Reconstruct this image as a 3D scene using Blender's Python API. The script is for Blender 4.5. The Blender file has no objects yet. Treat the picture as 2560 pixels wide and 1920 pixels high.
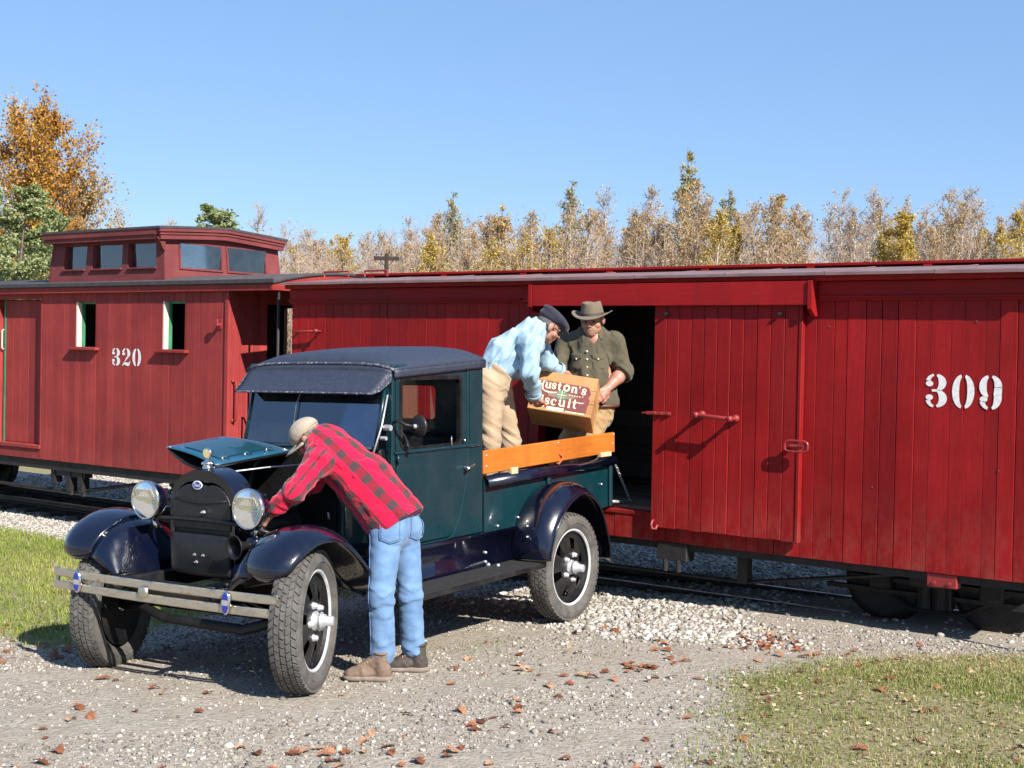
import bpy, bmesh, math, random
import numpy as np
from mathutils import Vector, Matrix, Euler
R_ = math.radians
random.seed(11); rng = np.random.default_rng(7)
scene = bpy.context.scene
col = scene.collection
# ------------------------------------------------------------------ camera
cam_d = bpy.data.cameras.new('camera'); cam = bpy.data.objects.new('camera', cam_d); col.objects.link(cam)
cam_d.sensor_width = 36.0; cam_d.lens = 45.748; cam_d.shift_y = -0.01548
cam_d.clip_start = 0.1; cam_d.clip_end = 3000
_f = Vector((-0.5832, 0.8122, -0.0147)).normalized(); _r = Vector((0.8121, 0.5832, 0.0195))
_r = (_r - _f * _r.dot(_f)).normalized(); _u = _r.cross(_f)
_m = Matrix((_r, _u, -_f)).transposed().to_4x4(); _m.translation = (5.502, -4.817, 1.8215)
cam.matrix_world = _m
scene.camera = cam
# ------------------------------------------------------------------ sky and sun
SUN_TRAVEL = Vector((-1.24, 0.43, -1.0)).normalized()
SUN_ELEV = math.asin(-SUN_TRAVEL.z)
world = bpy.data.worlds.new('World'); scene.world = world; world.use_nodes = True
_nt = world.node_tree; _nt.nodes.clear()
_sky = _nt.nodes.new('ShaderNodeTexSky'); _sky.sky_type = 'NISHITA'; _sky.sun_disc = False
_sky.sun_elevation = SUN_ELEV
_sky.sun_rotation = math.atan2(-SUN_TRAVEL.x, -SUN_TRAVEL.y)
_sky.air_density = 1.0; _sky.dust_density = 0.05; _sky.ozone_density = 4.0; _sky.altitude = 50
_bg = _nt.nodes.new('ShaderNodeBackground'); _bg.inputs['Strength'].default_value = 0.07
_wo = _nt.nodes.new('ShaderNodeOutputWorld')
_mx = _nt.nodes.new('ShaderNodeMix'); _mx.data_type = 'RGBA'; _mx.inputs[0].default_value = 0.44; _mx.inputs[7].default_value = (2.55, 4.55, 8.6, 1)   # flat light blue mixed evenly into the sky to brighten it
_nt.links.new(_sky.outputs[0], _mx.inputs[6]); _nt.links.new(_mx.outputs[2], _bg.inputs[0]); _nt.links.new(_bg.outputs[0], _wo.inputs[0])
sun_d = bpy.data.lights.new('sun', 'SUN'); sun_d.energy = 5.0; sun_d.angle = R_(0.53); sun_d.color = (1.0, 0.94, 0.86)
sun = bpy.data.objects.new('sun', sun_d); col.objects.link(sun)
sun.rotation_euler = SUN_TRAVEL.to_track_quat('-Z', 'Y').to_euler(); sun.location = (20, -8, 18)
scene.view_settings.view_transform = 'Standard'; scene.view_settings.look = 'None'
scene.view_settings.exposure = 0.92; scene.view_settings.gamma = 1.0; scene.view_settings.use_curve_mapping = False
scene.render.film_transparent = False
try:
    scene.cycles.max_bounces = 8; scene.cycles.transparent_max_bounces = 12
    scene.cycles.use_denoising = True
except Exception: pass

# ------------------------------------------------------------------ object helpers
def tag(o, label=None, cat=None, group=None, kind=None):
    if label: o['label'] = label
    if cat: o['category'] = cat
    if group: o['group'] = group
    if kind: o['kind'] = kind
    return o
def empty(name, loc=(0,0,0), label=None, cat=None, group=None, kind=None, rot=None):
    o = bpy.data.objects.new(name, None); col.objects.link(o); o.empty_display_size = 0.2
    if rot is not None:
        m = rot.to_4x4() if isinstance(rot, Matrix) else Euler(rot).to_matrix().to_4x4()
        m.translation = loc; o.matrix_world = m
    else: o.location = loc
    return tag(o, label, cat, group, kind)
def link(name, mesh, parent=None, loc=(0,0,0)):
    o = bpy.data.objects.new(name, mesh); col.objects.link(o)
    if parent is not None: o.parent = parent
    o.location = loc
    return o
def mesh_np(name, v, f, mat=None, smooth=False):
    """fast mesh from numpy arrays; f is (n,3) or (n,4)"""
    me = bpy.data.meshes.new(name); v = np.asarray(v, np.float32); f = np.asarray(f, np.int32)
    n, k = f.shape
    me.vertices.add(len(v)); me.vertices.foreach_set('co', v.ravel())
    me.loops.add(n*k); me.loops.foreach_set('vertex_index', f.ravel())
    me.polygons.add(n); me.polygons.foreach_set('loop_start', np.arange(0, n*k, k, dtype=np.int32))
    me.polygons.foreach_set('loop_total', np.full(n, k, np.int32))
    if smooth: me.polygons.foreach_set('use_smooth', np.ones(n, bool))
    me.update(calc_edges=True)
    if mat: me.materials.append(mat)
    return me
class MB:
    def __init__(s): s.v = []; s.f = []; s.mi = []; s.cur = 0; s.sm = []; s.smooth = False
    def add(s, vs, fs):
        b = len(s.v); s.v += [tuple(x) for x in vs]
        for f in fs: s.f.append(tuple(b+i for i in f)); s.mi.append(s.cur); s.sm.append(s.smooth)
        return s
    def box(s, lo, hi, ch=0.0, m=None):
        x0,y0,z0 = lo; x1,y1,z1 = hi
        if ch <= 0:
            vs = [(x0,y0,z0),(x1,y0,z0),(x1,y1,z0),(x0,y1,z0),(x0,y0,z1),(x1,y0,z1),(x1,y1,z1),(x0,y1,z1)]
            fs = [(0,3,2,1),(4,5,6,7),(0,1,5,4),(1,2,6,5),(2,3,7,6),(3,0,4,7)]
        else:
            c = min(ch, .45*min(x1-x0,y1-y0,z1-z0)); vs = []; fs = []
            X=(x0,x1);Y=(y0,y1);Z=(z0,z1); idx={}
            for i in (0,1):
                for j in (0,1):
                    for k in (0,1):
                        sx,sy,sz = (1,-1)[i],(1,-1)[j],(1,-1)[k]
                        p=(X[i],Y[j],Z[k])
                        for a,q in enumerate(((p[0],p[1]+sy*c,p[2]+sz*c),(p[0]+sx*c,p[1],p[2]+sz*c),(p[0]+sx*c,p[1]+sy*c,p[2]))):
                            idx[i,j,k,a]=len(vs); vs.append(q)
            I=lambda i,j,k,a: idx[i,j,k,a]
            for i in (0,1):
                q=[I(i,0,0,0),I(i,1,0,0),I(i,1,1,0),I(i,0,1,0)]; fs.append(q if i else q[::-1])
                q=[I(0,i,0,1),I(0,i,1,1),I(1,i,1,1),I(1,i,0,1)]; fs.append(q if i else q[::-1])
                q=[I(0,0,i,2),I(1,0,i,2),I(1,1,i,2),I(0,1,i,2)]; fs.append(q if i else q[::-1])
            for j in (0,1):
                for k in (0,1):
                    q=[I(0,j,k,1),I(1,j,k,1),I(1,j,k,2),I(0,j,k,2)]; fs.append(q if j==k else q[::-1])
                    q=[I(j,0,k,0),I(j,1,k,0),I(j,1,k,2),I(j,0,k,2)]; fs.append(q[::-1] if j==k else q)
                    q=[I(j,k,0,0),I(j,k,1,0),I(j,k,1,1),I(j,k,0,1)]; fs.append(q if j==k else q[::-1])
            for i in (0,1):
                for j in (0,1):
                    for k in (0,1):
                        q=[I(i,j,k,0),I(i,j,k,1),I(i,j,k,2)]; fs.append(q if (i+j+k)%2 else q[::-1])
        if m is not None: vs = [tuple(m @ Vector(v)) for v in vs]
        return s.add(vs, fs)
    def cyl(s, p0, p1, r0, r1=None, n=12, caps=True):
        r1 = r0 if r1 is None else r1
        p0=Vector(p0); p1=Vector(p1); d=(p1-p0).normalized()
        a = d.orthogonal().normalized(); b = d.cross(a)
        vs=[]; fs=[]
        for p,r in ((p0,r0),(p1,r1)):
            for i in range(n):
                t=2*math.pi*i/n; vs.append(p+(a*math.cos(t)+b*math.sin(t))*r)
        for i in range(n):
            j=(i+1)%n; fs.append((i,j,n+j,n+i))
        if caps: fs.append(tuple(range(n-1,-1,-1))); fs.append(tuple(range(n,2*n)))
        return s.add(vs,fs)
    def tube(s, pts, r, n=8, closed=False, caps=True):
        pts=[Vector(p) for p in pts]; m=len(pts)
        rr = r if isinstance(r,(list,tuple)) else [r]*m
        vs=[]; fs=[]; prev=None
        for i,p in enumerate(pts):
            if closed: d=(pts[(i+1)%m]-pts[i-1]).normalized()
            else: d=(pts[min(i+1,m-1)]-pts[max(i-1,0)]).normalized()
            a = (prev - d*prev.dot(d)).normalized() if prev is not None and (prev - d*prev.dot(d)).length>1e-6 else d.orthogonal().normalized()
            prev=a; b=d.cross(a)
            for k in range(n):
                t=2*math.pi*k/n; vs.append(p+(a*math.cos(t)+b*math.sin(t))*rr[i])
        for i in range(m if closed else m-1):
            for k in range(n):
                j=(k+1)%n; i2=(i+1)%m; fs.append((i*n+k,i*n+j,i2*n+j,i2*n+k))
        if caps and not closed: fs.append(tuple(range(n-1,-1,-1))); fs.append(tuple((m-1)*n+k for k in range(n)))
        return s.add(vs,fs)
    def lathe(s, prof, o, axis, n=32, closed=False, a0=0, a1=2*math.pi):
        """prof: list of (distance along axis, radius)"""
        o=Vector(o); d=Vector(axis).normalized(); a=d.orthogonal().normalized(); b=d.cross(a)
        full = abs(a1-a0-2*math.pi)<1e-6; m=len(prof); nn = n if full else n+1
        vs=[];fs=[]
        for i in range(nn):
            t=a0+(a1-a0)*i/n; w=a*math.cos(t)+b*math.sin(t)
            for (h,r) in prof: vs.append(o+d*h+w*r)
        for i in range(n):
            i2=(i+1)%nn
            for k in range(m if closed else m-1):
                k2=(k+1)%m; fs.append((i*m+k,i2*m+k,i2*m+k2,i*m+k2))
        return s.add(vs,fs)
    def grid(s, fn, nu, nv, closed_u=False):
        vs=[fn(i/nu, j/nv) for i in range(nu+(0 if closed_u else 1)) for j in range(nv+1)]
        fs=[]; mu = nu if closed_u else nu+1
        for i in range(nu):
            for j in range(nv):
                i2=(i+1)%mu; fs.append((i*(nv+1)+j,i2*(nv+1)+j,i2*(nv+1)+j+1,i*(nv+1)+j+1))
        return s.add(vs,fs)
    def prism(s, poly, fn0, fn1):
        """polygon (2d list) swept between two embeddings; caps included"""
        n=len(poly); vs=[fn0(*p) for p in poly]+[fn1(*p) for p in poly]
        fs=[tuple(range(n-1,-1,-1)),tuple(range(n,2*n))]+[(i,(i+1)%n,n+(i+1)%n,n+i) for i in range(n)]
        return s.add(vs,fs)
    def mesh(s, name, mats, smooth=None):
        me=bpy.data.meshes.new(name); me.from_pydata(s.v,[],s.f)
        for m in (mats if isinstance(mats,(list,tuple)) else [mats]): me.materials.append(m)
        me.polygons.foreach_set('material_index', np.array(s.mi,np.int32))
        sm = np.array(s.sm,bool) if smooth is None else np.full(len(s.f),smooth,bool)
        me.polygons.foreach_set('use_smooth', sm); me.update()
        return me
    def build(s, name, mats, parent=None, loc=(0,0,0), smooth=None, fix=False, thick=0.0, bevel=0.0, sub=0, angle=None):
        me=s.mesh(name,mats,smooth)
        if fix:
            bm=bmesh.new(); bm.from_mesh(me); bmesh.ops.remove_doubles(bm,verts=bm.verts,dist=1e-5)
            bmesh.ops.recalc_face_normals(bm,faces=bm.faces); bm.to_mesh(me); bm.free()
        o=link(name,me,parent,loc)
        if thick: md=o.modifiers.new('s','SOLIDIFY'); md.thickness=thick; md.offset=0
        if bevel: md=o.modifiers.new('b','BEVEL'); md.width=bevel; md.segments=2; md.limit_method='ANGLE'; md.angle_limit=R_(40)
        if sub: md=o.modifiers.new('u','SUBSURF'); md.levels=sub; md.render_levels=sub
        if angle is not None: me.set_sharp_from_angle(angle=R_(angle))
        return o

# ------------------------------------------------------------------ material helpers
def nmat(name):
    m=bpy.data.materials.new(name); m.use_nodes=True; nt=m.node_tree
    b=nt.nodes['Principled BSDF']; return m,nt,b
def _n(nt,t,**k):
    n=nt.nodes.new(t)
    for a,v in k.items():
        if a in n.inputs: n.inputs[a].default_value=v
        else: setattr(n,a,v)
    return n
def rgba(c): return (c[0],c[1],c[2],1.0)
def mixc(nt,fac,a,b,bt='MIX'):
    n=nt.nodes.new('ShaderNodeMix'); n.data_type='RGBA'; n.blend_type=bt
    def s(i,v):
        if hasattr(v,'links') or isinstance(v,bpy.types.NodeSocket): nt.links.new(v,n.inputs[i])
        elif isinstance(v,(int,float)): n.inputs[i].default_value=v
        else: n.inputs[i].default_value=rgba(v)
    s(0,fac); s(6,a); s(7,b); return n.outputs[2]
def ramp(nt,fac,stops):
    n=nt.nodes.new('ShaderNodeValToRGB'); nt.links.new(fac,n.inputs[0]); e=n.color_ramp.elements
    while len(e)<len(stops): e.new(0.5)
    for i,(p,c) in enumerate(stops):
        e[i].position=p; e[i].color=rgba(c) if not isinstance(c,(int,float)) else (c,c,c,1)
    return n.outputs[0]
def noise(nt,scale,detail=4,rough=.55,vec=None,dist=0.0):
    n=_n(nt,'ShaderNodeTexNoise'); n.inputs['Scale'].default_value=scale; n.inputs['Detail'].default_value=detail
    n.inputs['Roughness'].default_value=rough; n.inputs['Distortion'].default_value=dist
    if vec is not None: nt.links.new(vec,n.inputs['Vector'])
    return n.outputs[0]
def objco(nt,scale=(1,1,1)):
    t=_n(nt,'ShaderNodeTexCoord'); mp=_n(nt,'ShaderNodeMapping'); mp.inputs['Scale'].default_value=scale
    nt.links.new(t.outputs['Object'],mp.inputs[0]); return mp.outputs[0]
def worldco(nt,scale=(1,1,1)):
    t=_n(nt,'ShaderNodeNewGeometry'); mp=_n(nt,'ShaderNodeMapping'); mp.inputs['Scale'].default_value=scale
    nt.links.new(t.outputs['Position'],mp.inputs[0]); return mp.outputs[0]
def bump(nt,b,h,strength=.3,dist=.01):
    n=_n(nt,'ShaderNodeBump'); n.inputs['Strength'].default_value=strength; n.inputs['Distance'].default_value=dist
    nt.links.new(h,n.inputs['Height']); nt.links.new(n.outputs[0],b.inputs['Normal']); return n
def simple(name,c,rough=.5,metal=0.0,var=.12,scale=30,bumps=0.0,coat=0.0,spec=.5):
    m,nt,b=nmat(name); b.inputs['Roughness'].default_value=rough; b.inputs['Metallic'].default_value=metal
    b.inputs['Specular IOR Level'].default_value=spec
    if coat: b.inputs['Coat Weight'].default_value=coat; b.inputs['Coat Roughness'].default_value=.04
    v=objco(nt); h=noise(nt,scale,5,.6,v)
    lo=[x*(1-var) for x in c]; hi=[min(1,x*(1+var)) for x in c]
    nt.links.new(ramp(nt,h,[(.3,lo),(.7,hi)]),b.inputs['Base Color'])
    r2=ramp(nt,noise(nt,scale*.4,3,.6,v),[(.3,max(0,rough-.08)),(.7,min(1,rough+.1))])
    nt.links.new(r2,b.inputs['Roughness'])
    if bumps: bump(nt,b,h,bumps,.004)
    return m
# ------------------------------------------------------------------ terrain height
def gz(x, y):
    x = np.asarray(x, float); y = np.asarray(y, float)
    z = -0.005 + 0.07*np.tanh(0.045*x/0.07) - 0.025*np.clip(y, -3, 5)
    z = z - 0.03*np.exp(-((y-4.8)/1.3)**2)
    z = z + 0.05*(1-1/(1+np.exp((x+3.2)*2.2)))*0 + 0.06/(1+np.exp((x+2.6)*2.5))/(1+np.exp((y-3.1)*5))
    z = z + 0.05/(1+np.exp(-(x-3.0)*2.0))/(1+np.exp((y-3.2)*4))
    z = z + np.clip(y-9, 0, 200)*0.004
    return z
def gzf(x, y): return float(gz(x, y))

# ------------------------------------------------------------------ materials of the train
def wood_paint(name, c, rough=.55, vary=.16, chips=.5, grain_axis='z', chipc=(.50,.20,.18)):
    m,nt,b=nmat(name)
    sc={'z':(1,1,.05),'x':(.05,1,1),'y':(1,.05,1)}[grain_axis]
    v=objco(nt,sc); vw=worldco(nt)
    info=_n(nt,'ShaderNodeObjectInfo'); rnd=info.outputs['Random']
    grain=noise(nt,70,6,.7,v,.4)
    big=noise(nt,1.7,4,.6,vw)
    c0=mixc(nt,rnd,[x*(1-vary) for x in c],[x*(1+vary) for x in c])
    c1=mixc(nt,ramp(nt,big,[(.25,0),(.75,1)]),[.72,.70,.70],[1.2,1.3,1.3]); c2=mixc(nt,1.0,c0,c1,'MULTIPLY')
    g2=ramp(nt,grain,[(.35,(.82,.82,.82)),(.62,(1.06,1.06,1.06))]); c3=mixc(nt,1.0,c2,g2,'MULTIPLY')
    run=noise(nt,9,5,.7,worldco(nt,(1,1,.09)),.2)
    c3=mixc(nt,ramp(nt,run,[(.52,0),(.72,.45)]),c3,[x*.6+.006 for x in c])
    chip=noise(nt,26,6,.75,worldco(nt,(1,1,.35)))
    cf=ramp(nt,chip,[(.70,0),(.735,1)])
    mm=_n(nt,'ShaderNodeMath',operation='MULTIPLY'); nt.links.new(cf,mm.inputs[0]); mm.inputs[1].default_value=chips
    c4=mixc(nt,mm.outputs[0],c3,chipc)
    # dust thrown up from the track bed clings to the lowest boards
    sep=_n(nt,'ShaderNodeSeparateXYZ'); nt.links.new(vw,sep.inputs[0]); mr=_n(nt,'ShaderNodeMapRange'); nt.links.new(sep.outputs[2],mr.inputs[0]); mr.inputs[1].default_value=.95; mr.inputs[2].default_value=.38; mr.inputs[3].default_value=0; mr.inputs[4].default_value=.55
    dm=_n(nt,'ShaderNodeMath',operation='MULTIPLY'); nt.links.new(mr.outputs[0],dm.inputs[0]); nt.links.new(ramp(nt,noise(nt,13,6,.75,worldco(nt,(1,1,.5))),[(.42,0),(.75,1)]),dm.inputs[1])
    c4=mixc(nt,dm.outputs[0],c4,(.27,.085,.065))
    nt.links.new(c4,b.inputs['Base Color'])
    nt.links.new(ramp(nt,big,[(.3,rough-.07),(.7,rough+.12)]),b.inputs['Roughness'])
    b.inputs['Specular IOR Level'].default_value=.2
    bump(nt,b,grain,.35,.003)
    return m
M={}
M['box_red']=wood_paint('boxcar_red_paint',(.250,.0070,.0082))
M['box_red_h']=wood_paint('boxcar_red_paint_horizontal',(.250,.0070,.0082),grain_axis='x')
M['cab_red']=wood_paint('caboose_red_paint',(.285,.036,.034),rough=.62,chips=.3)
M['cab_red_h']=wood_paint('caboose_red_paint_horizontal',(.285,.036,.034),rough=.62,chips=.3,grain_axis='x')
M['cab_red_y']=wood_paint('caboose_red_paint_cross',(.31,.036,.032),rough=.6,chips=.2,grain_axis='y')
M['cup_red_h']=wood_paint('cupola_maroon_paint',(.165,.038,.038),.65,.1,.25,'x'); M['cup_red_y']=wood_paint('cupola_maroon_paint_cross',(.165,.038,.038),.65,.1,.25,'y')
M['roof_tin']=simple('weathered_roof_metal',(.19,.12,.115),.6,0,.25,5,.2)
M['roof_felt']=simple('dark_roof_felt',(.045,.04,.045),.85,0,.3,12,.3)
M['iron_red']=simple('red_painted_iron',(.24,.022,.022),.5,0,.2,30,.2)
M['iron']=simple('dark_oily_iron',(.022,.02,.02),.65,.3,.4,18,.3)
M['rail']=simple('rail_steel',(.07,.055,.048),.5,.6,.4,20,.2)
M['rail_top']=simple('polished_rail_head',(.25,.24,.23),.35,.9,.2,20)
M['tie']=simple('weathered_sleeper_timber',(.07,.055,.043),.9,0,.4,9,.5)
M['white_num']=simple('white_stencil_paint',(.72,.70,.68),.6,0,.14,40,.2)
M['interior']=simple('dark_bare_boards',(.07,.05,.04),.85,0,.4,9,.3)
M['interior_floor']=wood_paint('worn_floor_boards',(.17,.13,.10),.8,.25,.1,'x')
M['green_trim']=simple('green_interior_paint',(.05,.22,.12),.5,0,.2,10)
M['cream_trim']=simple('cream_trim_paint',(.62,.58,.46),.5,0,.1,15)
def glass_mat(name, tint=(.85,.9,.92), refl=.5, dirt=.15, rough=.02):
    m,nt,b=nmat(name); nt.nodes.remove(b); out=nt.nodes['Material Output']
    tr=_n(nt,'ShaderNodeBsdfTransparent'); tr.inputs[0].default_value=rgba(tint)
    gl=_n(nt,'ShaderNodeBsdfGlossy'); gl.inputs['Roughness'].default_value=rough; gl.inputs[0].default_value=(.9,.95,1,1)
    fr=_n(nt,'ShaderNodeFresnel'); fr.inputs[0].default_value=1.52
    mp=_n(nt,'ShaderNodeMapRange'); nt.links.new(fr.outputs[0],mp.inputs[0]); mp.inputs[1].default_value=.04; mp.inputs[2].default_value=1; mp.inputs[3].default_value=refl; mp.inputs[4].default_value=1
    mx=_n(nt,'ShaderNodeMixShader'); nt.links.new(mp.outputs[0],mx.inputs[0]); nt.links.new(tr.outputs[0],mx.inputs[1]); nt.links.new(gl.outputs[0],mx.inputs[2])
    df=_n(nt,'ShaderNodeBsdfDiffuse'); df.inputs[0].default_value=(.5,.5,.48,1)
    m2=_n(nt,'ShaderNodeMixShader'); nt.links.new(ramp(nt,noise(nt,6,5,.7,objco(nt)),[(.4,0),(.8,dirt)]),m2.inputs[0])
    nt.links.new(mx.outputs[0],m2.inputs[1]); nt.links.new(df.outputs[0],m2.inputs[2]); nt.links.new(m2.outputs[0],out.inputs[0])
    return m
M['glass']=glass_mat('window_glass',refl=.14,dirt=.05)
M['blind']=simple('pale_window_blind',(.75,.75,.78),.7,0,.1,8)

# ------------------------------------------------------------------ stencil numerals
def numerals(text, x0, z0, w, h, y, parent, off, mat):
    """stencilled digits standing proud of the boards, drawn in the x-z plane at depth y, one part per digit"""
    def ring(mb,P,cx,cy,ao,bo,ai,bi,t0,t1,n=14):
        vs=[];fs=[]
        for i in range(n+1):
            t=R_(t0+(t1-t0)*i/n); c,s_=math.cos(t),math.sin(t)
            vs+= [P(cx+ao*c,cy+bo*s_),P(cx+ai*c,cy+bi*s_)]
        for i in range(n): fs.append((2*i,2*i+2,2*i+3,2*i+1))
        mb.add(vs,fs)
    def disc(mb,P,cx,cy,rx,ry,n=14):
        mb.add([P(cx+rx*math.cos(2*math.pi*i/n),cy+ry*math.sin(2*math.pi*i/n)) for i in range(n)],[tuple(range(n))])
    def poly(mb,P,pts): mb.add([P(*p) for p in pts],[tuple(range(len(pts)))])
    n=len(text); adv=w/n
    for k,chx in enumerate(text):
        dw=adv*.84
        P=lambda a,b_,k=k: (x0+k*adv+a*dw, y, z0+b_*h)
        mb=MB()
        if chx=='0':
            ring(mb,P,.45,.5,.44,.5,.13,.42,97,263); ring(mb,P,.55,.5,.44,.5,.13,.42,-83,83)
        elif chx=='3':
            ring(mb,P,.48,.74,.46,.26,.12,.20,-70,82); ring(mb,P,.48,.27,.50,.27,.14,.20,-82,78)
            ring(mb,P,.42,.74,.40,.26,.20,.20,98,165); disc(mb,P,.19,.71,.17,.085)
            ring(mb,P,.42,.27,.40,.27,.20,.20,195,262); disc(mb,P,.19,.30,.17,.085)
            poly(mb,P,[(.30,.47),(.52,.47),(.60,.54),(.30,.54)])
        elif chx=='9':
            ring(mb,P,.42,.67,.42,.33,.10,.26,97,262); ring(mb,P,.52,.67,.46,.33,.14,.26,-5,83)
            poly(mb,P,[(.66,.66),(.98,.66),(.97,.42),(.62,.42)])
            ring(mb,P,.52,.36,.45,.36,.12,.29,-82,10); ring(mb,P,.42,.30,.40,.30,.18,.22,195,262); disc(mb,P,.20,.30,.17,.085)
        elif chx=='2':
            ring(mb,P,.48,.72,.48,.28,.14,.22,-35,82); ring(mb,P,.42,.72,.40,.28,.20,.21,98,170); disc(mb,P,.19,.68,.17,.085)
            poly(mb,P,[(.60,.56),(.88,.57),(.36,.24),(.10,.12),(.06,.06)])
            poly(mb,P,[(.04,0),(.30,.08),(.62,0),(.84,.02),(.97,.28),(.88,.28),(.78,.18),(.45,.22),(.10,.17)])
        mb.build('number_digit',mat,parent,off,fix=True)

# ------------------------------------------------------------------ boxcar
BX0,BX1,YF,YB=-3.21,3.50,3.80,5.80
boxcar=empty('boxcar',(0.15,4.8,-.15),'long red wooden boxcar with white number 309 and open sliding door','railway car')
bo=tuple(-Vector((0.15,4.8,-.15)))
def place(o,x,y,z,parent): o.location=(x-parent.location.x,y-parent.location.y,z-parent.location.z)
def plank_mesh(name,w,t,h,mat,ch=.0028):
    gp=random.choice((.0003,.0010,.0018,.0028)); return MB().box((-w/2+gp,-t/2,0),(w/2-gp*.6,t/2,h),ch*random.choice((.4,.8,1.2))).mesh(name,mat)
def plank_wall(root,x0,x1,z0,z1,y,mat,pitch=.108,t=.022,jit=.0016,name='plank',axis='x'):
    n=max(1,round((x1-x0)/pitch)); w0=(x1-x0)/n
    ws=[w0]*n
    for i in range(0,n-1,2):   # boards of slightly different widths, from three cuts
        e=random.choice((0,.12,.22,-.16))*w0; ws[i]+=e; ws[i+1]-=e
    mes={}; a=x0
    for i in range(n):
        w=ws[i]; kk=round(w,4)
        if kk not in mes: mes[kk]=plank_mesh('plank',w,t,z1-z0,mat)
        o=link(name,mes[kk],root)
        a+=w/2; d=random.uniform(-jit,jit)
        if axis=='x': place(o,a,y+t/2+d,z0,root)
        else: place(o,y-t/2+d,a,z0,root); o.rotation_euler=(0,0,math.pi/2)
        a+=w/2
plank_wall(boxcar,BX0,-.405,.395,2.25,YF,M['box_red'])
plank_wall(boxcar,1.835,BX1,.395,2.25,YF,M['box_red'])
plank_wall(boxcar,.67,1.835,.395,.62,YF,M['box_red'])
plank_wall(boxcar,-.405,.67,.395,.60,YF,M['box_red'],pitch=.36)
plank_wall(boxcar,YF,YB,.395,2.25,BX0+.022,M['box_red'],axis='y')
plank_wall(boxcar,YF,YB,.395,2.25,BX1,M['box_red'],axis='y')
# inner shell, floor, far wall
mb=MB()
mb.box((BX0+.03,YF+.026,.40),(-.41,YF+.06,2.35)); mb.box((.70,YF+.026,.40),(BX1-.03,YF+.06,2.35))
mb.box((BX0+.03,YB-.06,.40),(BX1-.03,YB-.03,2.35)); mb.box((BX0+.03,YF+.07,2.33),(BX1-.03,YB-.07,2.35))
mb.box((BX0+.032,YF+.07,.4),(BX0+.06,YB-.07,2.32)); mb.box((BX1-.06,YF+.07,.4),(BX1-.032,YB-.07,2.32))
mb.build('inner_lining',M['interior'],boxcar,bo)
me=MB().box((-.9,-.052,0),(.9,.052,.03),.003).mesh('floor_board',M['interior_floor'])
for i in range(18):
    o=link('floor_board',me,boxcar); place(o,.1,YF+.065+.053+i*.106,.605+random.uniform(-.002,.002),boxcar)
me=MB().box((-1.0,-.012,0),(1.0,.012,.15),.003).mesh('lining_board',M['interior_floor'])
for i in range(4):
    o=link('lining_board',me,boxcar); place(o,.1,YB-.075,.65+i*.156,boxcar)
MB().box((-.43,YF-.012,.60),(-.405,YF+.10,2.30),.004).build('door_jamb',M['box_red'],boxcar,bo)
MB().box((.672,YF+.024,.60),(.70,YF+.10,2.30),.004).build('door_jamb',M['box_red'],boxcar,bo)
MB().box((-.40,YF-.01,.575),(.67,YF+.062,.607),.006).build('door_sill',M['box_red_h'],boxcar,bo)
# eave trim
mb=MB(); mb.box((BX0-.02,YF-.085,2.335),(BX1+.02,YF+.03,2.395),.008); mb.build('eave_board',M['box_red_h'],boxcar,bo)
for xa,xb in ((BX0-.01,-.455),(1.94,BX1+.01)): MB().box((xa,YF-.024,2.20),(xb,YF-.001,2.333),.003).build('frieze_board',M['box_red_h'],boxcar,bo)
for xa,xb in ((BX0-.012,-.58),(1.95,BX1+.012)): MB().box((xa,YF-.044,2.218),(xb,YF-.026,2.232),.003).build('moulding',M['box_red_h'],boxcar,bo)
# roof of tin sheets, each a sheet with raised seam
ns=9; sw=(BX1-BX0+.06)/ns
sheet={}
for s_ in (-1,1):
    b_=MB(); q=[(-sw/2+.002,0,0),(sw/2-.002,0,0),(sw/2-.002,s_*1.13,-1.13*.098),(-sw/2+.002,s_*1.13,-1.13*.098)]
    q2=[(x,y,z-.02) for x,y,z in q]; b_.add(q+q2,[(0,1,2,3),(7,6,5,4),(0,4,5,1),(1,5,6,2),(2,6,7,3),(3,7,4,0)])
    b_.box((sw/2-.012,min(0,s_*1.13),0),(sw/2+.006,max(0,s_*1.13),.005),0,Matrix.Rotation(-s_*math.atan(.098),4,'X'))
    sheet[s_]=b_.mesh('roof_sheet',M['roof_tin'])
for i in range(ns):
    for s_ in (-1,1):
        o=link('roof_sheet',sheet[s_],boxcar); place(o,BX0-.03+(i+.5)*sw,4.8,2.500+random.uniform(-.002,.002),boxcar)
me=MB().box((-1.12,-.055,0),(1.12,.055,.022),.003).mesh('roof_walk_board',M['box_red_h'])
for i in range(3):
    for j in range(3):
        o=link('roof_walk_board',me,boxcar); place(o,BX0+.02+1.125+i*2.235,4.68+j*.12,2.502+random.uniform(-.003,.003),boxcar)
mb=MB()
me=MB().box((-.03,-.18,0),(.03,.18,.05)).mesh('roof_walk_support',M['box_red_h'])
for i in range(8):
    o=link('roof_walk_support',me,boxcar); place(o,BX0+.23+i*.9,4.8,2.45,boxcar)
for (xa,xb) in ((-2.95,-2.65),(-2.45,-2.18)):
    MB().tube([(xa,3.95,2.45),(xa,3.95,2.50),(xb,3.95,2.50),(xb,3.95,2.45)],.009,6).build('roof_grab_iron',M['iron_red'],boxcar,bo)
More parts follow.
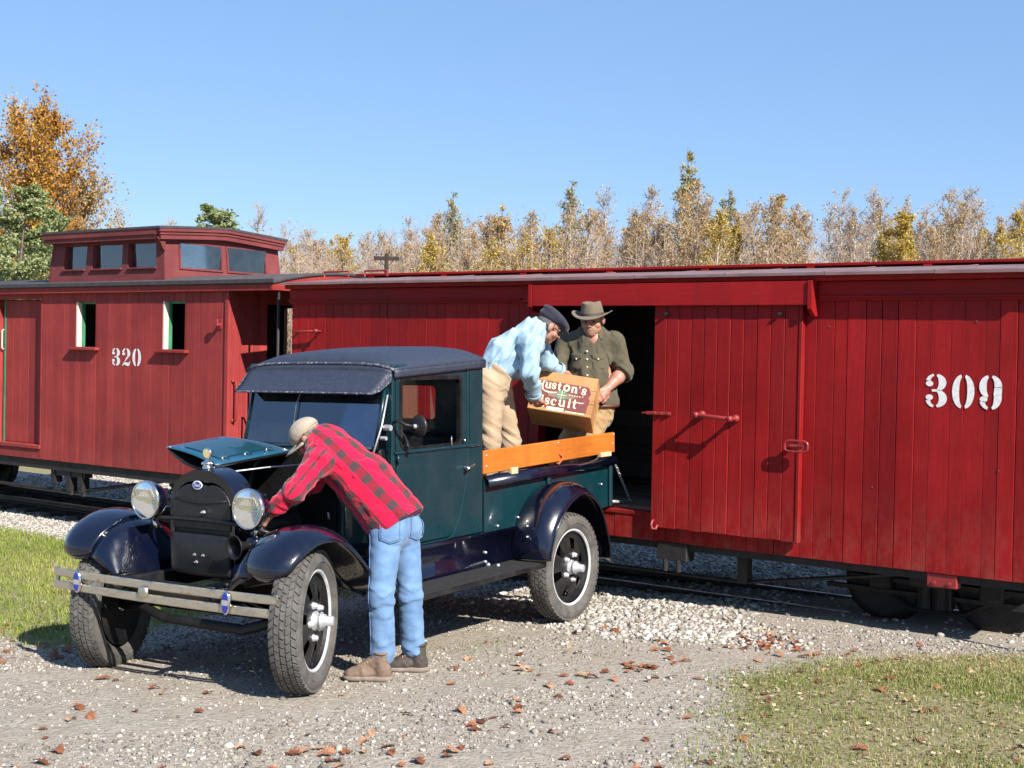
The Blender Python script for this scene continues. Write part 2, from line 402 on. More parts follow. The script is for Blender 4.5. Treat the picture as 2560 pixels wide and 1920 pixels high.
# hood above the door track
hood=MB().box((-.42,3.685,2.165),(1.905,3.71,2.335),.004).build('door_hood',M['box_red_h'],boxcar,bo)
mb=MB(); mb.prism([(3.672,2.335),(3.80,2.36),(3.80,2.09),(3.745,2.09),(3.672,2.14)],lambda a,b_:(1.907,a,b_),lambda a,b_:(1.935,a,b_)); mb.build('hood_bracket',M['box_red'],boxcar,bo)
mb=MB(); mb.prism([(3.672,2.335),(3.80,2.36),(3.80,2.12),(3.745,2.12),(3.672,2.16)],lambda a,b_:(-.450,a,b_),lambda a,b_:(-.422,a,b_)); mb.build('hood_bracket',M['box_red'],boxcar,bo)
MB().box((-.40,3.712,2.31),(1.9,3.79,2.333)).build('hood_top',M['box_red_h'],boxcar,bo)
MB().box((-.40,3.755,2.20),(1.9,3.775,2.245)).build('door_track',M['iron'],boxcar,bo)
# sliding door, a part with planks as sub-parts
door=MB().box((.675,3.752,.515),(1.812,3.775,2.19)).build('sliding_door',M['box_red'],boxcar,bo)
n=11; w=(1.825-.672)/n; me=MB().box((-w/2+.0012,0,0),(w/2-.0012,.022,1.70),.004).mesh('door_plank',M['box_red'])
for i in range(n):
    o=link('door_plank',me,door,(.672+(i+.5)*w,3.729+random.uniform(-.002,.002),.505+random.uniform(0,.006)))
MB().box((1.826,3.722,.50),(1.852,3.778,2.17),.004).build('door_edge_strip',M['box_red'],door)
for x in (.78,1.685):
    mb=MB(); mb.cyl((x,3.728,2.105),(x,3.70,2.105),.018,.014,10); mb.cyl((x,3.70,2.105),(x,3.694,2.105),.008,.008,8); mb.build('roller_bolt',M['iron'],door)
# pull handle with two bolted feet
mb=MB(); mb.smooth=True
mb.tube([(1.09,3.728,1.37),(1.09,3.64,1.37),(1.12,3.625,1.368),(1.33,3.625,1.355),(1.36,3.64,1.353),(1.36,3.728,1.353)],.015,8)
mb.cyl((1.09,3.727,1.37),(1.09,3.70,1.37),.03,.024,10); mb.cyl((1.36,3.727,1.353),(1.36,3.70,1.353),.03,.024,10)
mb.cyl((1.09,3.64,1.37),(1.09,3.60,1.37),.024,.02,10); mb.cyl((1.36,3.64,1.353),(1.36,3.60,1.353),.024,.02,10)
mb.build('door_handle',M['iron_red'],door)
# strap of the bolt at the door's leading edge
mb=MB(); mb.box((.62,3.715,1.35),(.83,3.727,1.375),.003)
for x in (.70,.755,.81): mb.cyl((x,3.714,1.3625),(x,3.705,1.3625),.012,.01,8)
mb.tube([(.625,3.72,1.362),(.60,3.72,1.362),(.585,3.72,1.36)],.006,6); mb.build('door_bolt_strap',M['iron_red'],door)
# locking staple on the right edge
mb=MB(); pts=[]
for i in range(24):
    t=2*math.pi*i/24; pts.append((1.85+.085*math.copysign(abs(math.cos(t))**.5,math.cos(t)),3.665,1.185+.038*math.copysign(abs(math.sin(t))**.5,math.sin(t))))
mb.tube(pts,.008,6,closed=True); mb.build('lock_staple',M['iron_red'],door)
mb=MB(); mb.box((1.80,3.666,1.165),(1.92,3.672,1.205),.002); mb.tube([(1.80,3.66,1.185),(1.86,3.66,1.185)],.008,6); mb.cyl((1.875,3.664,1.19),(1.875,3.655,1.19),.009,.009,8); mb.cyl((1.90,3.664,1.19),(1.90,3.655,1.19),.009,.009,8)
mb.box((1.795,3.672,1.17),(1.815,3.726,1.20)); mb.build('lock_plate',M['iron_red'],door)
mb=MB(); mb.smooth=True; mb.tube([(.70,3.725,.56),(.705,3.70,.555),(.70,3.69,.53),(.71,3.69,.50),(.735,3.70,.50),(.74,3.715,.53)],.011,8); mb.build('door_guide_hook',M['iron_red'],boxcar,bo)
# short grab iron near the left end
mb=MB(); mb.smooth=True; mb.tube([(-3.12,3.80,1.94),(-3.12,3.74,1.94),(-2.84,3.74,1.95),(-2.84,3.80,1.95)],.011,8); mb.cyl((-2.84,3.75,1.95),(-2.84,3.72,1.95),.022,.018,8); mb.build('grab_iron',M['iron_red'],boxcar,bo)
numerals('309',2.696,1.49,.525,.222,YF-.0035,boxcar,bo,M['white_num'])
# small damage marks: loose nails and hooks on the siding
mb=MB()
for (x,z) in ((2.02,2.02),(3.02,2.06),(3.18,1.1),(2.35,.93)): mb.cyl((x,YF+.002,z),(x,YF-.006,z),.006,.005,6)
mb.build('nail_head',M['rail_top'],boxcar,bo)
# underframe
mb=MB()
mb.box((BX0+.05,YF+.03,.34),(BX1-.05,YF+.13,.44)); mb.box((BX0+.05,YB-.13,.34),(BX1-.05,YB-.03,.44)); mb.box((BX0+.05,4.6,.32),(BX1-.05,5.0,.44))
mb.box((BX0+.05,YF+.03,.44),(BX1-.05,YB-.03,.58)); mb.build('underframe',M['iron'],boxcar,bo)
for y in (4.05,5.55):
    mb=MB(); mb.tube([(-2.3,y,.34),(-1.0,y,.12),(1.3,y,.12),(2.6,y,.34)],.016,6); mb.box((-1.04,y-.04,.12),(-.96,y+.04,.34)); mb.box((1.26,y-.04,.12),(1.34,y+.04,.34)); mb.build('truss_rod',M['iron'],boxcar,bo)
mb=MB(); mb.box((2.73,YF+.012,.30),(2.93,YF+.10,.393),.006); mb.cyl((2.78,YF+.012,.33),(2.78,YF-.006,.33),.014,.012,8); mb.cyl((2.88,YF+.012,.33),(2.88,YF-.006,.33),.014,.012,8); mb.build('bolster_end',M['iron_red'],boxcar,bo)
mb=MB(); mb.box((.70,YF-.01,.26),(.95,YF+.12,.395),.006); mb.cyl((.77,YF,.27),(.77,YF,.18),.02,.02,8); mb.cyl((.88,YF,.27),(.88,YF,.18),.02,.02,8); mb.build('needle_beam_end',M['iron'],boxcar,bo)
mb=MB(); mb.box((3.38,YF-.02,.06),(3.42,YF-.005,.42),.003); mb.box((3.38,YF-.02,.05),(3.49,YF-.0,.068),.003); mb.box((3.455,YF-.02,.06),(3.49,YF-.005,.42),.003); mb.build('stirrup_step',M['iron_red'],boxcar,bo)
def bogie(root,off,cx,mat):
    b_=MB()
    for y in (4.38,5.22):
        b_.box((cx-.62,y-.025,.20),(cx+.62,y+.025,.235)); b_.box((cx-.62,y-.025,.28),(cx+.62,y+.025,.315))
        b_.tube([(cx-.52,y,.22),(cx-.2,y,.03),(cx+.2,y,.03),(cx+.52,y,.22)],.022,6)
        b_.box((cx-.47,y-.06,.15),(cx-.31,y+.06,.29),.01); b_.box((cx+.31,y-.06,.15),(cx+.47,y+.06,.29),.01)
        b_.box((cx-.12,y-.06,.05),(cx+.12,y+.06,.28),.01)
        for dx in (-.05,.05): b_.cyl((cx+dx,y-.075,.06),(cx+dx,y-.075,.25),.04,.04,10)
    b_.box((cx-.10,4.1,.24),(cx+.10,5.5,.33)); b_.box((cx-.80,4.35,.12),(cx+.80,4.40,.15))
    fr=b_.build('bogie',mat,root,off)
    for dx in (-.39,.39):
        w_=MB(); w_.smooth=True
        for y,s_ in ((4.475,-1),(5.125,1)):
            w_.lathe([(-.05*s_,.07),(-.05*s_,.24),(-.05*s_,.29),(.035*s_,.285),(.04*s_,.315),(.055*s_,.315),(.055*s_,.25),(.02*s_,.2),(.02*s_,.08),(.05*s_,.06)],(cx+dx,y,.205),(0,-1,0),28)
        w_.cyl((cx+dx,4.36,.205),(cx+dx,5.24,.205),.04,.04,10)
        w_.build('wheelset',mat,fr)
    return fr
bogie(boxcar,bo,2.62,M['iron']); bogie(boxcar,bo,-2.32,M['iron'])
mb=MB(); mb.box((BX0-.16,4.70,.22),(BX0+.02,4.90,.36),.02); mb.build('coupler',M['iron'],boxcar,bo)

# ------------------------------------------------------------------ caboose
CX0,CX1=-11.2,-4.06
caboose=empty('caboose',(-7.4,4.8,-.15),'red wooden caboose with rooftop cupola and white number 320','railway car')
co=(7.4,-4.8,.15)
cz0,cz1=.505,2.36
W1=(-6.46,-6.11,1.755,2.235); W2=(-5.04,-4.69,1.75,2.235)
def segs(root,xs,z0,z1,mat,y=YF,pitch=.1):
    for a,b_ in xs: plank_wall(root,a,b_,z0,z1,y,mat,pitch,.02,.0008)
segs(caboose,[(-7.06,W1[0]),(W1[1],W2[0]),(W2[1],CX1)],cz0,cz1,M['cab_red'])
for W in (W1,W2):
    segs(caboose,[(W[0],W[1])],cz0,W[2],M['cab_red'],pitch=.0875); segs(caboose,[(W[0],W[1])],W[3],cz1,M['cab_red'],pitch=.0875)
    fr=empty('window',(0,0,0)); fr.parent=caboose; fr.location=co
    MB().box((W[0]-.075,YF-.055,W[2]-.035),(W[1]+.055,YF+.05,W[2]-.004),.005).build('sill',M['cab_red_h'],fr)
    MB().box((W[0]-.004,YF+.004,W[2]),(W[0]+.022,YF+.060,W[3]),.002).build('jamb',M['cream_trim'],fr)
    MB().box((W[0]-.004,YF+.062,W[2]),(W[0]+.03,YF+.10,W[3]),.002).build('inner_trim',M['green_trim'],fr)
    MB().box((W[1]-.018,YF+.004,W[2]),(W[1]+.004,YF+.13,W[3]),.002).build('jamb',M['cab_red'],fr)
    MB().box((W[0]+.024,YF+.06,W[3]-.02),(W[1]-.02,YF+.10,W[3]+.01),.002).build('head',M['green_trim'],fr)
plank_wall(caboose,CX0,-7.95,cz0,cz1,YF,M['cab_red'],.1)
# recessed side door at the left
MB().box((-7.95,YF-.004,cz0),(-7.90,YF+.10,cz1),.004).build('door_jamb',M['cab_red'],caboose,co)
MB().box((-7.085,YF-.004,.66),(-7.062,YF+.10,2.27),.004).build('door_jamb',M['cab_red'],caboose,co)
MB().box((-7.88,YF-.02,.615),(-7.06,YF+.10,.66),.006).build('door_sill',M['cab_red_h'],caboose,co)
plank_wall(caboose,-7.95,-7.06,cz0,.612,YF,M['cab_red'],.3)
plank_wall(caboose,-7.95,-7.06,2.27,cz1,YF,M['cab_red'],.3)
dr=MB().box((-7.84,YF+.082,.66),(-7.09,YF+.10,2.27)).build('side_door',M['cab_red'],caboose,co)
mb=MB(); me=MB().box((-.0725,0,0),(.0725,.018,1.60),.004).mesh('door_plank',M['cab_red'])
for i in range(5): link('door_plank',me,dr,(-7.765+i*.147,YF+.066,.664))
MB().box((-7.868,YF+.06,.66),(-7.842,YF+.10,2.27)).build('door_edge',M['green_trim'],dr)
MB().tube([(-7.86,YF+.05,1.93),(-7.86,YF+.03,1.92),(-7.86,YF+.03,1.72),(-7.86,YF+.05,1.71)],.009,6).build('door_handle',M['cream_trim'],dr)
# corner post, end wall with doorway, interior
MB().box((CX1-.05,YF-.012,cz0),(CX1+.004,YF+.03,cz1),.004).build('corner_post',M['cab_red'],caboose,co)
plank_wall(caboose,YF+.03,4.30,cz0,cz1,CX1+.002,M['cab_red'],.095,axis='y'); plank_wall(caboose,5.30,YB,cz0,cz1,CX1+.002,M['cab_red'],.095,axis='y')
mb=MB(); mb.box((CX1-.05,4.30,2.22),(CX1-.005,5.30,cz1)); mb.build('door_header',M['cab_red_y'],caboose,co)
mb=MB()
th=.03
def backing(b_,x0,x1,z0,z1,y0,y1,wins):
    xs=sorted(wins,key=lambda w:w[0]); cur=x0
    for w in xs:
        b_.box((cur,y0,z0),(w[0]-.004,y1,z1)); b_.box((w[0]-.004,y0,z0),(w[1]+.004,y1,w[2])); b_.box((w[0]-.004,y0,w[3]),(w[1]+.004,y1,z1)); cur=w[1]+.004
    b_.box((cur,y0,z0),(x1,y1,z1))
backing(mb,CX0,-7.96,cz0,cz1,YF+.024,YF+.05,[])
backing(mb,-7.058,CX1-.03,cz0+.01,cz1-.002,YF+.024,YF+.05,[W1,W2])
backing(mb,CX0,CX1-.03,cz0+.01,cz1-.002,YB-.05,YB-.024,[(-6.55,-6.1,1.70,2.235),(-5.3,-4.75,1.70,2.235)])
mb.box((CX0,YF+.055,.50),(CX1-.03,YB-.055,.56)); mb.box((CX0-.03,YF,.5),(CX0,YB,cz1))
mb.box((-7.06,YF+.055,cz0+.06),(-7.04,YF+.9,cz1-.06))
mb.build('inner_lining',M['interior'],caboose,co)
# far side boards (seen through the windows only)
for a,b_ in ((CX0,-6.55),(-6.1,-5.3),(-4.75,CX1)): plank_wall(caboose,a,b_,cz0,cz1,YB-.022,M['cab_red'],.35)
# eaves and arched roof
MB().box((CX0,YF-.05,2.325),(-3.42,YF-.003,2.40),.006).build('eave_board',M['cab_red_h'],caboose,co)
mb=MB(); mb.smooth=True
def crf(u,v):
    y=3.74+v*(5.86-3.74); return (CX0-.1+u*(-3.40-CX0+.1),y,2.40+.13*(1-((y-4.8)/1.06)**2))
mb.grid(crf,1,16); o=mb.build('roof',M['roof_felt'],caboose,co,thick=.03)
MB().box((CX0,3.726,2.398),(-3.39,3.738,2.434)).build('roof_edge_flashing',M['roof_felt'],caboose,co)
mb=MB(); mb.prism([(3.74,2.33)]+[(3.74+v*2.12/10,2.385+.13*(1-((3.74+v*.212-4.8)/1.06)**2)) for v in range(11)]+[(5.86,2.33)],lambda a,b_:(-3.44,a,b_),lambda a,b_:(-3.41,a,b_)); mb.build('roof_end_bow',M['cab_red_y'],caboose,co)
# end platform
mb=MB(); mb.box((CX1-.02,YF+.02,.43),(-3.42,YB-.02,.50)); mb.build('end_platform',M['interior_floor'],caboose,co)
MB().box((-3.50,YF+.0,.36),(-3.40,YB-.0,.52),.008).build('end_beam',M['cab_red_y'],caboose,co)
for y in (YF+.05,YB-.05):
    mb=MB(); mb.smooth=True; mb.tube([(-3.44,y,.5),(-3.44,y,2.36)],.014,8); mb.build('platform_post',M['iron'],caboose,co)
mb=MB(); mb.smooth=True; mb.tube([(CX1+.005,YF+.055,1.455),(CX1+.05,YF+.055,1.45),(CX1+.055,YF+.055,1.42),(CX1+.055,YF+.055,1.10),(CX1+.05,YF+.055,1.075),(CX1+.005,YF+.055,1.07)],.010,8)
mb.cyl((CX1+.005,YF+.055,1.455),(CX1+.02,YF+.055,1.455),.022,.02,8); mb.cyl((CX1+.005,YF+.055,1.07),(CX1+.02,YF+.055,1.07),.022,.02,8); mb.build('corner_handrail',M['iron_red'],caboose,co)
mb=MB(); mb.smooth=True; mb.tube([(CX1+.25,YF+.1,.5),(CX1+.25,YF+.1,1.30),(CX1+.33,YF+.1,1.35),(-3.46,YF+.1,1.35)],.011,8); mb.build('platform_handrail',M['iron_red'],caboose,co)
mb=MB(); mb.box((-4.20,YF-.012,1.96),(-4.15,YF-.001,2.06),.003); mb.cyl((-4.175,YF-.01,2.0),(-4.175,YF-.06,2.0),.02,.02,8); mb.box((-4.20,YF-.075,1.985),(-4.145,YF-.055,2.055),.004); mb.build('marker_lamp_bracket',M['iron_red'],caboose,co)
numerals('320',-5.838,1.567,.50,.185,YF-.0035,caboose,co,M['white_num'])
# under parts
mb=MB(); mb.box((CX0,YF+.03,.40),(CX1,YF+.14,.50)); mb.box((CX0,YB-.14,.40),(CX1,YB-.03,.50)); mb.box((CX0,4.6,.36),(CX1,5.0,.5)); mb.build('underframe',M['iron'],caboose,co)
mb=MB(); mb.box((-6.95,YF+.06,.34),(-6.35,YF+.16,.42)); mb.box((-6.93,YF+.05,.26),(-6.87,YF+.15,.40)); mb.box((-6.66,YF+.05,.18),(-6.60,YF+.15,.40)); mb.box((-6.45,YF+.05,.18),(-6.39,YF+.15,.40)); mb.cyl((-6.63,YF+.1,.2),(-6.63,YF+.1,.14),.03,.03,8); mb.cyl((-6.42,YF+.1,.2),(-6.42,YF+.1,.14),.03,.03,8); mb.build('needle_beam',M['iron'],caboose,co)
mb=MB(); mb.tube([(-6.6,YF+.12,.17),(-5.0,YF+.12,.42)],.02,6); mb.tube([(-6.6,YF+.12,.17),(-8.6,YF+.12,.17),(-9.8,YF+.12,.42)],.02,6); mb.build('truss_rod',M['iron'],caboose,co)
bogie(caboose,co,-4.95,M['iron']); bogie(caboose,co,-10.2,M['iron'])
# cupola
cup=empty('cupola'); cup.parent=caboose; cup.location=co
def leanx(x,z,c=-6.19): return c+(x-c)*(1-.055*(z-2.45)/.45)
def leany(y,z,c=4.775): return c+(y-c)*(1-.03*(z-2.45)/.45)
def cupbox(b_,lo,hi):
    x0,y0,z0=lo;x1,y1,z1=hi
    vs=[(leanx(x,z),leany(y,z),z) for x,y,z in [(x0,y0,z0),(x1,y0,z0),(x1,y1,z0),(x0,y1,z0),(x0,y0,z1),(x1,y0,z1),(x1,y1,z1),(x0,y1,z1)]]
    b_.add(vs,[(0,3,2,1),(4,5,6,7),(0,1,5,4),(1,2,6,5),(2,3,7,6),(3,0,4,7)])
U0,U1,V0,V1=-7.18,-5.20,3.95,5.60
sx=[(-6.93,-6.53),(-6.42,-5.90),(-5.80,-5.33)]; sy=[(4.165,4.715),(4.825,5.37)]
for y0,y1,nm in ((V0,V0+.09,'cupola_wall'),(V1-.09,V1,'cupola_wall')):
    b_=MB(); cupbox(b_,(U0,y0,2.40),(U1,y1,2.595)); cupbox(b_,(U0,y0,2.855),(U1,y1,2.93))
    cur=U0
    for a,e in sx+[(U1,U1)]: cupbox(b_,(cur,y0,2.595),(a,y1,2.855)); cur=e
    b_.build(nm,M['cup_red_h'],cup)
for x0,x1 in ((U1-.05,U1+.002),(U0-.002,U0+.05)):
    b_=MB(); cupbox(b_,(x0,V0-.002,2.40),(x1,V1+.002,2.605)); cupbox(b_,(x0,V0-.002,2.85),(x1,V1+.002,2.97))
    cur=V0-.002
    for a,e in sy+[(V1+.002,V1+.002)]: cupbox(b_,(x0,cur,2.605),(x1,a,2.85)); cur=e
    b_.build('cupola_wall',M['cup_red_y'],cup)
for a,e in sx:
    for y in (V0+.075,V1-.075):
        w_=empty('cupola_window'); w_.parent=cup
        b_=MB(); b_.box((a-.005,y-.008,2.58),(e+.005,y+.008,2.87)); b_.build('pane',M['glass'],w_)
        if y<4.5:
            MB().box((a+.0,V0-.018,2.578),(e+.0,V0+.03,2.597),.003).build('sill',M['cup_red_h'],w_)
for y0,y1 in sy:
    for x in (U1-.03,U0+.03):
        w_=empty('cupola_window'); w_.parent=cup
        b_=MB(); b_.box((x-.005,y0-.005,2.60),(x+.005,y1+.005,2.855)); b_.build('pane',M['glass'],w_)
        if x>-6: 
            b_=MB(); cupbox(b_,(U1+.003,y0-.025,2.585),(U1+.016,y1+.025,2.602)); cupbox(b_,(U1+.003,y0-.025,2.853),(U1+.016,y1+.025,2.87)); cupbox(b_,(U1+.003,y0-.025,2.602),(U1+.016,y0-.004,2.853)); cupbox(b_,(U1+.003,y1+.004,2.602),(U1+.016,y1+.025,2.853)); b_.build('frame',M['cup_red_y'],w_)
# half drawn pale blinds behind the side panes
for a,e,k0,k1 in ((-6.90,-6.60,.10,.95),(-6.42,-6.18,.0,.9),(-5.98,-5.92,.0,.8),(-5.80,-5.50,.0,.72)):
    MB().box((a,V0+.10,2.59),(e,V0+.108,2.595+.25*k1)).build('blind',M['blind'],cup)
b_=MB(); b_.box((U0+.06,V0+.12,2.44),(U1-.06,V1-.12,2.46)); b_.build('cupola_floor',M['interior'],cup)
def cupbow(y): return 2.972+.055*(1-(abs(y-4.74)/.90)**1.15)
def bowslab(name,mat,x0,x1,zt,zb,y0,y1,n=12):
    b_=MB(); ys=[y0+(y1-y0)*i/n for i in range(n+1)]
    b_.prism([(y,cupbow(y)+zt) for y in ys]+[(y,cupbow(y)+zb) for y in ys[::-1]],lambda a,c:(x0,a,c),lambda a,c:(x1,a,c)); return b_.build(name,mat,cup)
bowslab('cupola_roof',M['roof_felt'],U0+.03,U1+.05,.035,.01,3.832,5.635)
bowslab('cornice',M['cup_red_y'],U1-.02,U1+.045,.008,-.022,3.845,5.625)
bowslab('cornice',M['cup_red_y'],U1-.03,U1+.03,-.024,-.052,3.860,5.615)
bowslab('cornice',M['cup_red_y'],U1-.04,U1+.018,-.054,-.10,3.878,5.605)
MB().box((U0+.04,3.840,2.925),(U1-.021,3.875,2.982)).build('cornice',M['cup_red_h'],cup)
MB().box((U0+.05,3.855,2.880),(U1-.041,3.96,2.924)).build('cornice',M['cup_red_h'],cup)
MB().box((U0+.04,5.60,2.89),(U1-.041,5.63,2.985)).build('cornice',M['cup_red_h'],cup)
b_=MB(); b_.prism([(3.85,2.90),(3.96,2.90),(3.96,2.76),(3.93,2.78),(3.90,2.84)],lambda a,c:(U1-.07,a,c),lambda a,c:(U1-.01,a,c)); b_.build('eave_bracket',M['cup_red_h'],cup)

# ------------------------------------------------------------------ track
track=empty('railway_track',(0,4.8,-.17),kind='structure')
to=(0,-4.8,.17)
for y in (4.49,5.11):
    b_=MB(); b_.prism([(-.045,-.155),(.045,-.155),(.045,-.145),(.008,-.135),(.008,-.105),(.022,-.098),(.022,-.083),(-.022,-.083),(-.022,-.098),(-.008,-.105),(-.008,-.135),(-.045,-.145)],lambda a,c:(-45,y+a,c),lambda a,c:(40,y+a,c)); b_.build('rail',M['rail'],track,to)
    MB().box((-45,y-.017,-.0832),(40,y+.017,-.0815)).build('rail_head',M['rail_top'],track,to)
me=MB().box((-.09,-.62,-.1),(.09,.62,0),.01).mesh('sleeper',M['tie'])
for i in range(48):
    o=link('sleeper',me,track,(-13+i*.5+random.uniform(-.03,.03),random.uniform(-.03,.03),.012+random.uniform(-.008,.004))); o.rotation_euler=(0,0,random.uniform(-.04,.04))
# ------------------------------------------------------------------ pickup truck
def car_paint(name,c,rough=.22,coat=.7,dust=.10):
    m,nt,b=nmat(name); v=objco(nt)
    d=noise(nt,5,6,.7,v); d2=noise(nt,90,3,.6,v)
    c1=mixc(nt,ramp(nt,d,[(.45,0),(.8,dust)]),c,(.20,.18,.15)); nt.links.new(c1,b.inputs['Base Color'])
    nt.links.new(ramp(nt,d,[(.3,rough),(.8,rough+.2)]),b.inputs['Roughness'])
    b.inputs['Coat Weight'].default_value=coat; b.inputs['Coat Roughness'].default_value=.04; b.inputs['Coat IOR'].default_value=1.5; b.inputs['Specular IOR Level'].default_value=.35
    bump(nt,b,d2,.03,.002)
    return m
M['navy']=car_paint('navy_black_gloss_paint',(.0022,.0035,.013),.14,.9,.02)
M['teal']=car_paint('dark_teal_body_paint',(.003,.026,.034),.22,.6,.05)
M['hood_sky']=car_paint('hood_baked_sky_reflection',(.010,.070,.125),.28,.6,.10); M['hood_panel']=car_paint('dark_teal_hood_pressing',(.004,.040,.058),.3,.5,.10)  # folded hood sheet: sky reflection put into its lighter blue base colour
M['black']=car_paint('black_chassis_paint',(.006,.006,.007),.4,.15,.12)
M['engine']=simple('oily_engine_iron',(.008,.009,.009),.55,.2,.5,14,.4)
M['vinyl']=simple('black_vinyl_cover',(.010,.010,.012),.5,0,.3,30,.4)
M['topcloth']=simple('navy_top_fabric',(.027,.033,.053),.55,0,.25,60,.35)
M['chrome']=simple('nickel_plating',(.75,.72,.66),.12,1.0,.1,10)
M['silver']=simple('aluminium_paint',(.55,.56,.58),.38,.6,.12,20)
M['ringpaint']=simple('pale_rim_stripe',(.40,.41,.42),.5,0,.2,20)
M['orange']=wood_paint('orange_varnished_wood',(.46,.135,.022),.42,.04,.35,'y',(.25,.09,.02))
M['rubber_mat']=simple('ribbed_rubber',(.016,.016,.018),.7,0,.4,40,.5)
M['seat']=simple('dark_leather_seat',(.012,.012,.013),.5,0,.3,20,.3)
M['blue_enamel']=simple('blue_enamel',(.012,.03,.30),.2,0,.05,10,0,.5)
M['white_enamel']=simple('white_enamel',(.75,.77,.8),.25)
def tyre_mat():
    m,nt,b=nmat('dusty_tyre_rubber'); v=objco(nt); d=noise(nt,11,6,.7,v); e=noise(nt,120,3,.6,v)
    nt.links.new(ramp(nt,d,[(.3,(.055,.051,.047)),(.6,(.115,.107,.096)),(.8,(.20,.185,.165))]),b.inputs['Base Color'])
    b.inputs['Roughness'].default_value=.85; b.inputs['Specular IOR Level'].default_value=.25; bump(nt,b,e,.3,.003); return m
M['tyre']=tyre_mat()
def bumper_mat():
    m,nt,b=nmat('tarnished_bumper_plating'); v=objco(nt,(1,1,2)); d=noise(nt,9,6,.7,v,.5)
    nt.links.new(ramp(nt,d,[(.35,(.62,.59,.52)),(.60,(.46,.41,.31)),(.72,(.22,.10,.045))]),b.inputs['Base Color'])
    nt.links.new(ramp(nt,d,[(.4,1.0),(.72,.35)]),b.inputs['Metallic']); nt.links.new(ramp(nt,d,[(.35,.16),(.7,.6)]),b.inputs['Roughness']); return m
M['bumper']=bumper_mat()
def worn_edge():
    m,nt,b=nmat('worn_visor_edge'); v=objco(nt); d=noise(nt,45,5,.75,v)
    nt.links.new(ramp(nt,d,[(.52,(.04,.045,.07)),(.66,(.36,.36,.39))]),b.inputs['Base Color']); b.inputs['Roughness'].default_value=.7; return m
M['worn']=worn_edge()
M['windshield']=glass_mat('windshield_glass',(.34,.42,.56),.17,.04,.012)
M['lens']=glass_mat('headlamp_glass',(.92,.93,.9),.08,.05,.03)

ex=Vector((.998,.053,.020)).normalized(); ey=Vector((-.053,.999,.008)); ey=(ey-ex*ex.dot(ey)).normalized(); ez=ex.cross(ey)
truck=empty('pickup_truck',(0,0,0),'vintage dark green pickup truck with black fenders and its hood open','truck',rot=Matrix((ex,ey,ez)).transposed())
def part(mb,name,mat,parent=None,**k): return mb.build(name,mat,parent or truck,**k)
def half(i): return 1 if i==0 else -1

# ---- wheels
TD=.3725
def tyre_meshes():
    t=MB(); t.smooth=True
    prof=[(-.055,.255),(-.072,.275),(-.083,.31),(-.080,.338),(-.068,.356),(-.045,.3645),(0,.3665),(.045,.3645),(.068,.356),(.080,.338),(.083,.31),(.072,.275),(.055,.255)]
    t.lathe(prof,(0,0,0),(1,0,0),64)
    # raised bands on the side walls
    for s_ in (-1,1): t.lathe([(s_*.081,.300),(s_*.0855,.304),(s_*.0855,.308),(s_*.081,.312)],(0,0,0),(1,0,0),64)
    tr=MB(); n=52
    def blk(cx,w,a0,a1,sk=0.0,r0=.360,r1=.3735,drop=0.0):
        vs=[]
        for r in (r0,r1):
            for (x,a) in ((cx-w/2,a0-sk),(cx+w/2,a0+sk),(cx+w/2,a1+sk),(cx-w/2,a1-sk)):
                rr=r-drop*abs(x)/.08*0.0-(.012*(abs(x)/.075)**3 if r==r1 else .014*(abs(x)/.075)**3)
                vs.append((x,math.cos(a)*rr,math.sin(a)*rr))
        tr.add(vs,[(4,5,6,7),(0,1,5,4),(1,2,6,5),(2,3,7,6),(3,0,4,7)])
    st=2*math.pi/n
    for i in range(n):
        a=i*st
        blk(0,.022,a+.1*st,a+.86*st,.10*st)
        for s_ in (-1,1):
            blk(s_*.030,.022,a+(.55)*st,a+1.36*st,-s_*.12*st)
            blk(s_*.060,.026,a+.08*st,a+.80*st,s_*.20*st)
    return t.mesh('tyre',M['tyre']),tr.mesh('tread',M['tyre'])
tyre_me,tread_me=tyre_meshes()
def rim_meshes():
    r=MB(); r.smooth=True
    r.lathe([(.052,.264),(.062,.264),(.066,.258),(.060,.250),(.054,.246)],(0,0,0),(1,0,0),56)
    rim_l=r.mesh('rim',M['ringpaint'])
    d=MB(); d.smooth=False
    d.lathe([(.054,.246),(.034,.240),(.030,.230),(.030,.205)],(0,0,0),(1,0,0),48); d.lathe([(.030,.205),(.026,.200)],(0,0,0),(1,0,0),48)
    d.lathe([(.050,.125),(.052,.10),(.050,.05),(.050,.0)],(0,0,0),(1,0,0),36)
    for k in range(6):
        for i in range(6):
            a0=R_(k*60-20+i*40/6); a1=R_(k*60-20+(i+1)*40/6)
            d.add([(.030,math.cos(a0)*.206,math.sin(a0)*.206),(.030,math.cos(a1)*.206,math.sin(a1)*.206),(.050,math.cos(a1)*.124,math.sin(a1)*.124),(.050,math.cos(a0)*.124,math.sin(a0)*.124)],[(0,1,2,3)])
    d.lathe([(-.06,.245),(-.06,.05)],(0,0,0),(1,0,0),32); d.lathe([(.02,.24),(-.055,.24)],(0,0,0),(1,0,0),40)
    disc=d.mesh('wheel_disc',M['black'])
    h=MB(); h.smooth=True
    h.lathe([(.050,.052),(.062,.050),(.070,.040),(.082,.040),(.088,.046),(.094,.046),(.100,.036),(.112,.034),(.114,.027),(.150,.027),(.155,.022),(.156,0)],(0,0,0),(1,0,0),16)
    hub=h.mesh('hub',M['silver'])
    l=MB(); l.smooth=True; l.lathe([(.050,.020),(.058,.020),(.062,.016),(.074,.015),(.080,.009),(.081,0)],(0,0,0),(1,0,0),8)
    lug=l.mesh('lug_nut',M['silver'])
    return rim_l,disc,hub,lug
rim_me,disc_me,hub_me,lug_me=rim_meshes()
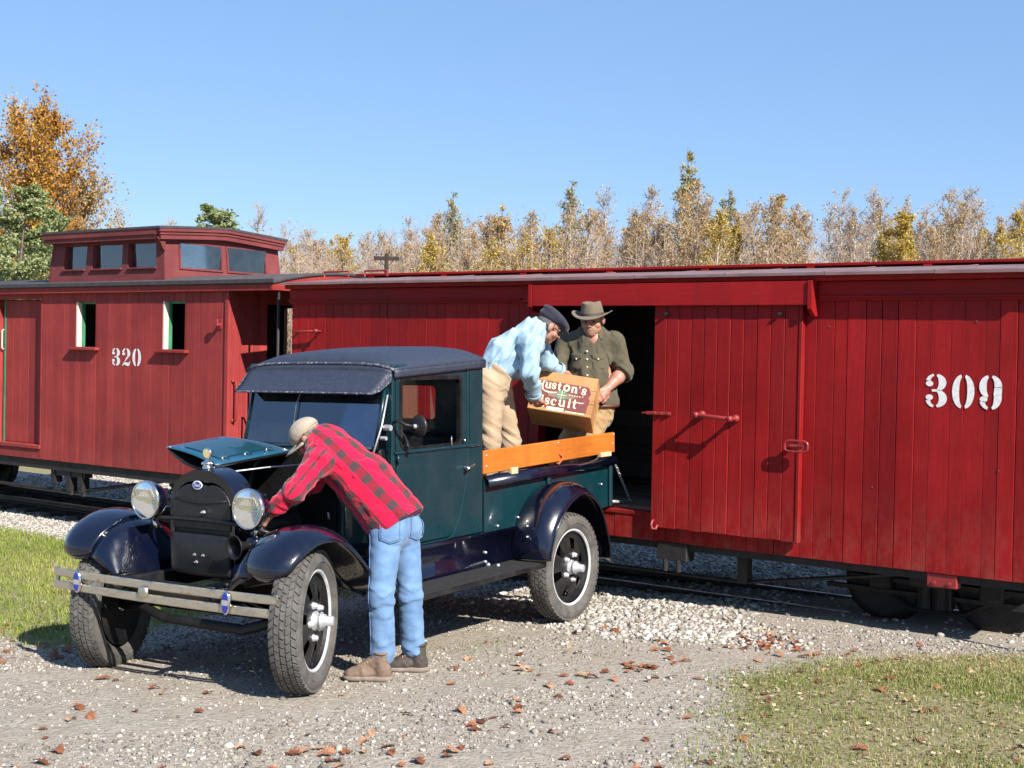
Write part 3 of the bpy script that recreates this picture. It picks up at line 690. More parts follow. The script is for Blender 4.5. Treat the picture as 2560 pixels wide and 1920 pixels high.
def wheel(c,side,steer=0,roll=0):
    w=empty('wheel'); w.parent=truck; w.location=c
    w.rotation_euler=(0,0,steer+(0 if side>0 else math.pi))
    rot=(roll,0,0)
    for n_,me in (('tyre',tyre_me),('tread',tread_me),('rim',rim_me),('wheel_disc',disc_me),('hub',hub_me)):
        o=link(n_,me,w); o.rotation_euler=rot
    for k in range(5):
        a=R_(k*72+20)+roll; o=link('lug_nut',lug_me,w,(0,math.cos(a)*.088,math.sin(a)*.088))
    return w
wheel((.735,0,.011+TD-.004),1,R_(24),.3); wheel((-.735,0,-.041+TD-.004),-1,R_(22),1.1)
wheel((.735,2.66,-.077+TD-.004),1,0,.8); wheel((-.735,2.66,-.099+TD-.004),-1,0,.2)

# ---- fenders
def sweep(path,prof_fn,nv=14):
    """path: list of (y,z,xin,xout,drop); returns MB surface with an outer lip"""
    P=[Vector((0,p[0],p[1])) for p in path]; n=len(path)
    # resample with catmull-rom
    def cr(t):
        i=min(int(t),n-2); f=t-i; a=path[max(i-1,0)];b=path[i];c=path[i+1];d=path[min(i+2,n-1)]
        return [0.5*((2*b[k])+(-a[k]+c[k])*f+(2*a[k]-5*b[k]+4*c[k]-d[k])*f*f+(-a[k]+3*b[k]-3*c[k]+d[k])*f**3) for k in range(5)]
    N=46; pts=[cr((n-1)*i/N*.9999) for i in range(N+1)]
    rows=[]
    for i,p in enumerate(pts):
        q0=pts[max(i-1,0)];q1=pts[min(i+1,N)]; ty,tz=q1[0]-q0[0],q1[1]-q0[1]; L=math.hypot(ty,tz) or 1
        ny,nz=-tz/L,ty/L   # left normal; path runs front to back over the top, so this points up/out
        row=[]
        for j in range(nv+1):
            v=j/nv; x=p[2]+(p[3]-p[2])*v; h=prof_fn(v)*p[4]
            row.append((x,p[0]+ny*h,p[1]+nz*h))
        rows.append(row)
    return rows
def crown(v):
    base=-.035*(max(0,.55-v)/.55)**2
    if v>.55: base-=.075*((v-.55)/.45)**2.2
    return base
def add_rows(mb,rows,mirror):
    s_=-1 if mirror else 1
    vs=[(s_*x,y,z) for r in rows for (x,y,z) in r]; m=len(rows[0]); fs=[]
    for i in range(len(rows)-1):
        for j in range(m-1):
            q=(i*m+j,i*m+j+1,(i+1)*m+j+1,(i+1)*m+j); fs.append(q if not mirror else q[::-1])
    mb.add(vs,fs)
front_path=[(-.270,.615,.62,.80,.45),(-.300,.655,.595,.845,.7),(-.285,.725,.575,.868,.95),(-.215,.80,.56,.88,1),(-.09,.858,.55,.885,1),(.06,.866,.54,.885,1),(.21,.815,.54,.88,1),(.36,.705,.54,.87,1),(.48,.585,.54,.86,.9),(.58,.485,.54,.85,.7),(.68,.41,.54,.845,.35),(.74,.39,.54,.845,.15)]
rear_path=[(2.245,.385,.55,.855,.4),(2.240,.50,.555,.86,.8),(2.285,.63,.56,.865,1),(2.40,.765,.56,.87,1),(2.57,.85,.56,.87,1),(2.72,.872,.56,.87,1),(2.88,.82,.56,.87,1),(3.01,.71,.56,.87,1),(3.10,.56,.56,.865,1),(3.155,.42,.56,.86,.9),(3.18,.28,.57,.855,.8)]
for i in (0,1):
    mb=MB(); mb.smooth=True; rows=sweep(front_path,crown); add_rows(mb,rows,i==1); f=part(mb,'front_fender',M['navy'],thick=.008)
    # inner valance from fender down to the frame
    mb=MB(); mb.smooth=True; s_=half(i)
    def val(u,v):
        k=int(u*46); x,y,z=rows[k][0]; zb=.47; return (s_*(x+(.36-x)*v**.7),y+(.05-y)*.15*v,z+(zb-z)*v)
    mb.grid(val,46,6); part(mb,'valance',M['navy'],f,thick=.005)
    mb=MB(); mb.smooth=True; rows2=sweep(rear_path,crown); add_rows(mb,rows2,i==1); f=part(mb,'rear_fender',M['navy'],thick=.008)
    mb=MB(); mb.smooth=True
    for r_ in (2,8): mb.cyl((s_*.70,2.245,.52+.012*r_),(s_*.70,2.225,.52+.012*r_),.008,.006,6)
    part(mb,'fender_bolts',M['silver'],f)['kind']='stuff'
    # rolled bead along the fender's outer edge
    mb=MB(); mb.smooth=True; mb.tube([(s_*r[-1][0],r[-1][1],r[-1][2]) for r in rows2[::2]],.007,6); part(mb,'edge_bead',M['navy'],f)
    mb=MB(); mb.smooth=True; mb.tube([(s_*.57,r[0][1],r[0][2]-.004) for r in rows2[2:-2:2]],.007,6); part(mb,'piping',M['black'],f)
    # running board with ribbed mat, splash apron
    mb=MB(); a,b_=(.575,.847) if i==0 else (-.847,-.575); mb.box((a,.70,.352),(b_,2.215,.380),.006); rb=part(mb,'running_board',M['black'])
    mb=MB()
    for k in range(16):
        x=a+.02+k*(b_-a-.04)/15; mb.box((x-.004,.72,.380),(x+.004,2.20,.3845))
    o=part(mb,'rubber_ribs',M['rubber_mat'],rb); o['kind']='stuff'
    mb=MB(); mb.box((b_-.003 if i==0 else a-.006,.70,.354),(b_+.006 if i==0 else a+.003,2.21,.379),.002); part(mb,'edge_trim',M['black'],rb)
    mb=MB(); mb.smooth=True
    mb.grid(lambda u,v:(s_*(.575+.03*(1-v)**3*.0-.03*math.sin(v*math.pi)+.006),.66+u*1.72,.381+v*.222),1,8); part(mb,'splash_apron',M['navy'],thick=.006)
    mb=MB(); mb.smooth=True
    for z in (.47,.41): mb.cyl((s_*.56,1.92,z),(s_*.585,1.92,z),.011,.009,8)
    mb.cyl((s_*.58,1.93,.380),(s_*.60,1.93,.398),.014,.01,8); mb.cyl((s_*.655,1.95,.380),(s_*.655,1.95,.40),.014,.01,8)
    o=part(mb,'bracket_bolts',M['silver'],rb); o['kind']='stuff'

# ---- chassis
for s_ in (1,-1):
    mb=MB(); x0,x1=sorted((s_*.33,s_*.38)); mb.box((x0,-.24,.44),(x1,3.6,.54),.008); part(mb,'frame_rail',M['black'])
mb=MB(); mb.smooth=True; mb.tube([(-.62,0,.32),(-.5,0,.33),(-.3,0,.28),(.3,0,.28),(.5,0,.34),(.62,0,.36)],.028,8); part(mb,'front_axle',M['engine'])
mb=MB(); mb.smooth=True; mb.tube([(-.66,2.66,.285),(.66,2.66,.30)],.045,10); mb.lathe([(-.12,.05),(-.09,.11),(0,.14),(.09,.11),(.12,.05)],(0,2.66,.29),(1,0,0),16); part(mb,'rear_axle',M['black'])
for y in (0,2.7):
    mb=MB()
    for k in range(5): mb.grid(lambda u,v:((u-.5)*(1.0-.14*k),y-.03+.06*v,.40+.06*(1-((u-.5)*2)**2)-.012*k+.012),8,1)
    o=part(mb,'leaf_spring',M['black'],thick=.009); o['kind']='stuff'
mb=MB(); mb.smooth=True; mb.grid(lambda u,v:((u-.5)*.76,-.22+.05*math.cos(v*3.1)-.02,.43+.13*v),8,8); part(mb,'front_crossmember',M['black'],thick=.01)
mb=MB(); mb.box((-.20,.15,.30),(.20,.95,.45),.03); mb.tube([(0,.9,.42),(0,2.6,.32)],.04,8); part(mb,'oil_pan_and_driveshaft',M['black'],fix=False)['kind']='stuff'
for s_ in (1,-1):
    mb=MB(); mb.smooth=True; mb.tube([(s_*.355,-.20,.49),(s_*.355,-.28,.50),(s_*.37,-.345,.51)],.022,8); part(mb,'bumper_bracket',M['black'])
    mb=MB(); mb.smooth=True; mb.box((s_*.40-.03,-.27,.53),(s_*.40+.03,-.12,.555),.008); mb.cyl((s_*.40,-.22,.555),(s_*.40,-.22,.575),.016,.012,8); part(mb,'frame_horn_bolt',M['black'])['kind']='stuff'
mb=MB(); mb.smooth=True; mb.tube([(-.60,.14,.31),(.60,.14,.33)],.014,6); part(mb,'tie_rod',M['engine'])
mb=MB(); mb.smooth=True; mb.tube([(-.45,2.0,.33),(-.45,3.1,.30),(-.45,3.75,.36)],.028,8); part(mb,'exhaust_pipe',M['engine'])
# ---- bumper
def by(x): return -.362+.035*(x/.83)**2+.06*max(0,abs(x)-.76)
for z0,z1 in ((.522,.566),(.452,.496)):
    mb=MB(); mb.smooth=True
    prof=[(.005,z0),(-.003,z0),(-.007,z0+.005),(-.007,z1-.005),(-.003,z1),(.005,z1)]
    N=24; vs=[];fs=[]
    for i in range(N+1):
        x=-.835+1.67*i/N
        for (dy,z) in prof: vs.append((x,by(x)+dy,z))
    m=len(prof)
    for i in range(N):
        for k in range(m): k2=(k+1)%m; fs.append((i*m+k,(i+1)*m+k,(i+1)*m+k2,i*m+k2))
    fs+= [tuple(range(m)),tuple(N*m+k for k in range(m-1,-1,-1))]
    mb.add(vs,fs); part(mb,'bumper_bar',M['bumper'],fix=True,angle=25)
for x in (-.828,.828):
    mb=MB(); mb.box((x-.012,by(x)+.006,.45),(x+.012,by(x)+.022,.568),.003); part(mb,'bumper_end_clip',M['bumper'])
for x in (-.60,.535):
    mb=MB(); y=by(x)-.011; n=24
    ring=lambda sx,sz,yy:[(x+sx*math.cos(2*math.pi*i/n),yy,.509+sz*math.sin(2*math.pi*i/n)) for i in range(n)]
    a=ring(.030,.060,y); b_=ring(.030,.060,y-.012); c=ring(.024,.053,y-.014)
    mb.smooth=True; mb.add(a+b_+c,[(i,(i+1)%n,n+(i+1)%n,n+i) for i in range(n)]+[(n+i,n+(i+1)%n,2*n+(i+1)%n,2*n+i) for i in range(n)]); md=part(mb,'bumper_medallion',M['chrome'])
    mb=MB()
    mb.add([(px,y-.0135,pz) for (px,_,pz) in ring(.0245,.0535,y) if pz>.52],[]); up=[(px,y-.0135,pz) for (px,_,pz) in ring(.0245,.0535,y) if pz>.522]; dn=[(px,y-.0135,pz) for (px,_,pz) in ring(.0245,.0535,y) if pz<.496]
    mb=MB(); mb.add(up,[tuple(range(len(up)))]); dn.sort(key=lambda p:math.atan2(p[2]-.509,p[0]-x)); mb.add(dn,[tuple(range(len(dn)))]); part(mb,'enamel',M['blue_enamel'],md)
    mb=MB(); md2=[(px,y-.013,pz) for (px,_,pz) in ring(.024,.053,y) if .490<pz<.528]; md2.sort(key=lambda p:math.atan2(p[2]-.509,p[0]-x)); mb.add(md2,[tuple(range(len(md2)))]); part(mb,'centre_band',M['silver'],md)
mb=MB(); mb.smooth=True; mb.lathe([(0,.034),(.012,.032),(.016,.024),(.017,0)],(-.06,by(0)-.006,.509),(0,-1,0),18); part(mb,'bumper_clamp',M['bumper'])

# ---- radiator
def rad_outline(w,zb,zs,zt,dip=0.0,n=18):
    """closed outline, from bottom left clockwise seen from the front"""
    pts=[(-w,zb),(-w,zs)]
    for i in range(1,n):
        t=i/n; a=math.pi*(1-t); x=w*math.cos(a); z=zs+(zt-zs)*math.sin(a)**.82
        z+=-dip*math.exp(-((abs(x)-w*.0)/(w*.30))**2)+ (dip*.55*math.exp(-(x/(w*.07))**2) if dip else 0)
        pts.append((x,z))
    pts+=[(w,zs),(w,zb)]
    return pts
RY=-.004
out=rad_outline(.250,.555,.93,1.130); inn=rad_outline(.212,.58,.92,1.075,.022)
n=len(out); mb=MB(); mb.smooth=True
L0=[(x,RY+.012,z) for x,z in out]; L1=[(x*.985,RY-.004,z-.004) for x,z in out]; L2=[(x,RY-.004,z) for x,z in inn]; L3=[(x,RY+.02,z) for x,z in inn]; LB=[(x*1.01,RY+.135,z+.006) for x,z in out]
vs=LB+L0+L1+L2+L3; fs=[]
for k in range(4):
    for i in range(n-1): fs.append((k*n+i,k*n+i+1,(k+1)*n+i+1,(k+1)*n+i))
mb.add(vs,fs); rad=part(mb,'radiator_shell',M['navy'],fix=True,angle=50)
mb=MB(); mb.add([(x,RY+.09,z) for x,z in out],[tuple(range(n))]); part(mb,'radiator_core',M['engine'],rad)
# buttoned vinyl cover in two flaps
ins=rad_outline(.222,.80,.905,1.062,.03)
mb=MB(); mb.prism(ins,lambda a,c:(a,RY+.012,c),lambda a,c:(a,RY-.012,c)); part(mb,'cover_flap',M['vinyl'],rad,bevel=.006)
mb=MB(); mb.smooth=True
def flap(u,v):
    x=(u-.5)*.465*(1-.04*(1-v)); z=.560+v*.215+(-.012*(1-(2*u-1)**2) if v<.2 else 0); return (x,RY-.014-.016*math.sin(v*math.pi)*(1-(2*u-1)**4),z)
mb.grid(flap,14,10); part(mb,'cover_flap',M['vinyl'],rad,thick=.008)
mb=MB(); mb.box((-.21,RY+.002,.772),(.21,RY+.012,.802)); part(mb,'cover_gap',M['engine'],rad)
mb=MB(); mb.smooth=True; mb.tube([(-.195,RY-.013,.965),(-.10,RY-.016,.955),(0,RY-.016,.945),(.10,RY-.016,.955),(.195,RY-.013,.965)],.006,6); part(mb,'cover_seam',M['vinyl'],rad)
for x,z in ((.03,.90),(.035,.665),(-.03,.665),(-.02,.625)):
    mb=MB(); mb.prism([(x-.014,z-.005),(x+.014,z-.005),(x+.006,z+.008),(x-.004,z+.004)],lambda a,c:(a,RY-.018,c),lambda a,c:(a,RY-.036,c)); part(mb,'cover_snap',M['silver'],rad)
# oval badge with white script
n=28; zc=1.043; bx=-.02
mb=MB(); el=lambda a,b_,yy:[(bx+a*math.cos(2*math.pi*i/n),yy,zc+b_*math.sin(2*math.pi*i/n)) for i in range(n)]
mb.add(el(.036,.024,RY-.016)+el(.036,.024,RY-.020)+el(.031,.0195,RY-.021),[(i,(i+1)%n,n+(i+1)%n,n+i) for i in range(n)]+[(n+i,n+(i+1)%n,2*n+(i+1)%n,2*n+i) for i in range(n)]); bd=part(mb,'badge',M['white_enamel'],rad)
mb=MB(); mb.add(el(.0312,.0197,RY-.0205),[tuple(range(n))]); part(mb,'badge_field',M['blue_enamel'],rad)
def stroke(mb,pts,w,fn):
    """flat ribbon; pts list of (x,y[,w]) in 2-D, fn embeds"""
    vs=[];fs=[];m=len(pts)
    for i,p in enumerate(pts):
        a=pts[max(i-1,0)];b_=pts[min(i+1,m-1)]; dx,dy=b_[0]-a[0],b_[1]-a[1]; L=math.hypot(dx,dy) or 1; ww=(p[2] if len(p)>2 else w)/2
        vs+=[fn(p[0]-dy/L*ww,p[1]+dx/L*ww),fn(p[0]+dy/L*ww,p[1]-dx/L*ww)]
    for i in range(m-1): fs.append((2*i,2*i+1,2*i+3,2*i+2))
    mb.add(vs,fs)
def arc(cx,cy,rx,ry,a0,a1,n=10,w=None): 
    r=[(cx+rx*math.cos(R_(a0+(a1-a0)*i/n)),cy+ry*math.sin(R_(a0+(a1-a0)*i/n))) for i in range(n+1)]
    return r if w is None else [(x,y,w) for x,y in r]
mb=MB(); E=lambda a,b_:(bx+a,RY-.0225,zc+b_); w_=.0024
for pts in ([(-.022,.008),(-.012,.010),(-.004,.008)],[(-.014,.010),(-.016,-.002),(-.022,-.008)],[(-.018,.001),(-.010,.001)],arc(-.003,-.003,.005,.005,0,360),[(.004,-.008),(.005,.002),(.010,.002)],arc(.015,-.003,.005,.005,0,360),[(.020,.012),(.0195,-.003),(.022,-.008)]): stroke(mb,pts,w_,E)
part(mb,'badge_script',M['white_enamel'],rad)
# motometer on the cap
mb=MB(); mb.smooth=True; c0=(0,.035,1.132)
mb.lathe([(0,.028),(.012,.028),(.016,.020),(.022,.034),(.032,.036),(.040,.020),(.046,.012),(.062,.010),(.064,0)],c0,(0,0,1),20); mb.box((-.045,.024,1.150),(.045,.046,1.164),.006)
cp=part(mb,'radiator_cap',M['chrome'],rad)
mb=MB(); mb.smooth=True; mb.lathe([(-.010,0),(-.010,.028),(-.006,.032),(.006,.032),(.010,.028),(.010,0)],(0,.035,1.215),(0,-1,0),24); part(mb,'motometer',M['chrome'],rad)
mb=MB(); mb.lathe([(0,.024),(.001,0)],(0,.0245,1.215),(0,-1,0),20); part(mb,'motometer_dial',simple('aged_dial',(.55,.46,.22),.3),rad)

# ---- headlamps, tie bar, horn
HLZ=.94
for s_ in (1,-1):
    x=s_*.392; o0=(x,-.055,HLZ+(.002 if s_<0 else 0)); h=empty('headlamp'); h.parent=truck
    mb=MB(); mb.smooth=True; mb.lathe([(.0,.107),(.018,.108),(.04,.104),(.075,.086),(.105,.058),(.122,.03),(.126,0)],o0,(0,1,0),36); part(mb,'lamp_shell',M['navy'],h)
    mb=MB(); mb.smooth=True; mb.lathe([(.012,.109),(.0,.1115),(-.012,.108),(-.014,.101),(-.008,.098),(.006,.098)],o0,(0,1,0),40); part(mb,'lamp_rim',M['chrome'],h)
    mb=MB(); mb.smooth=True; mb.lathe([(.0,.098),(.03,.085),(.06,.055),(.075,.02),(.076,0)],o0,(0,1,0),32); part(mb,'reflector',simple('silvered_reflector',(.82,.80,.75),.16,1.0,.05,10) if s_>0 else bpy.data.materials['silvered_reflector'],h)
    mb=MB(); mb.smooth=True; mb.lathe([(.03,0),(.03,.014),(.06,.014)],o0,(0,1,0),12); part(mb,'bulb',M['white_enamel'],h)
    mb=MB(); mb.smooth=True; mb.lathe([(-.010,.099),(-.016,.07),(-.019,.035),(-.020,0)],o0,(0,1,0),32); part(mb,'lens',M['lens'],h)
    mb=MB()
    for k in range(15):
        xx=-.078+k*.156/14; zt=math.sqrt(max(0,.088**2-xx*xx)); z1=min(zt,.066); z0=.022
        if z1>z0+.01: mb.box((x+xx-.002,o0[1]-.0215,o0[2]+z0),(x+xx+.002,o0[1]-.012,o0[2]+z1))
    mb.box((x-.088,o0[1]-.0205,o0[2]+.012),(x+.088,o0[1]-.013,o0[2]+.016))
    q=part(mb,'lens_ribs',simple('moulded_lens_glass',(.38,.36,.30),.25,.3,.1,20) if s_>0 else bpy.data.materials['moulded_lens_glass'],h); q['kind']='stuff'
    mb=MB(); mb.smooth=True; mb.tube([(x,.01,HLZ-.10),(x,.01,HLZ-.135),(x-s_*.02,.015,HLZ-.155)],.016,8); part(mb,'lamp_post',M['chrome'],h)
mb=MB(); mb.smooth=True; mb.tube([(-.44,.005,.845),(-.37,-.01,.842),(-.25,-.028,.850),(0,-.032,.856),(.25,-.028,.850),(.37,-.01,.842),(.50,.03,.80)],.011,8); part(mb,'lamp_tie_bar',M['black'])
for s_ in (1,-1):
    mb=MB(); mb.smooth=True; mb.tube([(s_*.40,.01,.835),(s_*.47,.05,.76),(s_*.50,.06,.66)],.012,8); part(mb,'lamp_bracket',M['black'])
mb=MB(); mb.smooth=True
mb.lathe([(.0,.063),(-.004,.068),(-.009,.064),(.0,.056),(.02,.038),(.06,.024),(.10,.021)],(.350,-.115,.742),(.12,1,.02),28); hn=part(mb,'horn',M['black'])
mb=MB(); mb.smooth=True; mb.lathe([(0,.0),(.0,.034),(.03,.05),(.075,.052),(.085,.046),(.11,.046),(.16,.038),(.17,0)],(.362,-.020,.745),(.12,1,.02),24); part(mb,'horn_motor',M['navy'],hn)
mb=MB(); mb.smooth=True; mb.tube([(.33,.05,.79),(.40,.04,.82),(.45,.06,.80)],.012,6); part(mb,'horn_bracket',M['black'],hn)
for (a,b_) in (((.34,.02,.80),(.42,.02,.83)),((.38,.06,.77),(.46,.10,.80))):
    mb=MB(); mb.smooth=True; mb.tube([a,b_],.007,6); part(mb,'conduit_clip',M['silver'],hn)
# ---- hood, cowl, engine
def sect(y):
    t=(y-.07)/(.72-.07); w=.236+(.345-.236)*t; zt=1.132+(1.178-1.132)*t; zs=.96+.03*t; zb=.66; return w,zt,zs,zb
def hood_pt(y,t,side):
    w,zt,zs,zb=sect(y)
    if t<.45: return (side*w,y,zb+(zs-zb)*t/.45)
    a=(t-.45)/.55*math.pi/2; return (side*w*math.cos(a)**.75,y,zs+(zt-zs)*math.sin(a))
mb=MB(); mb.smooth=True; mb.grid(lambda u,v:hood_pt(.075+u*.635,v,-1),4,18); hood_c=part(mb,'hood_closed_half',M['teal'],thick=.005)
mb=MB(); mb.smooth=True; mb.tube([hood_pt(.075+u*.0635,1,-1) for u in range(11)],.007,6); part(mb,'hood_hinge',M['chrome'],hood_c)
# left half folded over on top of the closed half
hood_o=empty('hood_open_half'); hood_o.parent=truck
def up(u,v):
    y=.085+u*(.60-.14*v); w,zt,_,_=sect(y); x=.012-v*(.385+.02*u); return (x,y,zt+.012+.085*v+.012*math.sin(v*math.pi))
mb=MB(); mb.smooth=True; mb.grid(up,8,10); part(mb,'top_panel',M['hood_sky'],hood_o,thick=.005)
def lo(u,v):
    y=.085+u*(.60-.14*(1-v)); w,zt,_,_=sect(y); x=.012-(1-v)*(.385+.02*u); return (x,y,zt+.090*(1-v)-.055*math.sin(v*math.pi)**.8+.004)
mb=MB(); mb.smooth=True; mb.grid(lo,8,12); part(mb,'side_panel',M['black'],hood_o,thick=.005)
mb=MB(); mb.grid(lambda u,v:(lambda p:(p[0],p[1],p[2]+.007))(up(.14+.72*u,.16+.66*v)),4,6); part(mb,'raised_panel',M['hood_panel'],hood_o,thick=.004)
mb=MB(); mb.smooth=True
mb.tube([up(i/8,1.0) for i in range(9)]+[up(1,1-i/6) for i in range(1,7)],.006,6); part(mb,'panel_edge',M['chrome'],hood_o)
for k in range(3):
    u=.18+.3*k; pA=Vector(up(u,.08)); mb=MB(); mb.smooth=True
    mb.tube([pA+Vector((0,-.03,.008)),pA+Vector((-.006,-.015,.022)),pA+Vector((-.006,.015,.022)),pA+Vector((0,.03,.008))],.006,6); mb.cyl(pA+Vector((-.02,0,.004)),pA+Vector((-.02,0,.016)),.012,.01,8); part(mb,'hood_latch',M['chrome'],hood_o)
def cowl_pt(u,t,side):
    y=.72+u*.24; k=u; w,zt,zs,zb=sect(.72); w2,zt2,zs2=.565,1.205,1.10; w=w+(w2-w)*k**.8; zt=zt+(zt2-zt)*k; zs=zs+(zs2-zs)*k; zb=.62
    if t<.5: return (side*w,y,zb+(zs-zb)*t/.5)
    a=(t-.5)/.5*math.pi/2; return (side*w*math.cos(a)**.6,y,zs+(zt-zs)*math.sin(a))
for s_ in (1,-1):
    mb=MB(); mb.smooth=True; mb.grid(lambda u,v:cowl_pt(u,v,s_),8,18); part(mb,'cowl',M['teal'],thick=.006,fix=False)
mb=MB(); fw_=[cowl_pt(0,i/14,1) for i in range(15)]+[cowl_pt(0,1-i/14,-1) for i in range(1,15)]
mb.add([(x*.98,.722,z-.004) for x,y,z in fw_],[tuple(range(len(fw_)))]); part(mb,'firewall',M['engine'],thick=.01)
eng=MB(); eng.box((-.13,.16,.50),(.13,.66,.84),.02); eng=part(eng,'engine_block',M['engine'])
mb=MB(); mb.box((-.12,.17,.84),(.12,.65,.90),.015); part(mb,'cylinder_head',M['engine'],eng)
for k in range(4):
    mb=MB(); mb.smooth=True; mb.cyl((.0,.24+.12*k,.90),(.0,.24+.12*k,.95),.014,.01,8); part(mb,'spark_plug',M['silver'],eng)
mb=MB(); mb.smooth=True; mb.tube([(0,.14,.93),(0,.10,.98),(0,.06,1.02)],.03,10); part(mb,'water_hose',M['engine'],eng)
mb=MB(); mb.smooth=True; mb.tube([(.16,.60,.78),(.17,.42,.80),(.17,.22,.78),(.19,.14,.70),(.2,.18,.55)],.028,8); part(mb,'exhaust_manifold',M['engine'],eng)
mb=MB(); mb.smooth=True; mb.cyl((.20,.36,.62),(.20,.36,.72),.035,.03,12); mb.tube([(.20,.36,.72),(.19,.40,.76)],.02,8); part(mb,'carburettor',M['engine'],eng)
mb=MB(); mb.smooth=True; mb.tube([(.02,.09,1.10),(.10,.40,1.115),(.20,.70,1.12)],.005,6); part(mb,'radiator_stay_rod',M['silver'],eng)
mb=MB(); mb.smooth=True; mb.tube([(.37,.10,.80),(.42,.5,.67),(.44,.74,.60)],.005,6); part(mb,'control_rod',M['silver'],eng)
for (x,y,z) in ((.355,.20,.66),(.36,.24,.66),(.362,.45,.66),(.15,.70,.95),(.25,.705,1.0),(.30,.70,.82)):
    mb=MB(); mb.smooth=True; mb.cyl((x,y,z-.02),(x,y-.01,z+.02),.007,.006,6); part(mb,'engine_fitting',M['silver'],eng)
mb=MB(); mb.smooth=True; mb.lathe([(0,.05),(.06,.05),(.065,.02),(.1,.01)],(.26,.66,1.02),(0,-1,0),14); part(mb,'ignition_box',M['engine'],eng)
mb=MB(); mb.box((.20,.12,.60),(.36,.70,.63)); part(mb,'engine_side_pan',M['engine'],eng)

# ---- cab
CW=.575
def rrect(y0,y1,z0,z1,r,n=5):
    p=[]
    for cy,cz,a in ((y1-r,z1-r,0),(y0+r,z1-r,90),(y0+r,z0+r,180),(y1-r,z0+r,270)):
        p+=[(cy+r*math.cos(R_(a+90*i/n)),cz+r*math.sin(R_(a+90*i/n))) for i in range(n+1)]
    return p
def ring_panel(mb,outer,inner,x0,x1):
    n=len(outer)
    def ring(L,x): return [(x,a,b_) for a,b_ in L]
    vs=ring(outer,x1)+ring(inner,x1)+ring(inner,x0)+ring(outer,x0); fs=[]
    for k in range(4):
        k2=(k+1)%4
        for i in range(n): j=(i+1)%n; fs.append((k*n+i,k*n+j,k2*n+j,k2*n+i))
    mb.add(vs,fs)
WY0,WY1,WZ0,WZ1=1.03,1.645,1.205,1.615
for s_ in (1,-1):
    sx_=lambda x: s_*x
    # door with rounded lower rear corner and window opening
    mb=MB(); dl=[(.985,.622),(1.50,.622),(1.555,.645),(1.60,.71),(1.655,.83),(1.70,.98),(1.715,1.175),(.985,1.175)]
    mb.prism(dl,lambda a,c:(sx_(CW-.03),a,c),lambda a,c:(sx_(CW+.004),a,c)); dr_=part(mb,'door',M['teal'],bevel=.006,fix=True)
    mb=MB(); inn=rrect(WY0,WY1,WZ0,WZ1,.035); out=rrect(.985,1.715,1.176,1.66,.02); ring_panel(mb,out,inn,sx_(CW-.03),sx_(CW-.002)); part(mb,'window_frame',M['teal'],dr_,fix=True,bevel=.003)
    mb=MB(); inn2=rrect(WY0+.012,WY1-.012,WZ0+.0,WZ1-.012,.03); ring_panel(mb,rrect(WY0-.012,WY1+.012,WZ0-.01,WZ1+.012,.042),inn2,sx_(CW-.024),sx_(CW+.003)); part(mb,'window_bead',M['black'],dr_,fix=True)
    mb=MB(); mb.box((min(sx_(CW+.001),sx_(CW+.014)),.96,1.168),(max(sx_(CW+.001),sx_(CW+.014)),1.87,1.184),.004); part(mb,'belt_moulding',M['teal'],dr_)
    mb=MB(); mb.smooth=True; y,z=1.685,1.03; mb.cyl((sx_(CW),y-.01,z+.012),(sx_(CW+.04),y-.01,z+.012),.012,.010,8); mb.tube([(sx_(CW+.042),y-.03,z),(sx_(CW+.044),y-.01,z+.012),(sx_(CW+.042),y+.05,z+.03)],[.007,.010,.006],8); part(mb,'door_handle',M['chrome'],dr_)
    mb=MB(); mb.smooth=True; mb.cyl((sx_(CW+.01),1.53,1.19),(sx_(CW+.01),1.53,1.25),.007,.005,8); mb.cyl((sx_(CW+.012),1.66,1.215),(sx_(CW+.028),1.66,1.215),.011,.008,8); part(mb,'window_latch',M['chrome'],dr_)
    for z in (.70,1.14):
        mb=MB(); mb.smooth=True; mb.cyl((sx_(CW+.012),.985,z-.025),(sx_(CW+.012),.985,z+.025),.010,.010,8); part(mb,'hinge',M['teal'],dr_)
    # cab body around the door
    mb=MB()
    x0,x1=sorted((sx_(CW-.035),sx_(CW)))
    rear=[(1.505,.606),(1.89,.606),(1.90,1.69),(1.722,1.685),(1.722,1.17),(1.707,.98),(1.662,.825),(1.607,.70),(1.56,.635)]
    mb.prism(rear,lambda a,c:(sx_(CW-.035),a,c),lambda a,c:(sx_(CW),a,c)); part(mb,'cab_rear_quarter',M['teal'],bevel=.008,fix=True)
    mb=MB(); mb.box((x0,.94,.606),(x1,.978,1.20),.004); mb.box((x0,.9785,.606),(x1,1.504,.617)); part(mb,'door_sill_post',M['teal'])
    mb=MB(); mb.prism([(.945,1.19),(.98,1.19),(.982,1.66),(.955,1.66)],lambda a,c:(sx_(CW-.05),a,c),lambda a,c:(sx_(CW-.004),a,c)); part(mb,'windshield_pillar',M['teal'],bevel=.006,fix=True)
    mb=MB(); mb.box((x0,.955,1.662),(x1,1.90,1.70),.01); part(mb,'roof_rail',M['teal'])
    mb=MB(); mb.box((min(sx_(CW+.001),sx_(CW+.008)),1.742,1.22),(max(sx_(CW+.001),sx_(CW+.008)),1.75,1.64),.002); part(mb,'quarter_bead',M['teal'])
mb=MB(); wi=[(a,c) for a,c in rrect(-.21,.21,1.33,1.55,.03)]; wo=rrect(-.56,.56,.606,1.69,.03)
n=len(wi); vs=[(a,1.905,c) for a,c in wo]+[(a,1.905,c) for a,c in wi]+[(a,1.875,c) for a,c in wi]+[(a,1.875,c) for a,c in wo]; fs=[]
for k in range(3):
    for i in range(n): j=(i+1)%n; fs.append((k*n+i,k*n+j,(k+1)*n+j,(k+1)*n+i))
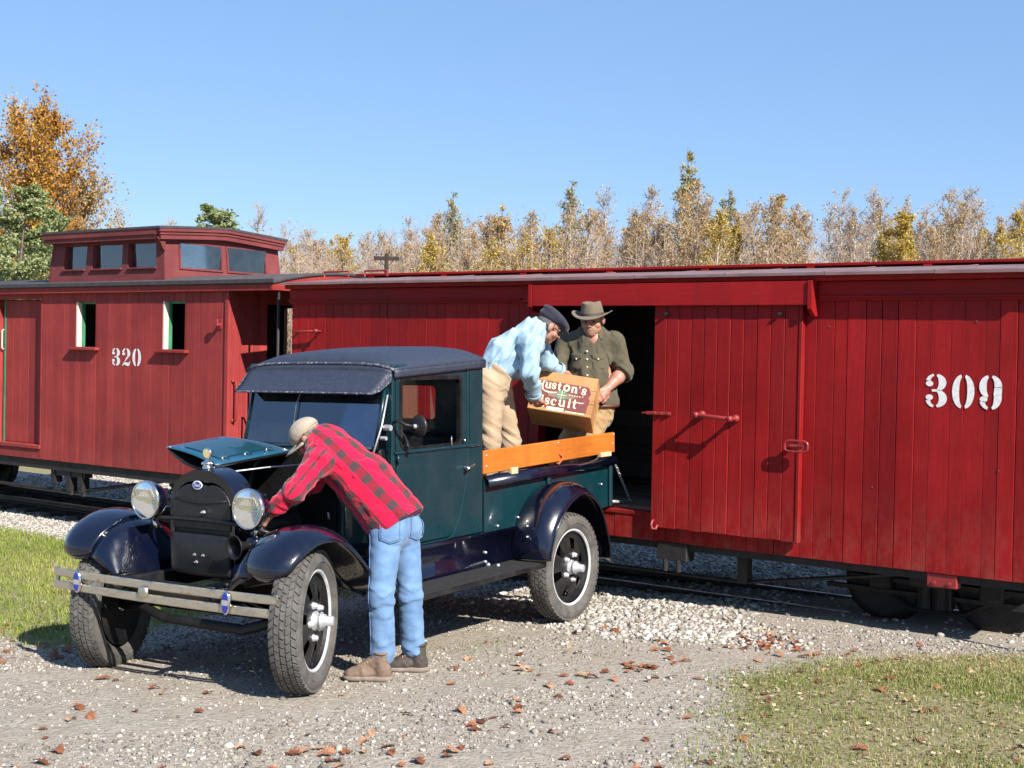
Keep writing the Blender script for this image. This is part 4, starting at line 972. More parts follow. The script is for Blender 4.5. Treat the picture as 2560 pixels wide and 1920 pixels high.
mb.add(vs,fs); part(mb,'cab_back',M['teal'],fix=True)
mb=MB(); mb.box((-.22,1.885,1.32),(.22,1.889,1.56)); part(mb,'rear_window',M['lens'])
# roof cloth
def roof_pt(u,v):
    x=(u*2-1); y=.955+v*.955; 
    ze=1.652+.052*v; prof=(1-abs(x)**4.5); lng=1-.55*(max(0,.16-v)/.16)**2-.35*(max(0,v-.90)/.10)**2
    return (x*(CW+.012),y,ze+.012+.088*prof**.75*lng+.018*math.sin(v*math.pi)*(1-x*x))
mb=MB(); mb.smooth=True; mb.grid(roof_pt,36,16)
top=part(mb,'roof_cloth',M['topcloth'],thick=.012)
mb=MB(); mb.smooth=True
def skirt(u,v):
    p=roof_pt(1,u) ; return (p[0]-.004*v,p[1],p[2]-.045*v)
for s_ in (1,-1): mb.grid(lambda u,v:(lambda p:(s_*p[0],p[1],p[2]))(skirt(u,v)),12,3)
part(mb,'roof_cloth_edge',M['topcloth'],top,thick=.010)['kind']='stuff'
mb=MB(); mb.smooth=True; mb.tube([roof_pt(i/24,0) for i in range(25)],.010,6); part(mb,'front_binding',M['worn'],top)
mb=MB(); mb.smooth=True; mb.grid(lambda u,v:(lambda p:(p[0],p[1]-.002,p[2]-.05*v-.01))(roof_pt(.02+.96*u,0)),20,2); part(mb,'roof_front_board',M['topcloth'],thick=.01)
# visor
def vis(u,v): 
    x=(u*2-1)*(.565-.02*v); return (x,.945-.145*v,1.655-.125*v-.012*math.sin(v*math.pi)+.010*(1-(u*2-1)**2)*(1-v))
mb=MB(); mb.smooth=True; mb.grid(vis,24,6); vz=part(mb,'sun_visor',M['topcloth'],thick=.010)
mb=MB(); mb.smooth=True; mb.tube([vis(i/24,1) for i in range(25)],.007,6); part(mb,'visor_edge',M['worn'],vz)
for s_ in (1,-1):
    mb=MB(); mb.smooth=False; mb.prism([(.945,1.655),(.80,1.53),(.86,1.545),(.945,1.60)],lambda a,c:(s_*(.566-.02*(.945-a)/.145),a,c),lambda a,c:(s_*(.572-.02*(.945-a)/.145),a,c)); part(mb,'visor_gusset',M['worn'],vz)
# windshield, slanted
def ws(u,v): return ((u*2-1)*.52,.858+.10*v,1.205+.40*v)
mb=MB(); mb.grid(ws,1,1); wsg=part(mb,'windshield',M['windshield'],thick=.006)
for pts in ([ws(0,0),ws(0,1)],[ws(1,0),ws(1,1)],[ws(0,0),ws(1,0)],[ws(0,1),ws(1,1)]):
    mb=MB(); mb.smooth=True; mb.tube(pts,.014,8); part(mb,'windshield_frame',M['teal'],wsg)
mb=MB(); mb.smooth=True; mb.tube([(.545,.94,1.52),(.548,.88,1.34),(.55,.80,1.19)],.006,6); part(mb,'windshield_stay',M['silver'],wsg)
mb=MB(); mb.smooth=True; mb.tube([(-.12,.945,1.56),(-.13,.90,1.45),(-.13,.875,1.33)],.004,6); part(mb,'wiper_arm',M['silver'],wsg)
mb=MB(); mb.cyl((.555,.90,1.33),(.60,.90,1.33),.018,.018,8); mb.cyl((.55,.87,1.27),(.59,.87,1.27),.012,.012,8); part(mb,'windshield_hinge',M['silver'],wsg)['kind']='stuff'
# mirror
mb=MB(); mb.smooth=True; mb.tube([(.585,.945,1.36),(.62,.94,1.372),(.66,.965,1.345),(.70,.995,1.337)],.010,8); mr=part(mb,'mirror_arm',M['black'])
mb=MB(); mb.smooth=True; mb.lathe([(-.012,0),(-.012,.03),(-.006,.060),(.004,.068),(.012,.066),(.012,0)],(.715,1.01,1.337),(.15,1,-.05),28); part(mb,'mirror_back',M['black'],mr)
mb=MB(); mb.smooth=True; mb.cyl((.70,.985,1.337),(.708,1.0,1.337),.014,.014,8); part(mb,'mirror_ball',M['silver'],mr)
# interior: floor, seat, steering wheel, dash
mb=MB(); mb.box((-.54,.74,.60),(.54,1.87,.63)); part(mb,'cab_floor',M['black'])
mb=MB(); mb.box((-.52,1.40,.66),(.52,1.84,.90),.04); part(mb,'seat_cushion',M['seat'])
mb=MB(); mb.smooth=True; mb.grid(lambda u,v:((u-.5)*1.04,1.72+.10*v+.04*math.sin(v*3),.90+.34*v-.03*(2*u-1)**4),14,8); part(mb,'seat_back',M['seat'],thick=.09)
mb=MB(); mb.smooth=True; mb.tube([(.26+.20*math.cos(t*math.pi/12),1.24+.07*math.sin(t*math.pi/12),1.12+.185*math.sin(t*math.pi/12)) for t in range(24)],.013,8,closed=True); st=part(mb,'steering_wheel',M['black'])
mb=MB(); mb.smooth=True; mb.tube([(.26,1.24,1.12),(.26,.98,.95),(.26,.74,.72)],.018,8); mb.tube([(.08,1.235,1.11),(.44,1.245,1.13)],.010,6); part(mb,'steering_column',M['black'],st)['kind']='stuff'
mb=MB(); mb.box((-.52,.90,1.10),(.52,.96,1.20),.015); part(mb,'dashboard',M['black'])
mb=MB(); mb.box((-.54,.96,1.64),(.54,1.86,1.655)); part(mb,'headlining',M['seat'])
# ---- bed
BW=.56; Y0,Y1=1.93,3.68
def rz(y): return .962+.030*(y-Y0)/(Y1-Y0)
bed=empty('cargo_bed'); bed.parent=truck
for s_ in (1,-1):
    mb=MB(); x0,x1=sorted((s_*(BW-.018),s_*BW)); mb.prism([(Y0,.59),(Y1,.60),(Y1,rz(Y1)-.02),(Y0,rz(Y0)-.02)],lambda a,c:(x0,a,c),lambda a,c:(x1,a,c)); part(mb,'side_panel',M['teal'],bed,fix=True)
    mb=MB(); mb.smooth=True
    mb.grid(lambda u,v:(s_*(BW-.012+.052*math.sin(v*math.pi*.62)),Y0-.0+u*(Y1-Y0+.03),rz(Y0+u*(Y1-Y0))-.002-.05*(1-math.cos(v*math.pi*.62))),2,8); part(mb,'top_rail',M['navy'],bed,thick=.008)
    for y in (2.72,Y1-.05):
        mb=MB(); a,b_=sorted((s_*(BW+.001),s_*(BW+.028))); mb.box((a,y-.022,.60),(b_,y+.022,rz(y)-.03),.010); part(mb,'stake_pocket',M['teal'],bed)
    mb=MB(); a,b_=sorted((s_*(BW-.001),s_*(BW+.012))); mb.box((a,Y0+.002,.590),(b_,2.40,.606),.004); part(mb,'bottom_moulding',M['teal'],bed)
    for (y,z) in ((2.33,.655),(2.08,.625),(2.02,.935),(3.50,.78)):
        mb=MB(); mb.smooth=True; mb.cyl((s_*BW,y,z),(s_*(BW+.014),y,z),.010,.007,8); part(mb,'bed_bolt',M['silver'],bed)
mb=MB(); mb.box((-BW+.02,Y0,.60),(BW-.02,Y0+.02,.95)); part(mb,'front_panel',M['teal'],bed)
me=MB().box((-.06,0,0),(.06,Y1-Y0-.03,.022),.003).mesh('bed_board',M['interior_floor'])
for k in range(9): link('bed_board',me,bed,(-.49+k*.1225,Y0+.022,.60))
tg=MB(); tg.box((-.53,Y1+.0,.612),(.53,Y1+.40,.632),.004,Matrix.Translation((0,Y1,.62))@Matrix.Rotation(R_(-6),4,'X')@Matrix.Translation((0,-Y1,-.62))); tg=part(tg,'tailgate',M['teal'],bed)
mb=MB(); mb.smooth=True; mb.tube([(BW-.03,Y1+.02,.63),(BW-.03,Y1+.40,.585)],.012,6); part(mb,'tailgate_edge',M['silver'],bed)
# tailgate chain, link by link
def chain(p0,p1,n):
    p0=Vector(p0);p1=Vector(p1); d=(p1-p0); st=d/n; ln=st.length
    b_=MB(); pts=[]
    for i in range(10):
        t=2*math.pi*i/10; pts.append((math.cos(t)*.009,0,math.sin(t)*ln*.62))
    b_.smooth=True; b_.tube(pts,.0032,5,closed=True); me=b_.mesh('chain_link',M['silver'])
    q=d.to_track_quat('Z','X')
    for i in range(n):
        o=link('chain_link',me,bed,p0+st*(i+.5)); o.rotation_mode='QUATERNION'; o.rotation_quaternion=q@Euler((0,0,(i%2)*math.pi/2)).to_quaternion()
for s_ in (1,-1): chain((s_*(BW+.0),Y1+.02,.955),(s_*.525,Y1+.37,.60),15)
for s_ in (1,-1):
    mb=MB(); mb.smooth=True; mb.cyl((s_*(BW-.01),Y1+.005,.955),(s_*(BW+.02),Y1+.02,.955),.014,.012,8); mb.cyl((s_*.525,Y1+.37,.60),(s_*.525,Y1+.40,.585),.012,.01,8); part(mb,'chain_anchor',M['silver'],bed)['kind']='stuff'
# orange side board on the driver's side
T_=math.atan(.030/1.79)
mb=MB(); mb.box((BW-.012,0,0),(BW+.016,1.795,.152),.005,Matrix.Translation((0,1.905,.979))@Matrix.Rotation(T_,4,'X')); ob=part(mb,'side_board',M['orange'],bed); ob['label']='bright orange wooden board along the bed'
for y in (1.96,2.85,3.64):
    mb=MB(); mb.box((BW-.045,y-.025,.80),(BW-.014,y+.025,1.12),.004); part(mb,'stake',M['orange'],bed)
for (y,z) in ((1.935,1.10),(1.935,1.03),(2.85,1.13),(3.68,1.145),(3.66,1.08)):
    mb=MB(); mb.smooth=True; mb.cyl((BW+.015,y,z),(BW+.020,y,z),.008,.006,8); part(mb,'board_screw',M['silver'],bed)
mb=MB(); mb.smooth=True; mb.tube([(BW+.02,2.86,1.05),(BW+.028,2.885,1.035),(BW+.026,2.89,1.012),(BW+.024,2.86,.992),(BW+.022,2.84,.978)],.007,6); part(mb,'rope_tie',simple('orange_cord',(.6,.10,.02),.8),bed)
mb=MB(); mb.box((BW-.005,2.22,.955),(BW+.03,2.30,1.0),.003); part(mb,'wood_block',simple('pale_pine_block',(.5,.38,.24),.7),bed)
mb=MB(); mb.box((BW-.005,3.46,.985),(BW+.03,3.62,1.02),.003); part(mb,'wood_block',bpy.data.materials['pale_pine_block'],bed)
# ------------------------------------------------------------------ implicit-surface modelling for bodies and clothes
def V3(*a): return np.array(a if len(a)==3 else a[0],float)
def unit(v): v=np.asarray(v,float); return v/np.linalg.norm(v)
def rc(a,b,ra,rb): return ('rc',V3(a),V3(b),ra,rb)
def ell(c,r,ax=None): return ('el',V3(c),V3(r),np.eye(3) if ax is None else np.array(ax,float))
def ecap(a,b,ra,rb,lat,flat): return ('ec',V3(a),V3(b),ra,rb,unit(lat),flat)
def prim_bbox(p):
    if p[0]=='rc' or p[0]=='ec': r=max(p[3],p[4]); return np.minimum(p[1],p[2])-r,np.maximum(p[1],p[2])+r
    r=p[2].max(); return p[1]-r,p[1]+r
def prim_d(p,X):
    if p[0]=='el':
        q=(X-p[1])@p[3].T; k0=np.sqrt(((q/p[2])**2).sum(-1)); k1=np.sqrt(((q/p[2]**2)**2).sum(-1))+1e-9
        return k0*(k0-1)/k1
    a,b,ra,rb=p[1:5]; ba=b-a; L2=ba@ba; q=X-a
    if p[0]=='ec':
        ax=ba/np.sqrt(L2); lat=p[5]-ax*(p[5]@ax); lat/=np.linalg.norm(lat); fr=np.cross(ax,lat); q=q+np.outer((q@fr).ravel(),fr).reshape(q.shape)*(1/p[6]-1)
    t=np.clip((q@ba)/L2,0,1); d=np.sqrt(((q-t[...,None]*ba)**2).sum(-1))-(ra+(rb-ra)*t)
    return d*(p[6] if p[0]=='ec' else 1)
class Wr:
    """cloth folds: sum of warped sine ridges"""
    def __init__(s,seed,amp=.004,n=9,lo=.05,hi=.16,dirs=None,mask=None):
        g=np.random.default_rng(seed); s.amp=amp; s.k=[]; s.mask=mask
        for i in range(n):
            d=unit(g.normal(size=3)) if dirs is None else unit(V3(dirs)+.55*g.normal(size=3)); s.k.append((d*2*math.pi/g.uniform(lo,hi),g.uniform(0,6.28),g.uniform(.5,1)))
    def __call__(s,X):
        w=np.zeros(X.shape[:-1]); 
        for i,(k,ph,a) in enumerate(s.k): w=w+a*(1-2*np.abs(np.sin(X@k*.5+ph+.8*w*(i%3==1))))
        r=-s.amp*w/len(s.k)**.5
        return r if s.mask is None else r*s.mask(X)
def surface_nets(prims,res,k=.02,wr=None,cuts=(),subs=(),pad=.03):
    bb=[prim_bbox(p) for p in prims]; lo=np.min([b[0] for b in bb],0)-pad; hi=np.max([b[1] for b in bb],0)+pad
    n=np.ceil((hi-lo)/res).astype(int)+1; D=np.full(n,1.0,np.float32)
    axs=[lo[i]+res*np.arange(n[i]) for i in range(3)]
    def win(b0,b1):
        i0=np.clip(np.floor((b0-lo)/res).astype(int),0,n-1); i1=np.clip(np.ceil((b1-lo)/res).astype(int)+1,1,n); return tuple(slice(a,b) for a,b in zip(i0,i1))
    def pts(w): return np.stack(np.meshgrid(*[axs[i][w[i]] for i in range(3)],indexing='ij'),-1)
    for p,(b0,b1) in zip(prims,bb):
        kk=k; w=win(b0-k-2.5*res,b1+k+2.5*res); d=prim_d(p,pts(w)); o=D[w]
        h=np.clip(.5+.5*(o-d)/kk,0,1); D[w]=np.where(o>.9,d,o*(1-h)+d*h-kk*h*(1-h))
    if wr is not None:
        m=np.abs(D)<.05; idx=np.argwhere(m); X=lo+idx*res; D[m]+=wr(X).astype(np.float32)
    for p,kk in subs:
        b0,b1=prim_bbox(p); w=win(b0-.02,b1+.02); d=-prim_d(p,pts(w)); o=D[w]; h=np.clip(.5-.5*(o-d)/kk,0,1); D[w]=o*(1-h)+d*h+kk*h*(1-h)
    for ct in cuts:   # keep the side where (x-c).n < 0, within a radius if one is given
        c,nv=V3(ct[0]),unit(ct[1])
        if len(ct)>2:
            w=win(c-ct[2],c+ct[2]); X=pts(w)-c; d=X@nv; D[w]=np.where((X**2).sum(-1)<ct[2]**2,np.maximum(D[w],d),D[w])
        else:
            w=tuple(slice(0,a) for a in n); d=(pts(w)-c)@nv; D=np.maximum(D,d.astype(np.float32))
    S=D<0; c=[S[i:n[0]-1+i,j:n[1]-1+j,l:n[2]-1+l] for i in (0,1) for j in (0,1) for l in (0,1)]
    cnt=sum(x.astype(np.int8) for x in c); act=(cnt>0)&(cnt<8); cells=np.argwhere(act)
    vid=np.full(act.shape,-1,np.int32); vid[act]=np.arange(len(cells))
    off=np.array([(i,j,l) for i in (0,1) for j in (0,1) for l in (0,1)]); val=np.stack([D[tuple((cells+o).T)] for o in off],1)
    acc=np.zeros((len(cells),3)); num=np.zeros(len(cells))
    for a in range(8):
        for b in range(a+1,8):
            if np.abs(off[a]-off[b]).sum()!=1: continue
            va,vb=val[:,a],val[:,b]; m=(va<0)!=(vb<0); t=va[m]/(va[m]-vb[m]); acc[m]+=off[a]+(off[b]-off[a])*t[:,None]; num[m]+=1
    P=lo+(cells+acc/num[:,None])*res
    F=[]
    for ax in range(3):
        o1,o2=[(1,2),(2,0),(0,1)][ax]; sl=[slice(1,-1)]*3; sl[ax]=slice(0,-1) ; A=S[tuple(slice(0,-1) if i==ax else slice(0,None) for i in range(3))]; Bv=S[tuple(slice(1,None) if i==ax else slice(0,None) for i in range(3))]
        e=np.argwhere(A!=Bv); e=e[(e[:,o1]>0)&(e[:,o2]>0)&(e[:,o1]<n[o1]-1)&(e[:,o2]<n[o2]-1)]
        flip=A[tuple(e.T)]
        u=np.zeros(3,int);u[o1]=1; v=np.zeros(3,int);v[o2]=1
        q=np.stack([vid[tuple((e-u-v).T)],vid[tuple((e-v).T)],vid[tuple(e.T)],vid[tuple((e-u).T)]],1); q[~flip]=q[~flip][:,::-1]; F.append(q)
    F=np.concatenate(F); F=F[(F>=0).all(1)]
    return P,F
def sdf_obj(name,prims,mat,parent,res=.008,k=.02,wr=None,cuts=(),subs=(),uv=None,relax=1):
    P,F=surface_nets(prims,res,k,wr,cuts,subs)
    inv=np.array(parent.matrix_world.inverted()) if False else None
    me=mesh_np(name,P-np.array(parent.location),F,mat,True)
    if uv is not None:
        # fabric coordinates from the nearest limb or torso axis
        best=np.full(len(P),1e9); UV=np.zeros((len(P),3))
        for (a,b,lat,u0,v0,rad) in uv:
            a=V3(a);b=V3(b);ax=unit(b-a);L=np.linalg.norm(b-a); q=P-a; t=np.clip(q@ax,0,L); d=np.linalg.norm(q-np.outer(t,ax),axis=1)-rad
            lat_=unit(V3(lat)-ax*(V3(lat)@ax)); fr=np.cross(ax,lat_); ang=np.arctan2(q@fr,q@lat_); m=d<best; best[m]=d[m]
            UV[m,0]=u0+ang[m]*rad*.9; UV[m,1]=v0+(q@ax)[m]
        at=me.attributes.new('cloth_uv','FLOAT_VECTOR','POINT'); at.data.foreach_set('vector',UV.astype(np.float32).ravel())
    return link(name,me,parent)
# ------------------------------------------------------------------ materials of people
def skin_mat(name,c):
    m,nt,b=nmat(name); v=objco(nt); h=noise(nt,22,5,.6,v)
    nt.links.new(ramp(nt,h,[(.3,[c[0]*.86,c[1]*.72,c[2]*.68]),(.7,c)]),b.inputs['Base Color']); b.inputs['Roughness'].default_value=.5
    b.inputs['Subsurface Weight'].default_value=.08; b.inputs['Subsurface Radius'].default_value=(.012,.005,.003); b.inputs['Subsurface Scale'].default_value=.5
    bump(nt,b,noise(nt,180,3,.6,v),.15,.001); return m
def cloth(name,c,var=.18,rough=.85,scale=14,weave=420,fold=.5,lo=None):
    m,nt,b=nmat(name); v=objco(nt); h=noise(nt,scale,5,.62,v,.6)
    lo=lo or [x*(1-var) for x in c]
    nt.links.new(ramp(nt,h,[(.32,lo),(.66,[min(1,x*(1+var*.6)) for x in c])]),b.inputs['Base Color']); b.inputs['Roughness'].default_value=rough; b.inputs['Specular IOR Level'].default_value=.2
    b.inputs['Sheen Weight'].default_value=.15
    f=noise(nt,11,5,.5,objco(nt,(.7,.7,1.5)),.6); w=noise(nt,weave,2,.5,v)
    mx=_n(nt,'ShaderNodeMath',operation='MULTIPLY_ADD'); nt.links.new(w,mx.inputs[0]); mx.inputs[1].default_value=.12; nt.links.new(f,mx.inputs[2])
    bump(nt,b,mx.outputs[0],fold*.8,.012); return m
def plaid_mat():
    m,nt,b=nmat('red_buffalo_plaid'); a=_n(nt,'ShaderNodeAttribute'); a.attribute_name='cloth_uv'
    sp=_n(nt,'ShaderNodeSeparateXYZ')
    nz=_n(nt,'ShaderNodeTexNoise'); nz.inputs['Scale'].default_value=9; nt.links.new(a.outputs['Vector'],nz.inputs['Vector'])
    ad=_n(nt,'ShaderNodeVectorMath',operation='MULTIPLY_ADD'); nt.links.new(nz.outputs['Color'],ad.inputs[0]); ad.inputs[1].default_value=(.012,.012,0); nt.links.new(a.outputs['Vector'],ad.inputs[2]); nt.links.new(ad.outputs[0],sp.inputs[0])
    def stripe(out,per,duty):
        d=_n(nt,'ShaderNodeMath',operation='DIVIDE'); nt.links.new(out,d.inputs[0]); d.inputs[1].default_value=per
        f=_n(nt,'ShaderNodeMath',operation='FRACT'); nt.links.new(d.outputs[0],f.inputs[0])
        l=_n(nt,'ShaderNodeMapRange'); l.interpolation_type='SMOOTHSTEP'; nt.links.new(f.outputs[0],l.inputs[0]); l.inputs[1].default_value=duty-.04; l.inputs[2].default_value=duty+.04; l.inputs[3].default_value=1; l.inputs[4].default_value=0
        l2=_n(nt,'ShaderNodeMapRange'); l2.interpolation_type='SMOOTHSTEP'; nt.links.new(f.outputs[0],l2.inputs[0]); l2.inputs[1].default_value=0; l2.inputs[2].default_value=.06
        mm=_n(nt,'ShaderNodeMath',operation='MULTIPLY'); nt.links.new(l.outputs[0],mm.inputs[0]); nt.links.new(l2.outputs[0],mm.inputs[1]); return mm.outputs[0]
    su=stripe(sp.outputs[0],.104,.48); sv=stripe(sp.outputs[1],.100,.46)
    c0=mixc(nt,su,(.56,.007,.045),(.19,.014,.028)); both=_n(nt,'ShaderNodeMath',operation='MULTIPLY'); nt.links.new(su,both.inputs[0]); nt.links.new(sv,both.inputs[1])
    onlyv=_n(nt,'ShaderNodeMath',operation='MULTIPLY'); nt.links.new(sv,onlyv.inputs[0]); onlyv.inputs[1].default_value=.16
    c1=mixc(nt,onlyv.outputs[0],c0,(.26,.010,.03)); c2=mixc(nt,both.outputs[0],c1,(.055,.035,.038)); nt.links.new(c2,b.inputs['Base Color'])
    b.inputs['Roughness'].default_value=.9; b.inputs['Specular IOR Level'].default_value=.15; b.inputs['Sheen Weight'].default_value=.2
    bump(nt,b,noise(nt,26,4,.6,objco(nt),1.0),.45,.012); return m
M['skin']=skin_mat('fair_sunlit_skin',(.42,.215,.15)); M['hair_grey']=simple('grey_brown_hair',(.16,.12,.09),.7,0,.4,60,.6); M['hair_dark']=simple('dark_grey_hair',(.085,.075,.07),.7,0,.4,60,.6)
M['stubble']=simple('reddish_stubble',(.30,.165,.11),.75,0,.3,160,.4)
M['plaid']=plaid_mat(); M['denim']=cloth('washed_blue_denim',(.130,.225,.375),.25,.85,7,500,.35,lo=(.085,.16,.285)); M['khaki']=cloth('khaki_cotton',(.37,.27,.175),.16,.85,10,420,.5); M['tan_work']=cloth('tan_canvas',(.36,.24,.12),.16,.85,10,420,.5)
M['blue_shirt']=cloth('pale_blue_chambray',(.29,.43,.54),.16,.8,11,420,.55); M['olive']=cloth('olive_linen',(.090,.078,.050),.20,.85,12,420,.6)
M['cap_tan']=cloth('faded_tan_cap',(.33,.27,.21),.2,.9,20,300,.3); M['cap_navy']=cloth('navy_wool_cap',(.028,.026,.040),.2,.9,30,260,.3); M['felt']=cloth('olive_felt_hat',(.145,.115,.080),.18,.9,25,260,.25); M['belt']=simple('brown_leather_belt',(.10,.032,.018),.5,0,.2,30)
M['boot']=simple('worn_brown_suede',(.17,.115,.085),.85,0,.3,40,.5); M['boot_dark']=simple('dark_brown_leather',(.055,.042,.036),.7,0,.3,40,.4); M['sole']=simple('grey_rubber_sole',(.20,.16,.13),.8,0,.2,40); M['glasses']=simple('dark_glasses_frame',(.02,.015,.015),.3); M['eye']=simple('dark_eye',(.03,.02,.015),.15); M['button']=simple('pale_button',(.6,.56,.48),.4); M['lace']=simple('tan_bootlace',(.30,.22,.15),.8); M['lip']=simple('lip_tone',(.36,.13,.10),.5)
def frame(fwd,up): f=unit(fwd); u=unit(V3(up)-f*(V3(up)@f)); r=np.cross(f,u); return r,f,u
def head_prims(c,fwd,up,s=1.0):
    r,f,u=frame(fwd,up); c=V3(c); A=np.array([r,f,u]); g=lambda x,y,z:c+s*(r*x+f*y+u*z)
    P=[ell(g(0,-.012,.028),V3(.074,.092,.082)*s,A),ell(g(0,.022,-.045),V3(.058,.066,.062)*s,A),ell(g(0,.056,-.090),V3(.028,.026,.022)*s,A),
       ell(g(0,.074,.018),V3(.050,.016,.012)*s,A),rc(g(0,.084,.008),g(0,.104,-.026),.009*s,.014*s),ell(g(.012,.092,-.030),V3(.009,.010,.007)*s,A),ell(g(-.012,.092,-.030),V3(.009,.010,.007)*s,A),
       ell(g(0,.078,-.056),V3(.024,.012,.007)*s,A),ell(g(0,.078,-.067),V3(.021,.012,.007)*s,A)]
    for sg in (-1,1):
        P+=[ell(g(sg*.045,.048,-.028),V3(.026,.026,.026)*s,A)]
    ears=[]
    for sg in (-1,1): ears+=[ell(g(sg*.080,-.012,-.004),V3(.010,.018,.030)*s,A),ell(g(sg*.083,-.020,.004),V3(.008,.016,.022)*s,A)]
    subs=[(ell(g(sg*.030,.086,.003),V3(.018,.012,.010)*s,A),.006) for sg in (-1,1)]+[(ell(g(0,.096,-.0615),V3(.022,.010,.0022)*s,A),.003)]
    eyes=[g(sg*.030,.070,.002) for sg in (-1,1)]
    return P,ears,subs,eyes,(r,f,u,g)
def hand_prims(w,d,nrm,side,s=1.0,curl=.5,spread=.05,thumb=1.0):
    """w wrist, d toward knuckles, nrm out of the back of the hand, side = which way the thumb lies"""
    d=unit(d); nrm=unit(V3(nrm)-d*(V3(nrm)@d)); t=np.cross(d,nrm)*side; w=V3(w)
    P=[rc(w+d*.012*s,w+d*.05*s+t*.012*s,.024*s,.022*s),rc(w+d*.015*s-t*.012*s,w+d*.068*s-t*.024*s,.020*s,.016*s),rc(w+d*.03*s,w+d*.074*s+t*.022*s,.02*s,.016*s),rc(w+d*.072*s-t*.026*s,w+d*.078*s+t*.026*s,.014*s,.0145*s)]
    F=[]
    for i,(o,ln) in enumerate(((.030,.068),(.010,.078),(-.010,.072),(-.029,.056))):
        b0=w+d*(.080-.004*abs(i-1))*s+t*o*s; dr=d+t*(o*spread*12)
        a1=curl*.8; a2=curl*1.9; a3=curl*2.6
        rot=lambda a: unit(dr)*math.cos(a)-nrm*math.sin(a)
        p1=b0+rot(a1)*ln*.45*s; p2=p1+rot(a2)*ln*.32*s; p3=p2+rot(a3)*ln*.25*s
        F+=[rc(b0,p1,.0098*s,.0090*s),rc(p1,p2,.0090*s,.0082*s),rc(p2,p3,.0082*s,.0070*s)]
    tb=w+d*.022*s+t*.024*s; t1=tb+(d*.62+t*.70*thumb-nrm*.35)*.036*s; t2=t1+(d*.85+t*.30*thumb-nrm*.40)*.030*s; t3=t2+(d*.9-nrm*.4+t*.05)*.022*s
    F+=[rc(tb,t1,.0145*s,.0115*s),rc(t1,t2,.0112*s,.0100*s),rc(t2,t3,.0100*s,.0080*s)]
    return P,F
def lerp(a,b,t): return V3(a)+(V3(b)-V3(a))*t
def dome(mb,g,rx,ry,rz,z0=0,n=24,m=8,amax=90,fr=0.0):
    mb.smooth=True
    def fn(u,v):
        a=2*math.pi*u; e=R_(amax)*v; k=math.cos(e)**.8; return tuple(g(rx*k*math.cos(a),ry*k*math.sin(a)+fr*math.sin(e),z0+rz*math.sin(e)))
    mb.grid(fn,n,m)
def local(parent): return lambda p: tuple(V3(p)-np.array(parent.location))
def eyes_and_glasses(per,g,s,glasses=True):
    pass

# ------------------------------------------------------------------ man bending into the engine
JF = dict(head=(0.349, 0.424, 1.294), neck=(0.433, 0.46, 1.251), shN=(0.521, 0.335, 1.190), shF=(0.36, 0.617, 1.253), chest=(0.500, 0.516, 1.208), belly=(0.642, 0.567, 1.070), pelvis=(0.794, 0.625, 0.873), elN=(0.530, 0.130, 1.037), haN=(0.389, 0.085, 0.905), elF=(0.217, 0.608, 1.033), haF=(0.14, 0.505, 0.985), hipN=(0.825, 0.549, 0.82), knN=(0.851, 0.488, 0.486), anN=(0.853, 0.508, 0.158), hipF=(0.782, 0.739, 0.815), knF=(0.851, 0.733, 0.451), anF=(0.848, 0.763, 0.153), toeN=(0.703, 0.372, 0.014), heelN=(0.912, 0.510, 0.014), toeF=(0.745, 0.680, 0.010), heelF=(0.915, 0.805, 0.010))
J={k:V3(v) for k,v in JF.items()}
CR=V3(.812,.583,.02); CU=V3(0,0,1.); CF=V3(-.583,.812,0)
pF=empty('person',(.86,.62,.02),'man in a red plaid shirt and blue jeans bending into the engine bay','person')
lat=unit(J['shF']-J['shN'])
res=.0075
wrF=Wr(3,.0075,8,.06,.16,dirs=(.5,.2,-.2))
shirt=[ecap(lerp(J['neck'],J['chest'],.35),J['belly'],.158,.172,lat,.86),ecap(J['belly'],lerp(J['pelvis'],J['belly'],-.30)+V3(.01,0,.01),.172,.182,lat,.94),rc(J['shN'],J['shF'],.078,.075),rc(J['shN'],J['elN'],.082,.062),rc(J['elN'],lerp(J['elN'],J['haN'],.86),.062,.048),rc(J['shF'],J['elF'],.08,.06),rc(J['elF'],J['haF'],.06,.05),rc(lerp(J['neck'],J['chest'],.3),lerp(J['neck'],J['head'],.25),.085,.062)]
uvF=[(J['neck'],J['pelvis'],lat,0,0,.15),(J['shN'],J['elN'],lat,.055,.03,.085),(J['elN'],J['haN'],lat,.055,.03+np.linalg.norm(J['elN']-J['shN']),.055),(J['shF'],J['elF'],lat,.02,.0,.07)]
spine=unit(J['pelvis']-J['belly'])
sdf_obj('shirt',shirt,M['plaid'],pF,res,.035,wrF,cuts=[(J['pelvis']+spine*.060,spine+V3(.10,.0,-.10)),(lerp(J['elN'],J['haN'],.84),J['haN']-J['elN'],.12)],subs=[],uv=uvF)
trous=[rc(J['hipN'],J['knN'],.094,.070),rc(J['knN'],J['anN'],.069,.070),rc(J['hipF'],J['knF'],.094,.068),rc(J['knF'],J['anF'],.067,.070),ecap(lerp(J['hipN'],J['hipF'],.5)+V3(-.02,0,.0),J['pelvis']+V3(-.0,0,.02),.135,.135,lat,.88),ell(J['hipN']+V3(.035,.02,.0),(.090,.088,.10)),ell(J['hipF']+V3(.035,-.01,.0),(.090,.088,.10))]
wrJ=Wr(8,.0070,5,.045,.10,dirs=(.5,-.3,1.8),mask=lambda X:.16+.8*np.exp(-((X[:,2]-.44)/.10)**2)+.9*np.exp(-((X[:,2]-.15)/.08)**2)+.35*np.exp(-((X[:,2]-.74)/.05)**2))
jeansF=sdf_obj('jeans',trous,M['denim'],pF,res,.03,wrJ,cuts=[((0,0,.112),(-.1,0,-1)),(J['pelvis']-spine*.03,-spine)])
